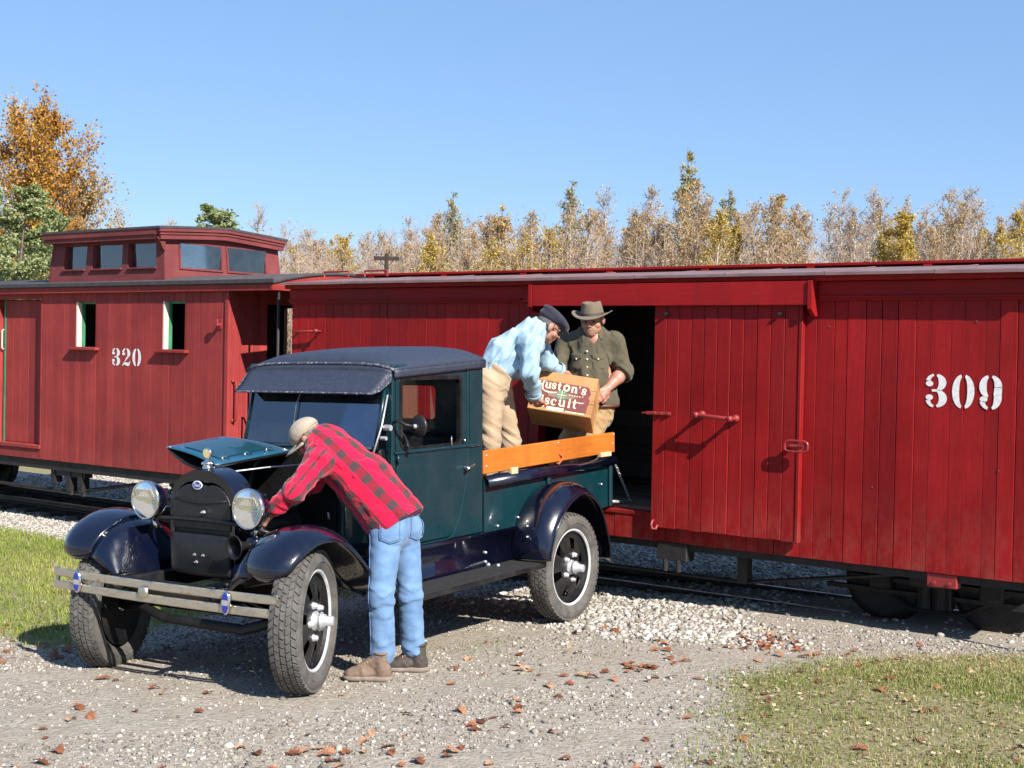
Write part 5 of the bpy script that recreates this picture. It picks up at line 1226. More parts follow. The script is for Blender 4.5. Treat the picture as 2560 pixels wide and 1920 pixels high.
# back pocket stitching
mb=MB(); pk=[]
q0=V3(.905,.50,.862)
P,ears,subs,eyes,(hr,hf,hu,hg)=head_prims(J['head'],-CR*.70-CU*.66+CF*.25,-CR*.45+CU*.9,.90)
hp,hfing=hand_prims(lerp(J['elN'],J['haN'],.92),J['haN']-J['elN']+V3(-.05,.03,-.03),V3(.3,-.8,.4),1,.92,.35)
hp2,hfing2=hand_prims(J['haF'],V3(-.5,-.4,-.5),V3(0,.3,.9),-1,.92,.4)
core=[rc(J['neck'],J['head'],.052,.05),ecap(J['neck'],J['belly'],.115,.12,lat,.75),ecap(J['belly'],J['pelvis'],.12,.115,lat,.8),rc(J['shN'],J['elN'],.05,.042),rc(J['elN'],lerp(J['elN'],J['haN'],.95),.040,.028),rc(J['shF'],J['elF'],.05,.042),rc(J['elF'],J['haF'],.042,.028),rc(lerp(J['neck'],J['chest'],.6),J['shN'],.06,.05),rc(lerp(J['neck'],J['chest'],.6),J['shF'],.06,.05),rc(J['hipN'],J['knN'],.075,.052),rc(J['knN'],J['anN'],.05,.036),rc(J['hipF'],J['knF'],.075,.052),rc(J['knF'],J['anF'],.05,.036),rc(J['pelvis'],J['hipN'],.09,.08),rc(J['pelvis'],J['hipF'],.09,.08)]
sdf_obj('body',core+P+ears+hp+hp2+hfing+hfing2,M['skin'],pF,.006,.012,None,subs=subs)
HA=np.array([hr,hf,hu]); s=.90
sdf_obj('hair',[ell(hg(0,-.022,.018),V3(.081,.092,.080)*s,HA)],M['hair_grey'],pF,.006,.01,Wr(4,.003,8,.015,.04),cuts=[(hg(0,.035,0),hf),(hg(0,0,-.055),-hu)],subs=[(ell(hg(0,.06,-.03),V3(.1,.07,.07)*s,HA),.01),(ell(hg(.082,-.008,-.012),V3(.02,.028,.034)*s,HA),.006),(ell(hg(-.082,-.008,-.012),V3(.02,.028,.034)*s,HA),.006)])
lc=local(pF)
cap=sdf_obj('cap',[ell(hg(0,-.010,.052),V3(.092,.110,.084)*s,HA)],M['cap_tan'],pF,.006,.01,None,cuts=[(hg(0,0,.030),-hu-hf*.12)])
mb=MB(); mb.smooth=True
def brim(u,v):
    a=(u-.5)*math.pi*.98; rr=.085+.075*v*math.cos(a)**.6 if abs(a)<1.5 else .085
    return lc(hg(math.sin(a)*(.082+.012*v),math.cos(a)*(.096+.095*v)-.005,.034-.016*v-.030*(math.sin(a)**2)))
mb.grid(brim,16,5); mb.build('cap_brim',M['cap_tan'],cap,thick=.005)
mb=MB(); mb.smooth=True; mb.tube([lc(hg(-.080,-.01,.012)),lc(hg(-.079,.05,.010)),lc(hg(-.066,.088,.004)),lc(hg(-.03,.098,.002))],.004,6); mb.build('glasses',M['glasses'],pF)
mb=MB(); mb.smooth=True; mb.tube([lc(hg(-.088*math.cos(t),-.108*math.sin(t)+.0,.036)) for t in np.linspace(.3,2.84,14)],.005,6); mb.build('cap_strap',M['cap_tan'],cap)
def shoe(per,toe,heel,ank,mat,s=1.0,name='boot'):
    toe=V3(toe);heel=V3(heel);ank=V3(ank); d=unit((toe-heel)*V3(1,1,0)); sd=np.cross(d,V3(0,0,1)); L=np.linalg.norm((toe-heel)[:2]); A=np.array([sd,d,V3(0,0,1)]); z=min(toe[2],heel[2])
    H=lambda t,x,zz: V3(heel[0],heel[1],0)+d*(L*t)+sd*x+V3(0,0,z+zz)
    up=[ell(H(.84,0,.036),V3(.041,.046,.030)*s,A),ell(H(.62,0,.046),V3(.043,.072,.040)*s,A),ell(H(.18,0,.048),V3(.038,.050,.052)*s,A),rc(H(.20,0,.085),H(.21,0,.160),.040*s,.042*s),rc(H(.30,0,.125),H(.62,0,.066),.034*s,.031*s)]
    o=sdf_obj(name,up,mat,per,.0055,.018,Wr(5,.002,6,.02,.06),cuts=[((0,0,z+.020),(0,0,-1)),((0,0,z+.158),(0,0,1))])
    so=[ell(H(.80,0,.018),V3(.048,.062,.024)*s,A),ell(H(.5,0,.018),V3(.043,.09,.024)*s,A),ell(H(.18,0,.018),V3(.044,.058,.026)*s,A)]
    q=sdf_obj('sole',so,M['sole'],per,.0055,.018,None,cuts=[((0,0,z-.002),(0,0,-1)),((0,0,z+.030),(0,0,1))])
    q.parent=o
    l_=local(per)
    for k in range(6):
        t_=.32+.058*k; zs=.125-.184*(t_-.30)+.034
        b_=MB(); b_.smooth=True; b_.tube([l_(H(t_+.01,-.030,zs-.022)),l_(H(t_-.005,-.012,zs-.001)),l_(H(t_+.005,.012,zs-.001)),l_(H(t_+.01,.030,zs-.022))],.0045,5); b_.build('lace',M['lace'],o)
    b_=MB(); b_.smooth=True; b_.tube([l_(H(.21,0,.155)+sd*.041*math.cos(t)+d*.041*math.sin(t)) for t in np.linspace(0,2*math.pi,18)[:-1]],.009,6,closed=True); b_.build('boot_collar',mat,o)
    return o
shoe(pF,J['toeN'],J['heelN'],J['anN'],M['boot']); shoe(pF,J['toeF'],J['heelF'],J['anF'],M['boot_dark'])
# stitched back pocket and side seam of the jeans, laid onto the cloth by ray casting
from mathutils.bvhtree import BVHTree
def caster(obj):
    me=obj.data; off=Vector(obj.parent.location); t=BVHTree.FromPolygons([v.co+off for v in me.vertices],[tuple(p.vertices) for p in me.polygons])
    def hit(p,d):
        h=t.ray_cast(Vector(p),Vector(d)); return None if h[0] is None else (h[0],h[1])
    return hit
def patch(per,cast,name,mat,c,u,v,n,w,h,lift=.004,nu=8,nv=8,shape=None,thick=.003):
    c=V3(c);u=unit(u);v=unit(v);n=unit(n); P=[];ok=True
    for i in range(nu+1):
        for j in range(nv+1):
            a=(i/nu-.5)*w; b=(j/nv-.5)*h
            if shape: a,b=shape(a,b)
            r=cast(c+u*a+v*b+n*.25,-n)
            if r is None: return None
            P.append(V3(r[0])+V3(r[1])*lift-np.array(per.location))
    b_=MB(); b_.smooth=True; b_.add(P,[(i*(nv+1)+j,(i+1)*(nv+1)+j,(i+1)*(nv+1)+j+1,i*(nv+1)+j+1) for i in range(nu) for j in range(nv)]); return b_.build(name,mat,per,thick=thick)
def seam(per,cast,name,mat,pts,n,r=.003,lift=.001,m=24):
    out=[]
    for i in range(m+1):
        t=i/m*(len(pts)-1); k=min(int(t),len(pts)-2); p=lerp(pts[k],pts[k+1],t-k); h=cast(p+unit(n)*.25,-unit(n))
        if h: out.append(tuple(V3(h[0])+V3(h[1])*lift-np.array(per.location)))
    if len(out)>2:
        b_=MB(); b_.smooth=True; b_.tube(out,r,5); return b_.build(name,mat,per)
cj=caster(jeansF); M['denim_dark']=cloth('denim_seam',(.12,.22,.42),.2,.9,12)
nb=V3(.62,-.76,.15); ub=unit(np.cross(V3(0,0,1),nb))
pt=lambda a,b:(a,b if b>-.02 else b-.020*(1-min(1,abs(a)/.05)))
for (cx,nn) in ((V3(.895,.500,.835),nb),(V3(.90,.72,.835),V3(.8,-.45,.1))):
    uu=unit(np.cross(V3(0,0,1),nn)); o=patch(pF,cj,'back_pocket',M['denim'],cx,uu,V3(0,0,1),nn,.105,.115,.003,8,8,pt)
    for a,b in (((-.052,.055),(.052,.055)),((-.052,.055),(-.052,-.055)),((.052,.055),(.052,-.055)),((-.052,-.055),(0,-.075)),((0,-.075),(.052,-.055))):
        seam(pF,cj,'pocket_stitch',M['denim_dark'],[cx+uu*a[0]+V3(0,0,a[1]),cx+uu*b[0]+V3(0,0,b[1])],nn,.0022,.006,8)
seam(pF,cj,'side_seam',M['denim_dark'],[V3(.775,.50,.80),V3(.80,.47,.62),V3(.815,.44,.46),V3(.82,.455,.30),V3(.82,.46,.14)],V3(.25,-.97,0),.003,.001,30)
seam(pF,cj,'seat_seam',M['denim_dark'],[V3(.87,.63,.86),V3(.88,.63,.78)],V3(.95,-.3,.1),.003,.001,12)
# ------------------------------------------------------------------ man in pale blue shirt on the truck bed
JB = dict(head=(0.275, 2.908, 1.985), neck=(0.208, 2.835, 1.955), shN=(0.274, 2.672, 1.864), shF=(0.114, 3.012, 1.86), chest=(0.143, 2.763, 1.905), belly=(0.052, 2.658, 1.778), pelvis=(0.02, 2.596, 1.654), elN=(0.300, 2.640, 1.655), wrN=(0.243, 2.778, 1.489), haN=(0.248, 2.880, 1.402), elF=(0.163, 3.07, 1.727), wrF=(0.186, 3.184, 1.671), haF=(0.2, 3.267, 1.65), hipN=(0.061, 2.514, 1.565), knN=(0.085, 2.485, 1.17), anN=(0.057, 2.485, 0.72), hipF=(-0.008, 2.70, 1.561), knF=(0.060, 2.76, 1.15), anF=(0.012, 2.78, 0.72))
J={k:V3(v) for k,v in JB.items()}
pB=empty('person',(.05,2.63,.62),'man in pale blue shirt and navy flat cap lifting the crate','person')
lat=unit(J['shF']-J['shN'])
shirt=[ecap(lerp(J['neck'],J['chest'],.4),J['belly'],.135,.150,lat,.80),ecap(J['belly'],J['pelvis']+V3(0,0,.0),.150,.132,lat,.86),rc(J['shN'],J['shF'],.082,.078),rc(J['shN'],J['elN'],.082,.070),rc(J['elN'],lerp(J['elN'],J['wrN'],.90),.070,.052),rc(J['shF'],J['elF'],.080,.066),rc(J['elF'],lerp(J['elF'],J['wrF'],.85),.064,.050),rc(lerp(J['neck'],J['chest'],.2),lerp(J['neck'],J['head'],.32),.078,.066),ell(J['belly']+V3(.07,.06,-.08),(.12,.12,.10))]
spine=unit(J['pelvis']-J['chest'])
sdf_obj('shirt',shirt,M['blue_shirt'],pB,.0075,.032,Wr(21,.0125,7,.05,.15,dirs=(.9,.6,-.2)),cuts=[(J['pelvis']+spine*.05,spine+V3(-.1,-.1,-.1)),(lerp(J['elN'],J['wrN'],.88),J['wrN']-J['elN'],.10),(lerp(J['elF'],J['wrF'],.95),J['wrF']-J['elF'],.09)])
trous=[rc(J['hipN'],J['knN'],.092,.074),rc(J['knN'],J['anN'],.074,.066),rc(J['hipF'],J['knF'],.092,.074),rc(J['knF'],J['anF'],.080,.068),ecap(lerp(J['hipN'],J['hipF'],.5),J['pelvis']+V3(.03,.02,.02),.135,.132,lat,.90),ell(J['hipN']+V3(-.05,-.03,.03),(.10,.09,.10)),ell(J['hipF']+V3(-.05,-.03,.03),(.10,.09,.10))]
sdf_obj('trousers',trous,M['khaki'],pB,.0075,.03,Wr(31,.0065,6,.05,.13,dirs=(.7,.4,1.0),mask=lambda X:.40+.6*np.exp(-((X[:,2]-1.18)/.12)**2)+.5*np.exp(-((X[:,2]-1.52)/.06)**2)),cuts=[((0,0,.70),(0,0,-1)),(J['pelvis']-spine*.035,-spine)])
P,ears,subs,eyes,(hr,hf,hu,hg)=head_prims(J['head'],CR*.80-CU*.52+CF*.28,CR*.45+CU*.9,.95); HA=np.array([hr,hf,hu]); s=.95
hp,hfing=hand_prims(J['wrN'],J['haN']-J['wrN'],V3(.35,-.75,-.35),1,1.0,.42)
hp2,hfing2=hand_prims(J['wrF'],J['haF']-J['wrF'],V3(.1,-.1,.95),-1,1.0,.25)
core=[rc(J['neck'],J['head'],.052,.05),ecap(lerp(J['neck'],J['chest'],.5),J['belly'],.105,.12,lat,.75),ecap(J['belly'],J['pelvis'],.12,.115,lat,.8),rc(J['shN'],J['elN'],.05,.042),rc(J['elN'],J['wrN'],.042,.027),rc(J['shF'],J['elF'],.05,.042),rc(J['elF'],J['wrF'],.042,.027),rc(lerp(J['neck'],J['chest'],.6),J['shN'],.06,.05),rc(lerp(J['neck'],J['chest'],.6),J['shF'],.06,.05),rc(J['hipN'],J['knN'],.075,.052),rc(J['knN'],J['anN'],.05,.036),rc(J['hipF'],J['knF'],.075,.052),rc(J['knF'],J['anF'],.05,.036),rc(J['pelvis'],J['hipN'],.09,.08),rc(J['pelvis'],J['hipF'],.09,.08)]
sdf_obj('body',core+P+ears+hp+hp2+hfing+hfing2,M['skin'],pB,.006,.012,None,subs=subs)
sdf_obj('hair',[ell(hg(0,-.022,.018),V3(.080,.092,.078)*s,HA)],M['hair_dark'],pB,.006,.01,Wr(4,.003,8,.015,.04),cuts=[(hg(0,.03,0),hf),(hg(0,0,-.060),-hu)],subs=[(ell(hg(0,.07,-.04),V3(.1,.07,.07)*s,HA),.01)]+[(ell(hg(k*.082,-.008,-.012),V3(.02,.028,.034)*s,HA),.006) for k in (-1,1)])
lc=local(pB)
sdf_obj('flat_cap',[ell(hg(0,.010,.088),V3(.098,.135,.044)*s,np.array([hr,unit(hf-hu*.22),unit(hu+hf*.22)])),ell(hg(0,-.02,.066),V3(.088,.105,.050)*s,HA),ell(hg(0,.118,.040),V3(.070,.050,.010)*s,np.array([hr,unit(hf-hu*.35),unit(hu+hf*.35)]))],M['cap_navy'],pB,.006,.02,None,cuts=[(hg(0,0,.026),-hu-hf*.0)])
b_=MB(); b_.smooth=True
for sg in (-1,1):
    b_.tube([lc(hg(sg*(.030+.022*math.cos(t)),.098-.010*abs(math.cos(t)),.000+.016*math.sin(t))) for t in np.linspace(0,2*math.pi,14)[:-1]],.0028,5,closed=True); b_.tube([lc(hg(sg*.053,.090,.004)),lc(hg(sg*.076,.04,.010)),lc(hg(sg*.082,-.01,.012))],.0028,5)
b_.build('glasses',M['glasses'],pB)
for e in eyes:
    b_=MB(); b_.smooth=True; e=lc(e); b_.lathe([(-.010,0),(-.007,.007),(0,.010),(.007,.007),(.010,0)],e,(0,0,1),10); b_.build('eye',M['eye'],pB)
# rolled sleeve cuffs
for a,b2,r_ in ((J['elN'],J['wrN'],.056),(J['elF'],J['wrF'],.054)):
    b_=MB(); b_.smooth=True; ax=unit(b2-a); c0=lerp(a,b2,.84); b_.lathe([(0,r_),(.008,r_+.004),(.030,r_+.002),(.034,r_-.006),(.030,r_-.010)],lc(c0),tuple(ax),20); b_.build('cuff',M['blue_shirt'],pB)
shoe(pB,(.19,2.545,.622),(.01,2.435,.622),J['anN'],M['boot_dark']); shoe(pB,(.15,2.86,.622),(-.03,2.75,.622),J['anF'],M['boot_dark'])
# collar
def collar(per,neck,dirn,r_,mat,name='collar'):
    b_=MB(); b_.smooth=True; l_=local(per); b_.lathe([(0,r_+.012),(.012,r_+.010),(.030,r_+.002),(.034,r_-.002),(.028,r_-.006)],l_(neck),tuple(unit(dirn)),22); return b_.build(name,mat,per)
collar(pB,lerp(J['neck'],J['head'],.05),J['head']-J['neck'],.062,M['blue_shirt'])

# ------------------------------------------------------------------ man in olive shirt and brimmed hat
JH = dict(head=(0.237, 3.547, 2.048), neck=(0.211, 3.601, 1.943), shN=(0.375, 3.643, 1.888), shF=(0.027, 3.529, 1.885), chest=(0.206, 3.594, 1.811), belly=(0.232, 3.575, 1.613), pelvis=(0.235, 3.61, 1.432), elN=(0.452, 3.666, 1.67), wrN=(0.408, 3.513, 1.543), haN=(0.385, 3.445, 1.489), elF=(0.003, 3.459, 1.703), wrF=(0.075, 3.348, 1.574), haF=(0.092, 3.298, 1.531), hipN=(0.268, 3.61, 1.36), knN=(0.205, 3.48, 1.02), anN=(0.13, 3.45, 0.70), hipF=(0.160, 3.615, 1.354), knF=(0.05, 3.46, 1.02), anF=(-.03, 3.42, 0.70))
J={k:V3(v) for k,v in JH.items()}
pH=empty('person',(.22,3.59,.62),'stout man in olive shirt and brimmed felt hat holding the crate end','person')
lat=unit(J['shN']-J['shF'])
shirt=[ecap(lerp(J['neck'],J['chest'],.55),J['belly'],.165,.190,lat,.78),ecap(J['belly'],J['pelvis']+V3(0,0,.02),.190,.180,lat,.84),rc(J['shN'],J['shF'],.080,.080),rc(J['shN'],J['elN'],.078,.070),rc(J['shF'],J['elF'],.078,.068),rc(lerp(J['neck'],J['chest'],.25),J['neck'],.10,.075),rc(J['elF'],lerp(J['elF'],J['wrF'],.5),.076,.062),rc(J['elN'],lerp(J['elN'],J['wrN'],.15),.070,.070)]
neckcut=[(ell(J['neck']+V3(.055,-.075,.012),(.036,.05,.075),np.array([unit(V3(.81,.58,0)),unit(V3(.5,-.8,.2)),V3(0,0,1)])),.01)]
sdf_obj('shirt',shirt,M['olive'],pH,.0075,.032,Wr(41,.0110,8,.05,.16,dirs=(.8,.6,.35)),cuts=[((0,0,1.40),(0,0,-1)),(lerp(J['elN'],J['wrN'],.14),J['wrN']-J['elN'],.12),(lerp(J['elF'],J['wrF'],.45),J['wrF']-J['elF'],.10)],subs=neckcut)
trous=[rc(J['hipN'],J['knN'],.112,.080),rc(J['knN'],J['anN'],.080,.072),rc(J['hipF'],J['knF'],.112,.085),rc(J['knF'],J['anF'],.092,.075),ecap(lerp(J['hipN'],J['hipF'],.5),J['pelvis']+V3(0,0,.03),.165,.165,lat,.86)]
sdf_obj('trousers',trous,M['tan_work'],pH,.0075,.03,Wr(51,.0060,6,.05,.12,dirs=(.7,.4,1.0)),cuts=[((0,0,.70),(0,0,-1)),((0,0,1.45),(0,0,1))])
b_=MB(); b_.smooth=True; fr_=np.cross(lat,V3(0,0,1)); b_.tube([local(pH)(V3(.235,3.61,1.405)+lat*.172*math.cos(t)+fr_*.148*math.sin(t)) for t in np.linspace(0,2*math.pi,30)[:-1]],.014,6,closed=True); b_.build('belt',M['belt'],pH)
P,ears,subs,eyes,(hr,hf,hu,hg)=head_prims(J['head'],-CF*.86-CR*.30-CU*.12,CU+CF*.0-CR*.04,1.02); HA=np.array([hr,hf,hu]); s=1.02
P=P+[ell(hg(0,.012,-.058),V3(.064,.060,.050)*s,HA)]
hp,hfing=hand_prims(J['wrN'],J['haN']-J['wrN'],V3(.8,-.2,.3),-1,1.05,.38)
hp2,hfing2=hand_prims(J['wrF'],J['haF']-J['wrF'],V3(-.5,-.6,.3),1,1.05,.4)
core=[rc(J['neck'],J['head']+V3(0,.02,-.03),.060,.054),ecap(lerp(J['neck'],J['chest'],.5),J['belly'],.13,.15,lat,.75),ecap(J['belly'],J['pelvis'],.15,.14,lat,.8),rc(J['shN'],J['elN'],.06,.050),rc(J['elN'],lerp(J['elN'],J['wrN'],.4),.052,.050),rc(lerp(J['elN'],J['wrN'],.4),J['wrN'],.050,.031),rc(J['shF'],J['elF'],.06,.050),rc(J['elF'],J['wrF'],.052,.030),rc(lerp(J['neck'],J['chest'],.6),J['shN'],.07,.05),rc(lerp(J['neck'],J['chest'],.6),J['shF'],.07,.05),rc(J['hipN'],J['knN'],.085,.06),rc(J['knN'],J['anN'],.06,.04),rc(J['hipF'],J['knF'],.085,.06),rc(J['knF'],J['anF'],.06,.04),rc(J['pelvis'],J['hipN'],.1,.09),rc(J['pelvis'],J['hipF'],.1,.09),ell(J['neck']+V3(.030,-.045,-.045),(.07,.05,.075))]
sdf_obj('body',core+P+ears+hp+hp2+hfing+hfing2,M['skin'],pH,.006,.012,None,subs=subs)
lc=local(pH)
sdf_obj('beard',[ell(hg(0,.022,-.056),V3(.0625,.0705,.058)*s,HA),ell(hg(0,.056,-.092),V3(.030,.028,.024)*s,HA)],M['stubble'],pH,.005,.02,Wr(6,.0015,8,.01,.02),cuts=[(hg(0,0,-.028),hu-hf*.25),(hg(0,-.02,0),-hf)],subs=[(ell(hg(0,.094,-.060),V3(.022,.02,.012)*s,HA),.004)])
sdf_obj('hair',[ell(hg(0,-.022,.018),V3(.079,.090,.078)*s,HA)],M['hair_dark'],pH,.006,.01,None,cuts=[(hg(0,.02,0),hf),(hg(0,0,-.045),-hu)],subs=[(ell(hg(0,.07,-.04),V3(.1,.07,.07)*s,HA),.01)])
b_=MB(); b_.add([lc(hg(.020*math.cos(t),.0915-.003*math.cos(t)**2,-.0612+.005*math.sin(t))) for t in np.linspace(0,2*math.pi,16)[:-1]],[tuple(range(15))]); b_.build('mouth',M['lip'],pH)
for e in eyes:
    b_=MB(); b_.smooth=True; e=lc(e); b_.lathe([(-.011,0),(-.008,.008),(0,.011),(.008,.008),(.011,0)],e,(0,0,1),10); b_.build('eye',M['eye'],pH)
for sg in (-1,1):
    b_=MB(); b_.smooth=True; b_.tube([lc(hg(sg*.014,.092,.022)),lc(hg(sg*.032,.090,.026)),lc(hg(sg*.050,.078,.021))],[.004,.005,.003],6); b_.build('eyebrow',M['hair_dark'],pH)
# hat
b_=MB(); b_.smooth=True
def crownf(u,v):
    a=2*math.pi*u; e=v
    rx,ry=(.087-.026*e**1.3)*s,(.105-.026*e**1.3)*s
    if e>.8: k=1-((e-.8)/.2)**1.6; rx*=k; ry*=k
    z=.040+.100*min(e/.82,1)+ (.006*math.sin((e-.8)/.2*math.pi/2) if e>.8 else 0)
    z-= .034*max(0,(e-.72)/.28)**1.2*math.exp(-((math.cos(a)*rx)/.03)**2)          # crease along the top
    pinch=1-.14*math.exp(-((math.sin(a)-.75)/.25)**2)*max(0,(e-.35)/.65)*abs(math.cos(a))**.5
    return lc(hg(rx*math.cos(a)*pinch/s,ry*math.sin(a)/s-.004,z/1.0))
b_.grid(crownf,36,16,closed_u=True); hat=b_.build('hat_crown',M['felt'],pH)
b_=MB(); b_.smooth=True
def brimf(u,v):
    a=2*math.pi*u; rx=.086+.064*v; ry=.104+.060*v; c,s_=math.cos(a),math.sin(a)
    z=.040+.034*v**1.5*abs(c)**2.2-.016*v*max(0,s_)-.006*v*max(0,-s_)+.004*v*c
    return lc(hg(rx*c,ry*s_-.004,z))
b_.grid(brimf,40,8,closed_u=True); b_.build('hat_brim',M['felt'],hat,thick=.005)
b_=MB(); b_.smooth=True; b_.grid(lambda u,v:lc(hg(.0885*math.cos(2*math.pi*u)*(1-.02*v),.1065*math.sin(2*math.pi*u)*(1-.02*v)-.004,.042+.020*v)),36,2,closed_u=True); b_.build('hat_band',simple('dark_hat_band',(.06,.045,.03),.7),hat)
# rolled short sleeve cuff, collar points, placket buttons, chest pockets
b_=MB(); b_.smooth=True; ax=unit(J['wrN']-J['elN']); b_.lathe([(-.025,.082),(-.005,.086),(.012,.084),(.014,.074),(.0,.072)],lc(lerp(J['elN'],J['wrN'],.12)),tuple(ax),22); b_.build('cuff',M['olive'],pH)
def onchest(x,z,off=.004):
    """point on the shirt front: x along lat from the button line, world height z"""
    c=lerp(J['chest'],J['belly'],(1.811-z)/.198); fr=unit(np.cross(V3(0,0,1),lat))*-1
    fr=-fr if fr@V3(.5,-.8,0)<0 else fr
    rr=.165+.025*(1.811-z)/.2; k=math.sqrt(max(.02,1-(x/rr)**2)); return c+lat*x+fr*(rr*.78*k+off+.010)
for k,z in enumerate((1.815,1.755,1.695,1.635,1.575)):
    b_=MB(); b_.smooth=True; p_=onchest(0.0,z,.004); nd=unit(p_-lerp(J['chest'],J['belly'],(1.811-z)/.198)); b_.lathe([(0,.0085),(.004,.008),(.0045,0)],lc(p_),tuple(nd),10); b_.build('button',M['button'],pH)
for sg in (-1,1):
    b_=MB(); b_.smooth=True
    b_.grid(lambda u,v:lc(onchest(sg*.085+(u-.5)*.085,1.79-.105*v-.012*(1-abs(u-.5)*2)*(v>.9),.006)),8,8); pk=b_.build('chest_pocket',M['olive'],pH,thick=.004)
    b_=MB(); b_.smooth=True; b_.grid(lambda u,v:lc(onchest(sg*.085+(u-.5)*.09,1.797-(.034+.014*(1-abs(u-.5)*2))*v,.011)),8,4); b_.build('pocket_flap',M['olive'],pk,thick=.004)
    b_=MB(); b_.smooth=True; p_=onchest(sg*.085,1.757,.015); b_.lathe([(0,.007),(.004,.006),(.0045,0)],lc(p_),(.5,-.85,.1),10); b_.build('pocket_button',M['button'],pk)
    b_=MB(); fr_=unit(V3(.5,-.85,0)); n0=J['neck']+lat*sg*.062+fr_*.075+V3(0,0,.012); b_.add([lc(n0+lat*sg*.02+V3(0,0,.035)-fr_*.03),lc(n0-lat*sg*.018+V3(0,0,-.015)+fr_*.018),lc(n0+lat*sg*.012+V3(0,0,-.055)+fr_*.040),lc(n0+lat*sg*.050+V3(0,0,-.020)+fr_*.018)],[(0,1,2,3)]); b_.build('collar',M['olive'],pH,thick=.005)
shoe(pH,(.19,3.32,.622),(.11,3.49,.622),J['anN'],M['boot_dark']); shoe(pH,(.01,3.30,.622),(-.05,3.46,.622),J['anF'],M['boot_dark'])

# ------------------------------------------------------------------ biscuit crate held between the two men
CM=Matrix(((.9026,-.4263,-.0604),(.41,.8081,.423),(-.1315,-.4065,.9041)))
CL,CD,CH=.470,.329,.311
crate=empty('wooden_crate',(.213,3.2254,1.4399),'pine biscuit crate with dark red printed label, carried by two men','crate',rot=CM)
M['pine']=wood_paint('honey_pine_boards',(.45,.225,.095),.5,.07,.35,'x',(.20,.09,.035)); M['pine_end']=wood_paint('honey_pine_end',(.47,.245,.105),.5,.07,.3,'z',(.25,.12,.05))
def cpart(lo,hi,name,mat='pine',ch=.003): return MB().box(lo,hi,ch).build(name,M[mat],crate)
hb=CH/3
for k in range(3):
    cpart((-CL/2+.0,-CD/2,-CH/2+k*hb+.0006),(CL/2,-CD/2+.014,-CH/2+(k+1)*hb-.0006),'front_board'); cpart((-CL/2,CD/2-.014,-CH/2+k*hb+.0006),(CL/2,CD/2,-CH/2+(k+1)*hb-.0006),'back_board')
for k in range(3):
    cpart((-CL/2,-CD/2+.0145+k*.0998,-CH/2),(CL/2,-CD/2+.0135+(k+1)*.0998,-CH/2+.013),'bottom_board')
    cpart((-CL/2,-CD/2+.0145+k*.0998,CH/2-.013),(CL/2,-CD/2+.0135+(k+1)*.0998,CH/2),'top_board')
for sx in (-1,1):
    a,b2=sorted((sx*(CL/2-.022),sx*(CL/2-.002)))
    for k in range(2): cpart((a,-CD/2+.0145,-CH/2+.0135+k*.1425),(b2,CD/2-.0145,-CH/2+.0125+(k+1)*.1425),'end_board','pine_end')
# nails
for x in (-CL/2+.012,CL/2-.012):
    for k in range(6):
        b_=MB(); b_.cyl((x,-CD/2+.001,-CH/2+.025+k*.052),(x,-CD/2-.0012,-CH/2+.025+k*.052),.0032,.003,6); b_.build('nail',M['iron'],crate)
yl=-CD/2-.0016
M['label_red']=simple('faded_maroon_print',(.155,.034,.036),.7,0,.25,40); M['label_cream']=simple('cream_print',(.74,.62,.40),.7,0,.12,60); M['label_green']=simple('dull_green_print',(.075,.17,.115),.7,0,.15,40); M['label_grey']=simple('grey_brown_print',(.20,.14,.10),.7,0,.2,40)
zt=lambda z: .075-(.075-z)*1.20
FL=lambda x,z,o=0: (x,yl-o,zt(z))
b_=MB(); pl=[(-.222,.062),(-.206,.078),(.150,.076),(.185,.072),(.190,.058),(.205,.030),(.190,.006),(.206,-.012),(.195,-.050),(.195,-.096),(-.10,-.096),(-.222,-.092)]
b_.prism(pl,lambda a,c:(a,-CD/2+.0005,zt(c)),lambda a,c:(a,yl,zt(c))); lab=b_.build('printed_label',M['label_red'],crate,fix=True)
b_=MB(); b_.add([FL(x,z,.0006) for x,z in ((-.12,.012),(-.10,-.018),(-.03,-.022),(.07,-.020),(.10,.0),(.06,.014),(-.05,.018))],[tuple(range(7))]); b_.build('label_shading',M['label_grey'],lab)
b_=MB(); b_.add([FL(x,z,.0012) for x,z in ((-.038,-.030),(.026,-.030),(.026,.030),(-.038,.030))],[(0,1,2,3)]); b_.build('emblem_square',M['label_green'],lab)
b_=MB()
for (x0,z0,x1,z1) in ((-.008,-.030,-.004,.030),(-.038,-.003,.026,.001)): b_.add([FL(x0,z0,.0018),FL(x1,z0,.0018),FL(x1,z1,.0018),FL(x0,z1,.0018)],[(0,1,2,3)])
for (cx_,cz_) in ((-.023,.015),(.011,.015),(-.023,-.017),(.011,-.017)): stroke(b_,[(cx_-.006,cz_,.0015),(cx_,cz_+.003,.003),(cx_+.006,cz_,.0015)],.003,lambda a,c:FL(a,c,.0018))
b_.build('emblem_cross',M['label_cream'],lab)
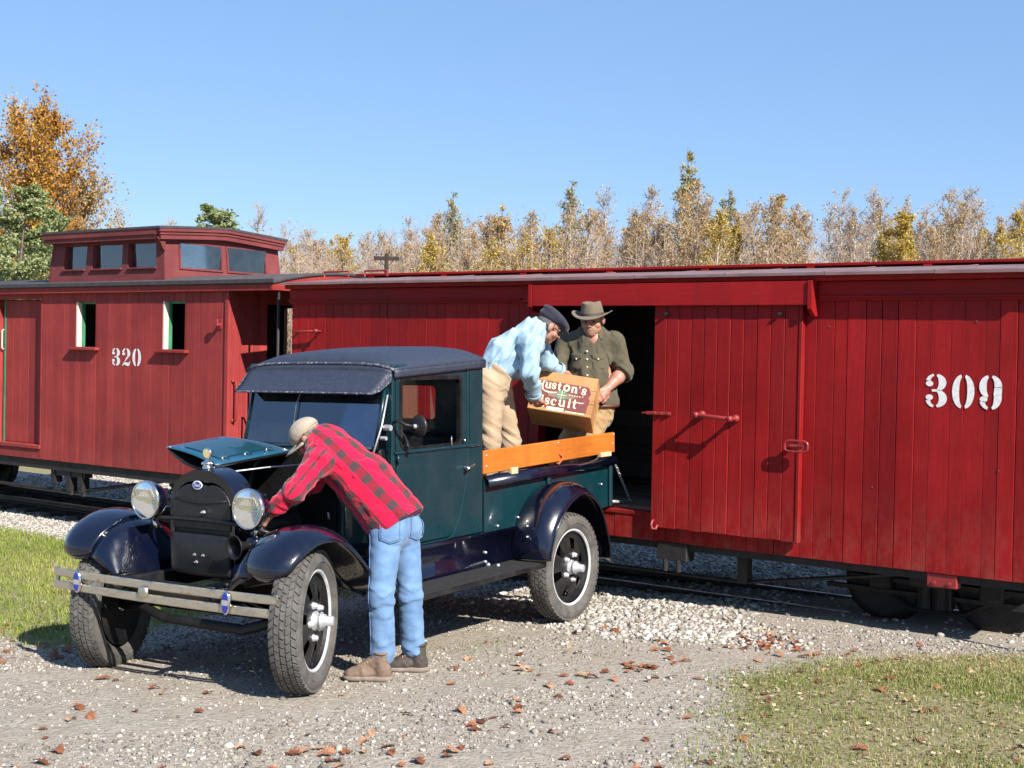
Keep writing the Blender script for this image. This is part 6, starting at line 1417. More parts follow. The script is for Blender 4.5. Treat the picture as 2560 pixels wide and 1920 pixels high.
# hand lettered words: strokes with thick stems and thin joins
def word(name,letters,o=.0020):
    b2=MB()
    for pts in letters: stroke(b2,pts,.010,lambda a,c:FL(a,c,o))
    b2.build(name,M['label_cream'],lab)
def S_(cx,cy,h,w,t):
    return [[(cx+w*.40,cy+h*.62,t*.45),(cx+w*.30,cy+h*.90,t*.5),(cx,cy+h*1.0,t*.55),(cx-w*.35,cy+h*.85,t*.8),(cx-w*.22,cy+h*.58,t),(cx+w*.18,cy+h*.42,t),(cx+w*.36,cy+h*.18,t*.8),(cx+.0,cy+.0,t*.55),(cx-w*.32,cy+h*.08,t*.5),(cx-w*.40,cy+h*.36,t*.45)]]
def u_(cx,cy,h,w,t): return [[(cx-w*.62,cy+h*.96,t*.5),(cx-w*.36,cy+h,t),(cx-w*.36,cy+h*.25,t),(cx-w*.12,cy+.0,t*.6),(cx+w*.16,cy+h*.10,t*.45),(cx+w*.34,cy+h*.3,t*.5)],[(cx+w*.14,cy+h*.97,t*.5),(cx+w*.36,cy+h,t),(cx+w*.36,cy+.0,t),(cx+w*.6,cy+h*.03,t*.4)]]
def n_(cx,cy,h,w,t): return [[(cx-w*.55,cy+h*.92,t*.5),(cx-w*.32,cy+h,t),(cx-w*.32,cy,t)],[(cx-w*.5,cy,t*.4),(cx-w*.12,cy,t*.4)],[(cx-w*.30,cy+h*.7,t*.45),(cx-w*.05,cy+h*.98,t*.5),(cx+w*.2,cy+h*.9,t*.9),(cx+w*.30,cy+h*.6,t),(cx+w*.30,cy,t)],[(cx+w*.12,cy,t*.4),(cx+w*.55,cy,t*.4)]]
def o_(cx,cy,h,w,t): return [[(x,y,t*(.55+.55*abs(math.cos(R_(a))))) for a,(x,y) in zip(range(0,361,20),arc(cx,cy+h/2,w*.40,h*.48,0,360,18))]]
def t_(cx,cy,h,w,t): return [[(cx-.02*w,cy+h*1.45,t*.5),(cx-.02*w,cy+h*1.0,t),(cx-.02*w,cy+h*.22,t),(cx+w*.14,cy,t*.6),(cx+w*.38,cy+h*.12,t*.4)],[(cx-w*.38,cy+h*.96,t*.55),(cx+w*.36,cy+h*.98,t*.55)]]
def i_(cx,cy,h,w,t): return [[(cx-w*.25,cy+h*.95,t*.5),(cx,cy+h,t),(cx,cy,t)],[(cx-w*.28,cy,t*.4),(cx+w*.28,cy,t*.4)],[(cx-t*.45,cy+h*1.32,t*.95),(cx+t*.45,cy+h*1.32,t*.95)]]
def c_(cx,cy,h,w,t): return [[(cx+w*.34,cy+h*.70,t*.9),(cx+w*.22,cy+h*.95,t*.5),(cx-w*.02,cy+h,t*.5),(cx-w*.32,cy+h*.75,t*.95),(cx-w*.36,cy+h*.45,t*1.1),(cx-w*.25,cy+h*.15,t*.9),(cx+w*.02,cy,t*.5),(cx+w*.36,cy+h*.18,t*.4)]]
t=.0135; h=.042; yb=.026
L=[]
L+=[[(-.205,.070,.004),(-.214,.058,.007),(-.206,.048,.006),(-.190,.055,.006),(-.180,.072,.011),(-.184,.045,.013),(-.192,.026,.010),(-.208,.018,.006)],[(-.196,.046,.006),(-.172,.050,.006),(-.152,.056,.006)],[(-.146,.078,.006),(-.156,.070,.010),(-.160,.045,.013),(-.156,.028,.011),(-.146,.024,.006)],[(-.160,.020,.004),(-.13,.009,.008),(-.09,.004,.010),(-.045,.010,.004)]]
L+=u_(-.118,yb+.004,h*.86,.036,t)+S_(-.074,yb+.004,h*.9,.034,t)+t_(-.034,yb+.002,h*.82,.034,t)+o_(.020,yb+.004,h*.9,.046,t)+[[(.008,.030+.030,.008),(.03,.062,.006)]]+n_(.078,yb+.000,h*.86,.044,t)+[[(.117,.072,.011),(.113,.058,.004)]]+S_(.150,yb-.004,h*.9,.036,t)
word('label_lettering',L)
L=[]; yb=-.074
L+=[[(-.200,yb,.010),(-.200,yb+.06,.013)],[(-.214,yb,.004),(-.18,yb,.006),(-.166,yb+.015,.012),(-.180,yb+.030,.006),(-.200,yb+.031,.004)],[(-.214,yb+.06,.004),(-.185,yb+.060,.006),(-.172,yb+.047,.012),(-.184,yb+.033,.006)]]
L+=i_(-.140,yb,h*.9,.026,t)+S_(-.100,yb,h*.92,.036,t)+c_(-.052,yb,h*.92,.042,t)+u_(.008,yb,h*.90,.042,t)+i_(.062,yb,h*.9,.028,t)+t_(.100,yb,h*.95,.042,t)+[[(.118,yb+.040,.004),(.145,yb+.038,.007),(.165,yb+.044,.003)]]
word('label_lettering',L)
b_=MB()
for (x0,x1,z0,z1) in ((-.205,-.115,-.094,-.087),(-.095,.030,-.109,-.086)): b_.add([FL(x0,z0,.0022),FL(x1,z0,.0022),FL(x1,z1,.0022),FL(x0,z1,.0022)],[(0,1,2,3)])
xx=.045
while xx<.185:
    w_=random.uniform(.005,.011); b_.add([FL(xx,-.108,.0022),FL(xx+w_,-.108,.0022),FL(xx+w_,-.098,.0022),FL(xx,-.098,.0022)],[(0,1,2,3)]); xx+=w_+.003
xx=.048
while xx<.150:
    w_=random.uniform(.006,.012); b_.add([FL(xx,.004+random.uniform(-.006,.012),.0022),FL(xx+w_,.004,.0022),FL(xx+w_,.008,.0022),FL(xx,.009,.0022)],[(0,1,2,3)]); xx+=w_+.010
o=b_.build('small_print',M['label_cream'],lab); o['kind']='stuff'
# ------------------------------------------------------------------ ground
def vnoise(x,y,seed=0,oct=4,sc=1.0):
    """cheap smooth noise in [-1,1] from summed rotated sines"""
    g=np.random.default_rng(seed); r=np.zeros_like(np.asarray(x,float)); a=1.0; s=0
    for o in range(oct):
        for k in range(4):
            t=g.uniform(0,6.28); f=sc*2**o*g.uniform(.7,1.3); r=r+a*np.sin(f*(x*math.cos(t)+y*math.sin(t))+g.uniform(0,6.28)+1.3*np.sin(f*.7*(x*math.sin(t)-y*math.cos(t))+g.uniform(0,6.28))); s+=a*.72
        a*=.5
    return r/s
_ry=np.array([-3,.31,1.02,1.66,2.18,2.67,3.08,3.9,9]); _rx=np.array([3.9,2.8,2.55,2.2,2.17,2.4,2.68,3.3,7.])
def grass_right(x,y):
    e=np.minimum((x-np.interp(y,_ry,_rx))/.7,(3.75-y)/.35); return np.clip(e+.42*vnoise(x,y,5,3,1.9)+.10,0,1)
def grass_left(x,y):
    e=np.minimum(np.minimum((-1.2-x)/.45,(3.0-.03*(x+4)-y)/.25),(y+.02-.20*(x+1.0))/.30); return np.clip(e+.35*vnoise(x,y,9,3,2.2),0,1)
def ballast_w(x,y): return np.clip(np.minimum((y-2.75-.30*np.clip(x+1,0,3))/.35,(9.0-y)/.5)+.3*vnoise(x,y,3,3,2.5),0,1)*np.clip((1.6-x)/1.0,.04,1)
def micro(x,y): return .012*vnoise(x,y,2,3,2.3)+.004*vnoise(x,y,8,3,11)
def gh(x,y): return gz(x,y)+micro(x,y)*np.exp(-((np.asarray(y)-4.9)/1.0)**6)*0+micro(x,y)
def grid_axis(segs):
    out=[]
    for a,b,s in segs: out+=list(np.arange(a,b,s))
    out.append(segs[-1][1]); return np.array(out)
gx=grid_axis([(-400,-60,40),(-60,-14,3),(-14,-9,.4),(-9,6,.055),(6,14,.5),(14,60,4),(60,400,40)]); gy=grid_axis([(-60,-6,4),(-6,-2.2,.3),(-2.2,7.2,.055),(7.2,14,.4),(14,70,3),(70,600,30)])
X,Y=np.meshgrid(gx,gy,indexing='ij'); Z=gh(X,Y)
V=np.stack([X,Y,Z],-1).reshape(-1,3); ny=len(gy); i=(np.arange(len(gx)-1)[:,None]*ny+np.arange(ny-1)[None]).ravel()
gm,nt,b=nmat('driveway_dirt_gravel_and_turf')
vw=worldco(nt)
aG=_n(nt,'ShaderNodeAttribute'); aG.attribute_name='grass'; aB=_n(nt,'ShaderNodeAttribute'); aB.attribute_name='stone'
fine=noise(nt,38,8,.7,vw); mid=noise(nt,6,6,.65,vw); big=noise(nt,1.2,4,.6,vw)
vor=_n(nt,'ShaderNodeTexVoronoi'); vor.inputs['Scale'].default_value=42; nt.links.new(vw,vor.inputs['Vector'])
dirt=mixc(nt,big,(.265,.22,.16),(.35,.305,.245)); dirt=mixc(nt,ramp(nt,mid,[(.4,0),(.7,.6)]),dirt,(.37,.335,.285)); 
peb=ramp(nt,vor.outputs['Color'],[(.2,(.17,.15,.125)),(.6,(.31,.28,.24)),(.9,(.46,.425,.37))])
dg=mixc(nt,ramp(nt,fine,[(.42,.0),(.60,.75)]),dirt,peb)
turf=mixc(nt,mid,(.20,.165,.085),(.32,.27,.165)); turf=mixc(nt,ramp(nt,fine,[(.4,0),(.65,.6)]),turf,(.13,.15,.04))
mx=_n(nt,'ShaderNodeMath',operation='ADD'); nt.links.new(aG.outputs['Fac'],mx.inputs[0]); sub=_n(nt,'ShaderNodeMath',operation='MULTIPLY_ADD'); nt.links.new(mid,sub.inputs[0]); sub.inputs[1].default_value=.7; sub.inputs[2].default_value=-.35; nt.links.new(sub.outputs[0],mx.inputs[1])
c=mixc(nt,ramp(nt,mx.outputs[0],[(.35,0),(.6,1)]),dg,turf)
nt.links.new(c,b.inputs['Base Color']); b.inputs['Roughness'].default_value=.95; b.inputs['Specular IOR Level'].default_value=.15
ad=_n(nt,'ShaderNodeMath',operation='SUBTRACT'); nt.links.new(fine,ad.inputs[0]); nt.links.new(vor.outputs['Distance'],ad.inputs[1]); bump(nt,b,ad.outputs[0],.5,.012)
me=mesh_np('ground',V,np.stack([i,i+ny,i+ny+1,i+1],1),gm,True)
G=np.maximum(grass_right(X,Y)*.85,grass_left(X,Y)); G=np.maximum(G,((Y>7.0)|(X<-14)|(X>8)|(Y<-4))*.9)
at=me.attributes.new('grass','FLOAT','POINT'); at.data.foreach_set('value',G.ravel().astype(np.float32))
ground=link('ground',me); ground['kind']='structure'
# ------------------------------------------------------------------ loose stones
def camfilter(P,margin=.12,side=.644):
    """keep what lies in front of the lens with a wide margin, so nothing is built far behind the photographer"""
    d=P-np.array((5.502,-4.817,1.8215)); f=np.array(_f);r=np.array(_r);u=np.array(_u); z=d@f; return (z>1.0)&(np.abs(d@r)<z*(side))&(d@u>-z*(.31+margin))
def stone_protos(n,seed):
    g=np.random.default_rng(seed); out=[]
    t=(1+5**.5)/2; base=np.array([(-1,t,0),(1,t,0),(-1,-t,0),(1,-t,0),(0,-1,t),(0,1,t),(0,-1,-t),(0,1,-t),(t,0,-1),(t,0,1),(-t,0,-1),(-t,0,1)],float)/1.9
    F=np.array([(0,11,5),(0,5,1),(0,1,7),(0,7,10),(0,10,11),(1,5,9),(5,11,4),(11,10,2),(10,7,6),(7,1,8),(3,9,4),(3,4,2),(3,2,6),(3,6,8),(3,8,9),(4,9,5),(2,4,11),(6,2,10),(8,6,7),(9,8,1)])
    for k in range(n):
        v=base*(1+.28*g.normal(size=(12,1)))*np.array([1,g.uniform(.6,1),g.uniform(.4,.75)]); out.append(v)
    return out,F
def scatter(name,pts,sizes,mat,seed,zfn=gh,sink=.3):
    protos,F=stone_protos(14,seed); g=np.random.default_rng(seed+1); n=len(pts); k=g.integers(0,14,n); P=np.stack(protos)[k]*sizes[:,None,None]
    a=g.uniform(0,6.28,n); ca,sa=np.cos(a)[:,None],np.sin(a)[:,None]; tl=g.normal(0,.25,n)[:,None]
    x=P[:,:,0]*ca-P[:,:,1]*sa; y=P[:,:,0]*sa+P[:,:,1]*ca; z=P[:,:,2]+x*tl
    V=np.stack([x+pts[:,0:1],y+pts[:,1:2],z+(zfn(pts[:,0],pts[:,1])+sizes*sink*.6)[:,None]],-1).reshape(-1,3)
    Fa=(F[None]+(np.arange(n)*12)[:,None,None]).reshape(-1,3)
    me=mesh_np(name,V,Fa,mat); col_=np.repeat(g.uniform(0,1,n),12).astype(np.float32); at=me.attributes.new('tone','FLOAT','POINT'); at.data.foreach_set('value',col_); return me
def stone_mat(name,stops,rough=.9):
    m,nt,b=nmat(name); a=_n(nt,'ShaderNodeAttribute'); a.attribute_name='tone'; v=worldco(nt)
    c=ramp(nt,a.outputs['Fac'],stops); c=mixc(nt,1.0,c,ramp(nt,noise(nt,90,5,.7,v),[(.3,(.75,.74,.72)),(.7,(1.08,1.08,1.08))]),'MULTIPLY'); nt.links.new(c,b.inputs['Base Color']); b.inputs['Roughness'].default_value=rough; b.inputs['Specular IOR Level'].default_value=.2; bump(nt,b,noise(nt,140,4,.6,v),.4,.004); return m
g=np.random.default_rng(77)
def field(n,x0,x1,y0,y1,w):
    x=g.uniform(x0,x1,n); y=g.uniform(y0,y1,n); P=np.stack([x,y,np.zeros(n)],1); m=(g.uniform(0,1,n)<w(x,y))&camfilter(P); return P[m]
_rut=np.array([(3.6,3.5),(2.6,2.75),(1.95,2.0),(1.55,1.2),(1.2,.3),(.7,-.6),(.2,-1.6)])
def rut(x,y):
    d=np.full(np.shape(x),9.)
    for (a,b),(c_,e) in zip(_rut[:-1],_rut[1:]):
        t=np.clip(((x-a)*(c_-a)+(y-b)*(e-b))/((c_-a)**2+(e-b)**2),0,1); d=np.minimum(d,np.hypot(x-a-t*(c_-a),y-b-t*(e-b)))
    return np.clip(1.25-np.minimum(d,np.abs(d-1.25))/.24+.4*vnoise(x,y,19,2,3),0,1)
gw=lambda x,y: (1-.82*rut(x,y))*np.clip(1-1.1*np.maximum(grass_right(x,y),grass_left(x,y)),0.04,1)*(.22+.78*np.clip(.5+1.3*vnoise(x,y,31,3,1.6),0,1))
P=field(150000,-3.6,5.2,-2.0,3.9,gw); sz=np.clip(g.lognormal(-5.15,.48,len(P)),.0030,.026)
M['gravel']=stone_mat('mixed_driveway_gravel',[(.0,(.14,.12,.10)),(.35,(.26,.23,.195)),(.78,(.36,.33,.285)),(.98,(.58,.54,.48))])
o=link('driveway_gravel',scatter('driveway_gravel',P,sz,M['gravel'],5)); tag(o,'grey and white loose gravel covering the driveway','gravel',kind='stuff')
bw=lambda x,y: np.clip(ballast_w(x,y)*1.2,0,1)*np.where((np.abs(y-4.49)<.05)|(np.abs(y-5.11)<.05),0,1)
P=field(110000,-11.5,3.4,2.3,8.9,bw); P2=field(9000,.4,3.2,2.2,3.9,lambda x,y:np.clip(1-np.hypot((x-1.1)/1.3,(y-2.95)/.75),0,1)*1.2); P=np.concatenate([P,P2]); sz=np.clip(g.lognormal(-4.2,.35,len(P)),.008,.030)
M['ballast']=stone_mat('pale_ballast_stone',[(.0,(.20,.175,.145)),(.4,(.35,.32,.275)),(.8,(.48,.45,.40)),(1,(.60,.58,.53))])
o=link('track_ballast',scatter('track_ballast',P,sz,M['ballast'],15)); tag(o,'pale crushed stone ballast under and beside the railway cars','ballast',kind='stuff')
# ------------------------------------------------------------------ grass blades
def blades(name,P,h,w,mat,seed,zfn=gh,lean=.5):
    g=np.random.default_rng(seed); n=len(P); a=g.uniform(0,6.28,n); d=np.stack([np.cos(a),np.sin(a)],1); b=np.stack([-d[:,1],d[:,0]],1); l=np.abs(g.normal(0,lean,n))*h
    z=zfn(P[:,0],P[:,1]); p=P[:,:2]
    def row(xy,zz): return np.concatenate([xy,zz[:,None]],1)
    v0=row(p-b*w[:,None]*.5,z-.004); v1=row(p+b*w[:,None]*.5,z-.004); v2=row(p+d*(l*.4)[:,None]+b*w[:,None]*.4,z+h*.6); v3=row(p+d*(l*.4)[:,None]-b*w[:,None]*.4,z+h*.6); v4=row(p+d*l[:,None],z+h*np.clip(1-.3*l/h,.3,1))
    V=np.stack([v0,v1,v2,v3,v4],1).reshape(-1,3); k=np.arange(n)[:,None]*5
    F=np.concatenate([k+np.array([[0,1,2]]),k+np.array([[0,2,3]]),k+np.array([[3,2,4]])])
    me=mesh_np(name,V,F,mat); at=me.attributes.new('tone','FLOAT','POINT'); at.data.foreach_set('value',np.repeat(np.clip(g.normal(.5,.25,n)+.35*vnoise(P[:,0],P[:,1],seed+3,3,2.0),0,1),5).astype(np.float32)); return me
def leaf_mat(name,stops,trans=.25,rough=.6,spec=.3):
    m,nt,b=nmat(name); a=_n(nt,'ShaderNodeAttribute'); a.attribute_name='tone'; c=ramp(nt,a.outputs['Fac'],stops); nt.links.new(c,b.inputs['Base Color']); b.inputs['Roughness'].default_value=rough; b.inputs['Specular IOR Level'].default_value=spec
    out=nt.nodes['Material Output']; tl=_n(nt,'ShaderNodeBsdfTranslucent'); nt.links.new(c,tl.inputs[0]); ms=_n(nt,'ShaderNodeMixShader'); ms.inputs[0].default_value=trans; nt.links.new(b.outputs[0],ms.inputs[1]); nt.links.new(tl.outputs[0],ms.inputs[2]); nt.links.new(ms.outputs[0],out.inputs[0]); return m
M['grass_lush']=leaf_mat('green_grass_blades',[(0,(.12,.18,.022)),(.5,(.22,.285,.04)),(.85,(.33,.36,.07)),(1,(.42,.36,.15))]); M['grass_dry']=leaf_mat('thin_autumn_grass_blades',[(0,(.12,.18,.025)),(.42,(.20,.255,.045)),(.62,(.32,.28,.11)),(1,(.45,.38,.21))])
P=field(90000,-9,-.9,-1.2,3.2,lambda x,y:grass_left(x,y)**1.3); h=np.clip(g.normal(.034,.012,len(P)),.010,.07)
o=link('lawn_grass',blades('lawn_grass',P,h,np.full(len(P),.005),M['grass_lush'],41)); tag(o,'bright green lawn beside the truck\'s front wheel','grass',kind='stuff')
P=field(170000,1.6,5.4,.0,3.85,lambda x,y:grass_right(x,y)**1.2*np.clip(.46+1.1*vnoise(x,y,61,3,2.3),.22,1)); h=np.clip(g.normal(.020,.009,len(P)),.006,.05)
o=link('verge_grass',blades('verge_grass',P,h,np.full(len(P),.004),M['grass_dry'],43,lean=.9)); tag(o,'sparse yellow green grass patch at the right foreground','grass',kind='stuff')
P=field(7000,-2.2,2.4,-1.6,2.4,lambda x,y:np.clip(vnoise(x,y,71,3,2.6)-.38,0,1)*2); h=np.clip(g.normal(.022,.01,len(P)),.006,.05)
o=link('grass_tufts',blades('grass_tufts',P,h,np.full(len(P),.004),M['grass_dry'],45,lean=.9)); tag(o,'small grass tufts growing up through the driveway gravel','grass',kind='stuff')
# dead stalks and leaf crumbs among the thin grass
P=field(26000,1.5,5.4,-.2,3.85,lambda x,y:np.clip(grass_right(x,y)*1.3,.0,1)*.8); n=len(P)
a=g.uniform(0,6.28,n); L=g.uniform(.010,.040,n); W=np.where(g.uniform(0,1,n)<.35,L*.5,.0022); d=np.stack([np.cos(a),np.sin(a),g.normal(0,.15,n)],1); q=np.stack([-np.sin(a),np.cos(a),g.normal(0,.3,n)],1); c=P.copy(); c[:,2]=gh(P[:,0],P[:,1])+g.uniform(.003,.018,n)
V=np.stack([c-d*L[:,None]*.5,c+q*W[:,None]*.5,c+d*L[:,None]*.5,c-q*W[:,None]*.5],1).reshape(-1,3); M['litter']=leaf_mat('dead_stalks_and_leaf_crumbs',[(0,(.14,.07,.035)),(.4,(.30,.19,.10)),(.7,(.42,.33,.20)),(1,(.55,.46,.31))],.1)
me=mesh_np('leaf_litter',V,np.arange(n)[:,None]*4+np.array([[0,1,2,3]]),M['litter']); at=me.attributes.new('tone','FLOAT','POINT'); at.data.foreach_set('value',np.repeat(g.uniform(0,1,n),4).astype(np.float32)); tag(link('leaf_litter',me),'dead stalks and leaf crumbs strewn through the right foreground grass','leaf litter',kind='stuff')
# ------------------------------------------------------------------ fallen leaves
def oak_leaf(seed):
    g=np.random.default_rng(seed); n=9; pts=[]
    L=.085*g.uniform(.85,1.15)
    side=[]
    for i in range(n+1):
        t=i/n; w=.030*math.sin(math.pi*min(1,t*1.02))**.6*(1.0 if i%2 else .50)+.002; side.append((t*L-L/2,w*g.uniform(.8,1.2)))
    curl=g.uniform(.10,.42); tw=g.uniform(-.3,.3)
    def z(x,y): return .004+curl*(abs(y)/.03)**1.5*.03+.018*curl*math.cos(x/L*5+tw*4)+tw*y*.4
    vs=[];fs=[]
    for x,w in side:
        for k in (-1,-.5,0,.5,1): y=w*k; vs.append((x+.006*abs(k)*(1 if w>.02 else 0),y,z(x,y)))
    for i in range(n):
        for k in range(4): fs.append((i*5+k,(i+1)*5+k,(i+1)*5+k+1,i*5+k+1))
    m=len(vs); vs+=[(-L/2-.03,-.001,.006),(-L/2-.03,.001,.006)]; fs.append((m,2,m+1)) 
    return vs,fs
def dry_leaf_mat():
    m,nt,b=nmat('dry_oak_leaf'); i_=_n(nt,'ShaderNodeObjectInfo'); v=objco(nt)
    c=ramp(nt,i_.outputs['Random'],[(0,(.12,.045,.024)),(.35,(.24,.085,.04)),(.7,(.34,.15,.075)),(1,(.46,.29,.17))]); c=mixc(nt,1.0,c,ramp(nt,noise(nt,45,5,.7,v),[(.3,(.6,.55,.5)),(.7,(1.15,1.12,1.1))]),'MULTIPLY'); nt.links.new(c,b.inputs['Base Color']); b.inputs['Roughness'].default_value=.7; b.inputs['Specular IOR Level'].default_value=.25; return m
M['dry_leaf']=dry_leaf_mat()
lm=[]
for k in range(7):
    vs,fs=oak_leaf(100+k); b_=MB(); b_.smooth=True; b_.add(vs,fs); lm.append(b_.mesh('fallen_leaf',M['dry_leaf']))
placed=[]
def put_leaf(x,y,sc=1.0):
    d=np.array([[x,y,0.]]); 
    z=float(gh(np.array([x]),np.array([y]))[0]); o=link('fallen_leaf',random.choice(lm),None,(x,y,z+.006)); s_=sc*random.uniform(.48,.95); o.scale=(s_,s_,s_*random.uniform(.8,1.5)); o.rotation_euler=(random.uniform(-.3,.3),random.uniform(-.3,.3),random.uniform(0,6.28))
    gr=float(grass_right(np.array([x]),np.array([y]))[0])>.4 or float(grass_left(np.array([x]),np.array([y]))[0])>.4
    if gr: w_=('in the lawn left of the truck' if x<0 else 'in the right foreground grass, at its near end' if y<1.3 else 'in the grass patch, midway to the boxcar' if y<2.5 else 'in the grass nearest the boxcar')
    else: w_=('near the railway ballast' if y>2.5 else 'between the truck and the grass patch' if x>1 and y>.9 else 'beside the boots of the man in plaid' if math.hypot(x-.88,y-.6)<.75 else 'on gravel in the bottom right foreground' if x>1.9 else 'on gravel in front of the truck bumper' if x<.4 else 'on gravel in the bottom centre foreground')
    tag(o,'dry reddish brown oak leaf lying '+w_,'leaf','oak leaves fallen '+w_)
n_=0; ctr=[]
while n_<285:
    if ctr and random.random()<.22: c_=random.choice(ctr[:50]); x=c_[0]+random.gauss(0,.13); y=c_[1]+random.gauss(0,.13)
    else: x=random.uniform(-3.0,4.6); y=random.uniform(-1.7,3.6)
    pp=np.array([[x,y,0.]])
    if not camfilter(pp,.02,.42)[0]: continue
    if abs(x)<.85 and -.3<y<3.7 and random.random()<.85: continue
    w=.25+.75*max(0,min(1,.5+float(vnoise(np.array([x]),np.array([y]),91,3,1.5)[0])*1.2)); w*=1.0 if (x>1.6 or y<.2) else .45
    if random.random()>w: continue
    if math.hypot(x-.88,y-.6)<.28: continue
    put_leaf(x,y); n_+=1; ctr.append((x,y))
# ------------------------------------------------------------------ trees behind the train
def tubes(segs,n=3):
    """segs: (k,8) p0,p1,r0,r1 -> verts, tri/quads"""
    S=np.asarray(segs,float); p0,p1,r0,r1=S[:,0:3],S[:,3:6],S[:,6],S[:,7]; d=p1-p0; d/=np.linalg.norm(d,axis=1,keepdims=True)+1e-9
    a=np.cross(d,np.where(np.abs(d[:,2:3])<.9,np.array([[0,0,1.]]),np.array([[1.,0,0]]))); a/=np.linalg.norm(a,axis=1,keepdims=True); b=np.cross(d,a); V=[]
    for p,r in ((p0,r0),(p1,r1)):
        for i in range(n): t=2*math.pi*i/n; V.append(p+(a*math.cos(t)+b*math.sin(t))*r[:,None])
    V=np.stack(V,1).reshape(-1,3); k=np.arange(len(S))[:,None]*(2*n); F=np.concatenate([k+np.array([[i,(i+1)%n,n+(i+1)%n,n+i]]) for i in range(n)]); return V,F
def quads(P,size,g,flat=0.0):
    n=len(P); a=g.normal(size=(n,3)); a/=np.linalg.norm(a,axis=1,keepdims=True); b=np.cross(a,g.normal(size=(n,3))); b/=np.linalg.norm(b,axis=1,keepdims=True); s=(size*g.uniform(.6,1.3,n))[:,None]
    V=np.stack([P-a*s,P+b*s*.7,P+a*s,P-b*s*.7],1).reshape(-1,3); F=np.arange(n)[:,None]*4+np.array([[0,1,2,3]]); return V,F
def birch_white():
    m,nt,b=nmat('birch_bark'); v=objco(nt,(1,1,.35)); nt.links.new(ramp(nt,noise(nt,9,5,.7,v),[(.38,(.10,.08,.07)),(.5,(.42,.38,.34)),(.7,(.60,.55,.50))]),b.inputs['Base Color']); b.inputs['Roughness'].default_value=.8; return m
M['birch_bark']=birch_white(); M['bark']=simple('grey_brown_bark',(.13,.10,.08),.9,0,.3,6,.4)
M['twig_pink']=simple('pinkish_birch_twigs',(.43,.325,.26),.8,0,.25,.6); M['twig_grey']=simple('pale_grey_twigs',(.42,.36,.35),.8,0,.25,.6)
M['leaf_yellow']=leaf_mat('yellow_birch_leaves',[(0,(.33,.22,.035)),(.5,(.52,.37,.065)),(1,(.66,.52,.15))],.35); M['leaf_gold']=leaf_mat('sparse_golden_leaves',[(0,(.34,.20,.08)),(.5,(.50,.34,.14)),(1,(.64,.50,.25))],.35)
M['leaf_brown']=leaf_mat('russet_leaves',[(0,(.32,.19,.07)),(.5,(.47,.31,.125)),(1,(.60,.46,.22))],.35); M['leaf_orange']=leaf_mat('orange_oak_leaves',[(0,(.24,.10,.018)),(.45,(.42,.20,.03)),(.8,(.55,.30,.05)),(1,(.45,.36,.06))],.3)
M['needle_olive']=leaf_mat('olive_larch_needles',[(0,(.20,.18,.08)),(.5,(.34,.30,.14)),(1,(.46,.40,.19))],.25); M['needle_green']=leaf_mat('green_pine_needles',[(0,(.14,.17,.06)),(.5,(.27,.315,.13)),(1,(.42,.44,.22))],.25)
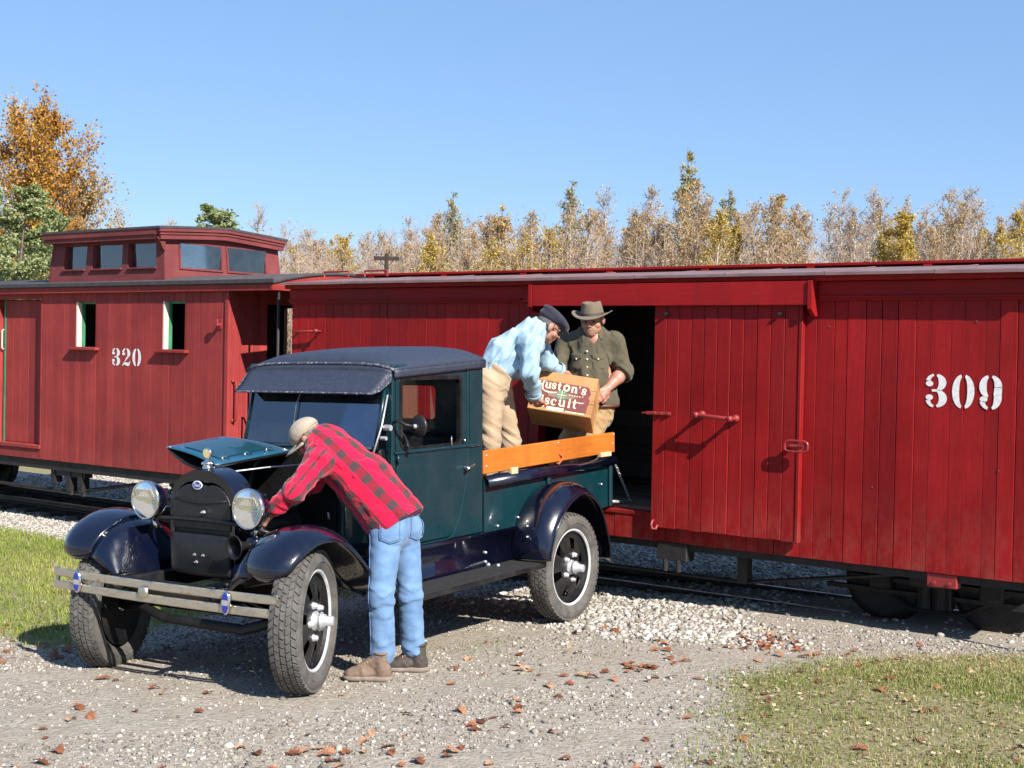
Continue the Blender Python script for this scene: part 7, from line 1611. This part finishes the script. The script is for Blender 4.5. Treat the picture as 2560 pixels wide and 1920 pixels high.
def tree_proto(kind,seed):
    """unit-less tree about H metres tall; returns (trunk mesh, crown mesh, H)"""
    g=np.random.default_rng(seed); trunk=[];limb=[];twig=[];LP=[];H=8.0
    def grow(kind):
        conif=kind in('larch','pine')
        n=14; pts=[np.array([0,0,0.])]; lean=g.normal(0,.02,2)
        for i in range(n): lean=lean+g.normal(0,.012,2); pts.append(pts[-1]+np.array([lean[0],lean[1],1])*H/n)
        r0=.075 if kind!='oak' else .17
        rad=lambda t:r0*(1-t)**.9+.008
        for i in range(n): trunk.append(np.concatenate([pts[i],pts[i+1],[rad(i/n),rad((i+1)/n)]]))
        at=lambda t:(lambda k,f:pts[k]*(1-f)+pts[k+1]*f)(min(int(t*n),n-1),t*n-min(int(t*n),n-1))
        nb={'birch':78,'larch':85,'pine':80,'oak':70}[kind]
        for b in range(nb):
            t=g.uniform(.18,.985) if kind!='oak' else g.uniform(.20,.97)
            az=g.uniform(0,6.28)
            if kind=='birch': L=(.25+1.25*math.sin(math.pi*min(1,(t-.05)/.97))**.8*(1-t*.45))*g.uniform(.6,1.15); el=R_(g.uniform(38,66))
            elif kind=='larch': L=(1.55*(1-t)**.85+.12)*g.uniform(.65,1.1); el=R_(g.uniform(-2,24))
            elif kind=='pine': L=(1.9*(1-t)**.8+.25)*g.uniform(.7,1.1); el=R_(g.uniform(5,35))
            else: L=(.5+2.0*math.sin(math.pi*min(1,max(0,(t-.05))/.95))**.7)*g.uniform(.6,1.12); el=R_(g.uniform(20,62))
            p=at(t); d=np.array([math.cos(az)*math.cos(el),math.sin(az)*math.cos(el),math.sin(el)]); k=4; r=max(.008,rad(t)*.38)
            q=[p]
            for i in range(k): d=d+g.normal(0,.10,3)+np.array([0,0,.05 if not conif else -.01]); d/=np.linalg.norm(d); q.append(q[-1]+d*L/k)
            for i in range(k): limb.append(np.concatenate([q[i],q[i+1],[r*(1-i/k)+.004,r*(1-(i+1)/k)+.004]]))
            nt_={'birch':13,'larch':12,'pine':12,'oak':14}[kind]
            for j in range(nt_):
                f=g.uniform(.15,1.0); i=min(int(f*k),k-1); s0=q[i]+(q[i+1]-q[i])*(f*k-i); dd=d+g.normal(0,.55,3); dd[2]+=.25 if kind in('birch','oak') else -.05; dd/=np.linalg.norm(dd); l=L*g.uniform(.16,.42)*(.8 if conif else 1)
                s1=s0+dd*l*.5; dd=dd+g.normal(0,.25,3); dd/=np.linalg.norm(dd); s2=s1+dd*l*.5
                twig.append(np.concatenate([s0,s1,[.006,.0045]])); twig.append(np.concatenate([s1,s2,[.0045,.003]]))
                if kind=='birch':
                    for e in range(2): s3=s1+(g.normal(0,.4,3)+dd)*l*.35; twig.append(np.concatenate([s1,s3,[.004,.0025]]))
                LP.append((s0,s2,l))
    grow({'bare':'birch','grey':'birch','yellow':'birch','yellowb':'birch','brown':'birch','larch':'larch','larchy':'larch','larchd':'larch','pine':'pine','pine2':'pine','farpine':'pine','oak':'oak','oak2':'oak'}[kind])
    # foliage along the twigs
    per,size,mat={'bare':(1.5,.036,'leaf_gold'),'grey':(.5,.034,'leaf_gold'),'yellow':(5.0,.042,'leaf_yellow'),'yellowb':(10,.042,'leaf_yellow'),'brown':(3.0,.040,'leaf_brown'),'larch':(4,.04,'needle_olive'),'larchy':(7,.045,'leaf_gold'),'larchd':(7,.045,'needle_olive'),'pine':(24,.045,'needle_green'),'pine2':(22,.045,'needle_green'),'farpine':(10,.07,'needle_green'),'oak':(36,.048,'leaf_orange'),'oak2':(15,.050,'leaf_brown')}[kind]
    pts=[];tone=[]
    for (a,b,l) in LP:
        k=g.poisson(per); base=g.uniform(.15,.85)
        for i in range(k): pts.append(a+(b-a)*g.uniform(.1,1.1)+g.normal(0,.05+.10*l,3)); tone.append(np.clip(base+g.normal(0,.18),0,1))
    tv,tf=tubes(trunk+limb,5); tm='birch_bark' if kind in('bare','grey','yellow','brown','yellowb') else 'bark'
    trunk_me=mesh_np('trunk',tv,tf,M[tm],True)
    wv,wf=tubes(twig,3)
    if len(pts):
        lv,lf=quads(np.array(pts),size,g); V=np.concatenate([wv,lv]); F=np.concatenate([wf,lf+len(wv)])
    else: V,F=wv,wf
    cm=mesh_np('crown',V,F,M['twig_grey'] if kind in('grey','oak','larch','larchd') else M['twig_pink']); cm.materials.append(M[mat])
    mi=np.zeros(len(F),np.int32); mi[len(wf):]=1; cm.polygons.foreach_set('material_index',mi)
    tn=np.zeros(len(V),np.float32); tn[len(wv):]=np.repeat(tone,4); at=cm.attributes.new('tone','FLOAT','POINT'); at.data.foreach_set('value',tn)
    return trunk_me,cm,H
TREES=[
('oak',-26.43,16.7,8.65),('oak2',-27.76,19.41,6.55),('pine',-19.71,11.61,5.18),('pine2',-21.73,13.86,5.06),('pine2',-25.0,14.0,6.88),
('bare',-30.93,18.41,9.53),('bare',-35.48,24.94,6.78),('grey',-43.9,33.69,8.01),('grey',-47.88,38.23,8.18),('grey',-50.0,41.64,8.54),
('farpine',-40.57,36.1,8.47),('grey',-36.23,34.28,8.02),('grey',-38.43,37.62,7.67),('yellow',-28.03,28.49,5.62),('grey',-31.55,32.62,6.44),
('yellow',-30.02,31.96,6.15),('yellow',-25.19,27.75,5.86),('grey',-29.87,33.59,6.28),('bare',-28.54,32.99,6.36),('bare',-24.54,29.26,6.0),
('grey',-29.11,35.28,6.49),('grey',-26.47,33.17,6.21),('larch',-23.38,31.18,7.48),('yellow',-20.25,26.0,5.23),('yellow',-19.79,26.34,5.53),
('brown',-19.95,27.45,5.49),('larchy',-19.94,29.95,6.77),('yellow',-18.69,27.12,5.41),('yellow',-19.06,29.33,5.76),('brown',-21.01,32.87,6.64),
('bare',-20.11,32.28,6.7),('larch',-21.2,35.23,8.24),('yellow',-19.22,31.69,6.29),('bare',-19.15,32.99,7.05),('brown',-17.23,30.66,6.55),
('bare',-19.02,34.3,6.93),('grey',-20.63,38.1,8.37),('bare',-18.29,34.83,7.03),('brown',-16.36,32.51,6.47),('bare',-17.0,34.53,7.1),
('bare',-16.66,34.78,7.67),('larchd',-16.42,36.21,9.29),('brown',-14.96,32.3,6.91),('brown',-15.05,34.7,7.48),('larch',-15.91,37.79,7.97),
('yellow',-13.8,33.12,6.64),('bare',-15.78,36.64,7.42),('yellow',-14.2,35.3,6.41),('bare',-14.39,36.39,6.84),('bare',-13.62,35.73,7.05),
('brown',-12.84,35.05,7.17),('larchy',-14.95,39.71,7.88),('bare',-13.3,37.19,7.27),('brown',-12.09,35.59,6.96),('bare',-12.24,36.71,6.77),
('yellow',-14.26,42.63,6.03),('bare',-12.7,40.08,7.29),('grey',-13.49,43.23,8.36),('bare',-11.58,39.65,7.19),('grey',-12.54,43.91,8.6),
('bare',-10.86,40.17,7.54),('yellowb',-8.43,34.51,6.44),('yellow',-9.06,35.28,6.04),('bare',-10.44,41.71,7.68),('brown',-8.47,38.18,6.28),
('grey',-10.98,45.02,7.89),('bare',-9.28,41.32,7.9),('grey',-9.5,43.63,8.01),('bare',-8.53,41.85,7.51),('bare',-7.9,41.06,7.32),
('grey',-8.64,45.48,8.25),('bare',-7.39,42.66,6.97),('yellow',-5.96,38.75,6.38),('bare',-6.74,43.13,7.47),('yellow',-5.5,40.32,6.96),
('bare',-5.75,43.85,7.66),('grey',-5.55,46.46,8.27),('bare',-4.2,43.73,7.4),('yellow',-3.34,43.1,7.14),('grey',-36.34,35.84,6.76),
('bare',-34.43,35.12,6.0),('bare',-40.06,41.93,7.68),('grey',-33.19,36.41,5.88),('grey',-35.82,40.04,6.22),('grey',-32.44,37.41,5.92),
('bare',-31.54,37.61,6.58),('grey',-36.03,44.02,7.29),('bare',-29.45,37.64,6.91),('brown',-30.64,40.49,7.47),('bare',-29.71,40.28,7.75),
('bare',-29.96,42.29,7.74),('bare',-26.72,38.76,7.04),('bare',-32.61,48.52,8.1),('bare',-31.77,48.93,7.71),('brown',-26.51,42.49,7.02),
('bare',-29.67,48.3,7.81),('brown',-24.4,41.63,6.81),('brown',-23.99,42.78,7.53),('brown',-24.23,45.04,7.54),('brown',-25.76,48.59,7.62),
('brown',-21.39,43.19,7.67),('bare',-22.87,46.48,7.4),('brown',-20.43,43.98,7.42),('bare',-20.54,46.14,7.72),('grey',-19.43,45.44,7.12),
('bare',-20.6,49.26,8.34),('grey',-22.12,54.53,7.75),('bare',-18.54,49.21,7.53),('brown',-17.34,47.54,7.64),('bare',-16.05,48.95,7.58),
('bare',-16.83,53.02,8.39),('brown',-15.89,51.67,7.52),('bare',-16.45,56.44,8.48),('brown',-16.86,60.24,8.98),('brown',-12.92,51.19,7.86),
('bare',-13.05,53.27,7.57),('brown',-13.61,57.62,7.92),('brown',-13.31,59.18,8.25),('bare',-13.07,61.3,8.18),('bare',-10.93,57.63,7.65),
('grey',-11.69,62.07,8.8),('brown',-10.38,61.18,8.22),('grey',-9.09,58.93,7.72),('bare',-9.56,63.79,8.63),('brown',-6.81,55.31,8.32),
('bare',-7.74,63.51,8.99),('grey',-6.36,60.25,8.77),('grey',-5.05,55.83,7.36),('bare',-40.33,17.27,8.04),('grey',-37.52,16.8,7.82),
('oak2',-34.71,16.24,8.5),('oak2',-31.57,15.44,6.2),('grey',-40.74,21.51,7.26),('bare',-36.44,20.04,7.57),
('grey',-28.53,34.79,7.04),('bare',-27.25,34.13,6.52),('bare',-27.73,35.57,6.74),('bare',-27.09,35.75,7.15),('brown',-24.89,33.69,6.84),
('bare',-24.09,33.4,6.36),('bare',-25.21,35.23,6.98),('brown',-25.65,36.99,7.33),('yellow',-25.25,37.33,6.48),('bare',-24.71,37.23,7.31),
('brown',-24.38,37.42,6.84),('brown',-21.49,34.16,5.85),('grey',-23.87,39.03,6.56),('brown',-23.01,38.12,6.81),('grey',-20.24,34.9,5.85),
('brown',-23.08,39.93,7.13),('bare',-21.41,38.89,6.27),('bare',-19.31,36.02,6.22),('bare',-21.58,40.45,6.48),('yellow',-18.4,36.43,6.35),
('brown',-17.92,36.51,6.47),('bare',-17.99,37.1,6.32),('bare',-17.57,37.57,6.39),('bare',-17.22,38.05,7.37),('bare',-17.73,40.17,7.44),
('bare',-17.6,41.0,6.91),('brown',-16.05,38.42,6.46),('brown',-16.63,40.61,7.37),('bare',-15.02,38.55,7.33),('bare',-16.04,41.44,6.68),
('grey',-16.58,44.33,7.89),('bare',-15.62,43.12,7.31),('grey',-14.64,41.84,6.72),('bare',-14.26,45.29,6.95),('bare',-14.09,46.25,7.16),
('grey',-13.18,45.27,7.41),('grey',-12.17,43.41,7.16),('grey',-12.16,44.61,6.97),('grey',-12.04,45.55,7.9),('bare',-10.35,42.12,6.63),
('yellow',-11.15,46.19,7.31),('bare',-10.74,45.81,7.05),('brown',-9.34,43.68,7.34),('yellow',-10.02,46.62,7.36),('yellow',-8.64,43.57,6.79),
('brown',-8.06,43.75,6.61),('grey',-9.41,49.7,7.77),('grey',-7.47,44.07,7.6),('grey',-8.33,49.18,7.18),('grey',-7.69,49.78,7.4),
('brown',-6.98,48.27,7.94),('yellow',-6.11,46.13,6.9),('brown',-5.89,47.35,6.93),('brown',-6.45,51.52,7.58),('bare',-4.93,47.1,7.13),
('grey',-5.69,52.46,7.59),('bare',-4.73,50.57,7.72),('bare',-3.86,47.99,6.89),('grey',-29.96,29.81,5.44),('bare',-30.22,30.65,5.8),
('grey',-27.93,28.81,5.47),('brown',-28.02,29.53,5.81),('bare',-29.08,31.31,5.78),('brown',-31.27,34.12,5.99),('bare',-29.05,32.42,5.7),
('grey',-26.72,30.42,5.76),('grey',-29.44,34.21,6.13),('bare',-26.57,31.66,5.91),('brown',-24.87,30.28,5.49),('bare',-26.49,32.59,5.57),
]
NV={'bare':4,'grey':3,'yellow':3,'brown':3,'larch':2,'larchy':2,'pine2':2,'oak2':2}
protos={}
LAB={'bare':('slender birch nearly bare with pinkish twigs, in the woods behind the train','birch tree','nearly bare birches behind the train'),'grey':('bare tree with pale grey twigs, in the woods behind the train','bare tree','bare grey trees behind the train'),'yellow':('slender birch with yellow autumn leaves, in the woods behind the train','birch tree','yellow leaved birches behind the train'),'brown':('birch with thin russet leaves, in the woods behind the train','birch tree','russet birches behind the train'),'larch':('conical larch with thin olive needles and spire top behind the boxcar','larch tree','olive larches behind the boxcar'),'larchy':('golden conical larch rising among birches behind the boxcar','larch tree','golden larches behind the boxcar'),'larchd':('tallest olive larch behind the boxcar, rising over its sliding door','larch tree',None),'yellowb':('dense bright yellow birch crown behind the boxcar above number 309','birch tree',None),'oak':('large orange oak tree at the far left behind the caboose','oak tree',None),'oak2':('russet leaved tree beyond the caboose at far left','tree','russet trees beyond the caboose'),'pine':('pale green pine at the far left edge in front of the orange oak','pine tree',None),'pine2':('green pine beside the orange oak beyond the caboose','pine tree','green pines beside the orange oak'),'farpine':('small distant green pine above the caboose roof, right of the cupola peak','pine tree',None)}
BASE={'bare':'nearly bare birch with pinkish twigs','grey':'bare tree with pale grey twigs','yellow':'birch with yellow autumn leaves','brown':'birch with thin russet leaves','larch':'conical olive larch with spire top','larchy':'golden conical larch','oak2':'russet leaved tree','pine2':'green pine'}
NAME={'bare':'birch_tree','grey':'bare_tree','yellow':'birch_tree','brown':'birch_tree','yellowb':'birch_tree','larch':'larch_tree','larchy':'larch_tree','larchd':'larch_tree','oak':'oak_tree','oak2':'autumn_tree','pine':'pine_tree','pine2':'pine_tree','farpine':'pine_tree'}
tr=random.Random(9)
for i,(kind,x,y,top) in enumerate(TREES):
    v=tr.randrange(NV.get(kind,1)); key=(kind,v)
    if key not in protos: protos[key]=tree_proto(kind,1000+37*len(protos))
    tme,cme,H=protos[key]; z=gzf(x,y)-.05; h=(top-z)*{'oak':.90,'yellow':.95,'yellowb':.94,'bare':.97}.get(kind,.98)
    lab,cat_,grp=LAB[kind]
    if grp:
        lx=(( x-5.502)*.812+(y+4.817)*.583)/((x-5.502)*-.583+(y+4.817)*.812)
        w_=('far left of the caboose cupola' if lx<-.36 else 'behind the caboose cupola' if lx<-.17 else 'left of the dark crossarm pole' if lx<-.08 else 'above the truck cab roof' if lx<.0 else 'above the man in blue' if lx<.045 else 'above the man in the brimmed hat' if lx<.115 else 'above the sliding door' if lx<.225 else 'between the sliding door and number 309' if lx<.315 else 'above number 309' if lx<.40 else 'beyond the right end of the boxcar')
        far='standing farther back ' if (x-5.502)*-.583+(y+4.817)*.812>53.5 else ''
        lab=BASE[kind]+', '+far+w_; grp=lab
    t_=empty(NAME[kind],(x,y,z),lab,cat_,grp); s_=h/H; wsc=s_*{'bare':1.05,'yellow':1.15,'yellowb':1.5,'oak':.82,'oak2':1.1,'brown':1.1,'larchd':.85,'farpine':1.7,'oak2':.85,'pine':1.2}.get(kind,1.0)*tr.uniform(.9,1.12)
    t_.rotation_euler=(0,0,tr.uniform(0,6.28)); t_.scale=(wsc,wsc,s_)
    link('trunk',tme,t_); link('crown',cme,t_)
# dense undergrowth that reads as one mass along the edge of the wood
g=np.random.default_rng(5); seg=[];pts=[];tone=[]
C0=np.array((5.502,-4.817)); fwd=np.array((-.583,.812)); rgt=np.array((.812,.583))
for k in range(9500):
    lx=g.uniform(-.34,.62) if k%4 else g.uniform(-.20,-.06); d=g.uniform(40,58); p=C0+d*(fwd+rgt*lx); hh=g.uniform(2.2,5.2 if lx<-.08 else 6.2); z0=gzf(p[0],p[1]); b=np.array([p[0],p[1],z0+g.uniform(0,1.5)]); t=b+np.array([g.normal(0,.35),g.normal(0,.35),hh-1])
    m=(b+t)/2+np.append(g.normal(0,.1,2),0); seg.append(np.concatenate([b,m,[.014,.010]])); seg.append(np.concatenate([m,t,[.010,.004]]))
    for j in range(7):
        f=g.uniform(.2,1); a=b+(t-b)*f; e=a+np.array([g.normal(0,.3),g.normal(0,.3),abs(g.normal(.3,.2))]); seg.append(np.concatenate([a,e,[.006,.003]]))
        if g.uniform()<.75: pts.append(e+g.normal(0,.08,3)); tone.append(g.uniform())
        if g.uniform()<.5: pts.append(a+g.normal(0,.12,3)); tone.append(g.uniform())
wv,wf=tubes(seg,3); lv,lf=quads(np.array(pts),.04,g); V=np.concatenate([wv,lv]); F=np.concatenate([wf,lf+len(wv)]); me=mesh_np('undergrowth',V,F,M['twig_pink']); me.materials.append(M['leaf_gold']); mi=np.zeros(len(F),np.int32); mi[len(wf):]=1; me.polygons.foreach_set('material_index',mi)
tn=np.zeros(len(V),np.float32); tn[len(wv):]=np.repeat(tone,4); at=me.attributes.new('tone','FLOAT','POINT'); at.data.foreach_set('value',tn)
tag(link('undergrowth',me),'tangled brown brush and saplings along the wood behind the train','undergrowth',kind='stuff')
M['pole']=simple('creosoted_pole_timber',(.035,.024,.02),.9,0,.3,8,.3)
# telegraph pole beyond the boxcar roof
px_,py_=-19.71,23.91
pole=empty('telegraph_pole',(px_,py_,gzf(px_,py_)-.1),'dark wooden pole with a single crossarm behind the boxcar roof','pole')
h=4.52-gzf(px_,py_)
MB().cyl((0,0,0),(0,0,h+.12),.075,.06,10).build('post',M['pole'],pole)
q=Matrix.Rotation(.62,4,'Z'); MB().box((-.37,-.05,h-.08),(.37,.05,h+.03),.006,q).build('crossarm',M['pole'],pole)
for k in (-1,1): MB().tube([tuple(q@Vector((k*.22,.0,h-.05))),(0,0,h-.32)],.012,6).build('brace',M['tie'],pole)
for k in (-.3,-.15,.15,.3): MB().lathe([(0,.012),(.03,.012),(.035,.026),(.07,.024),(.085,.0)],tuple(q@Vector((k,0,h+.04))),(0,0,1),10).build('insulator',M['tie'],pole)
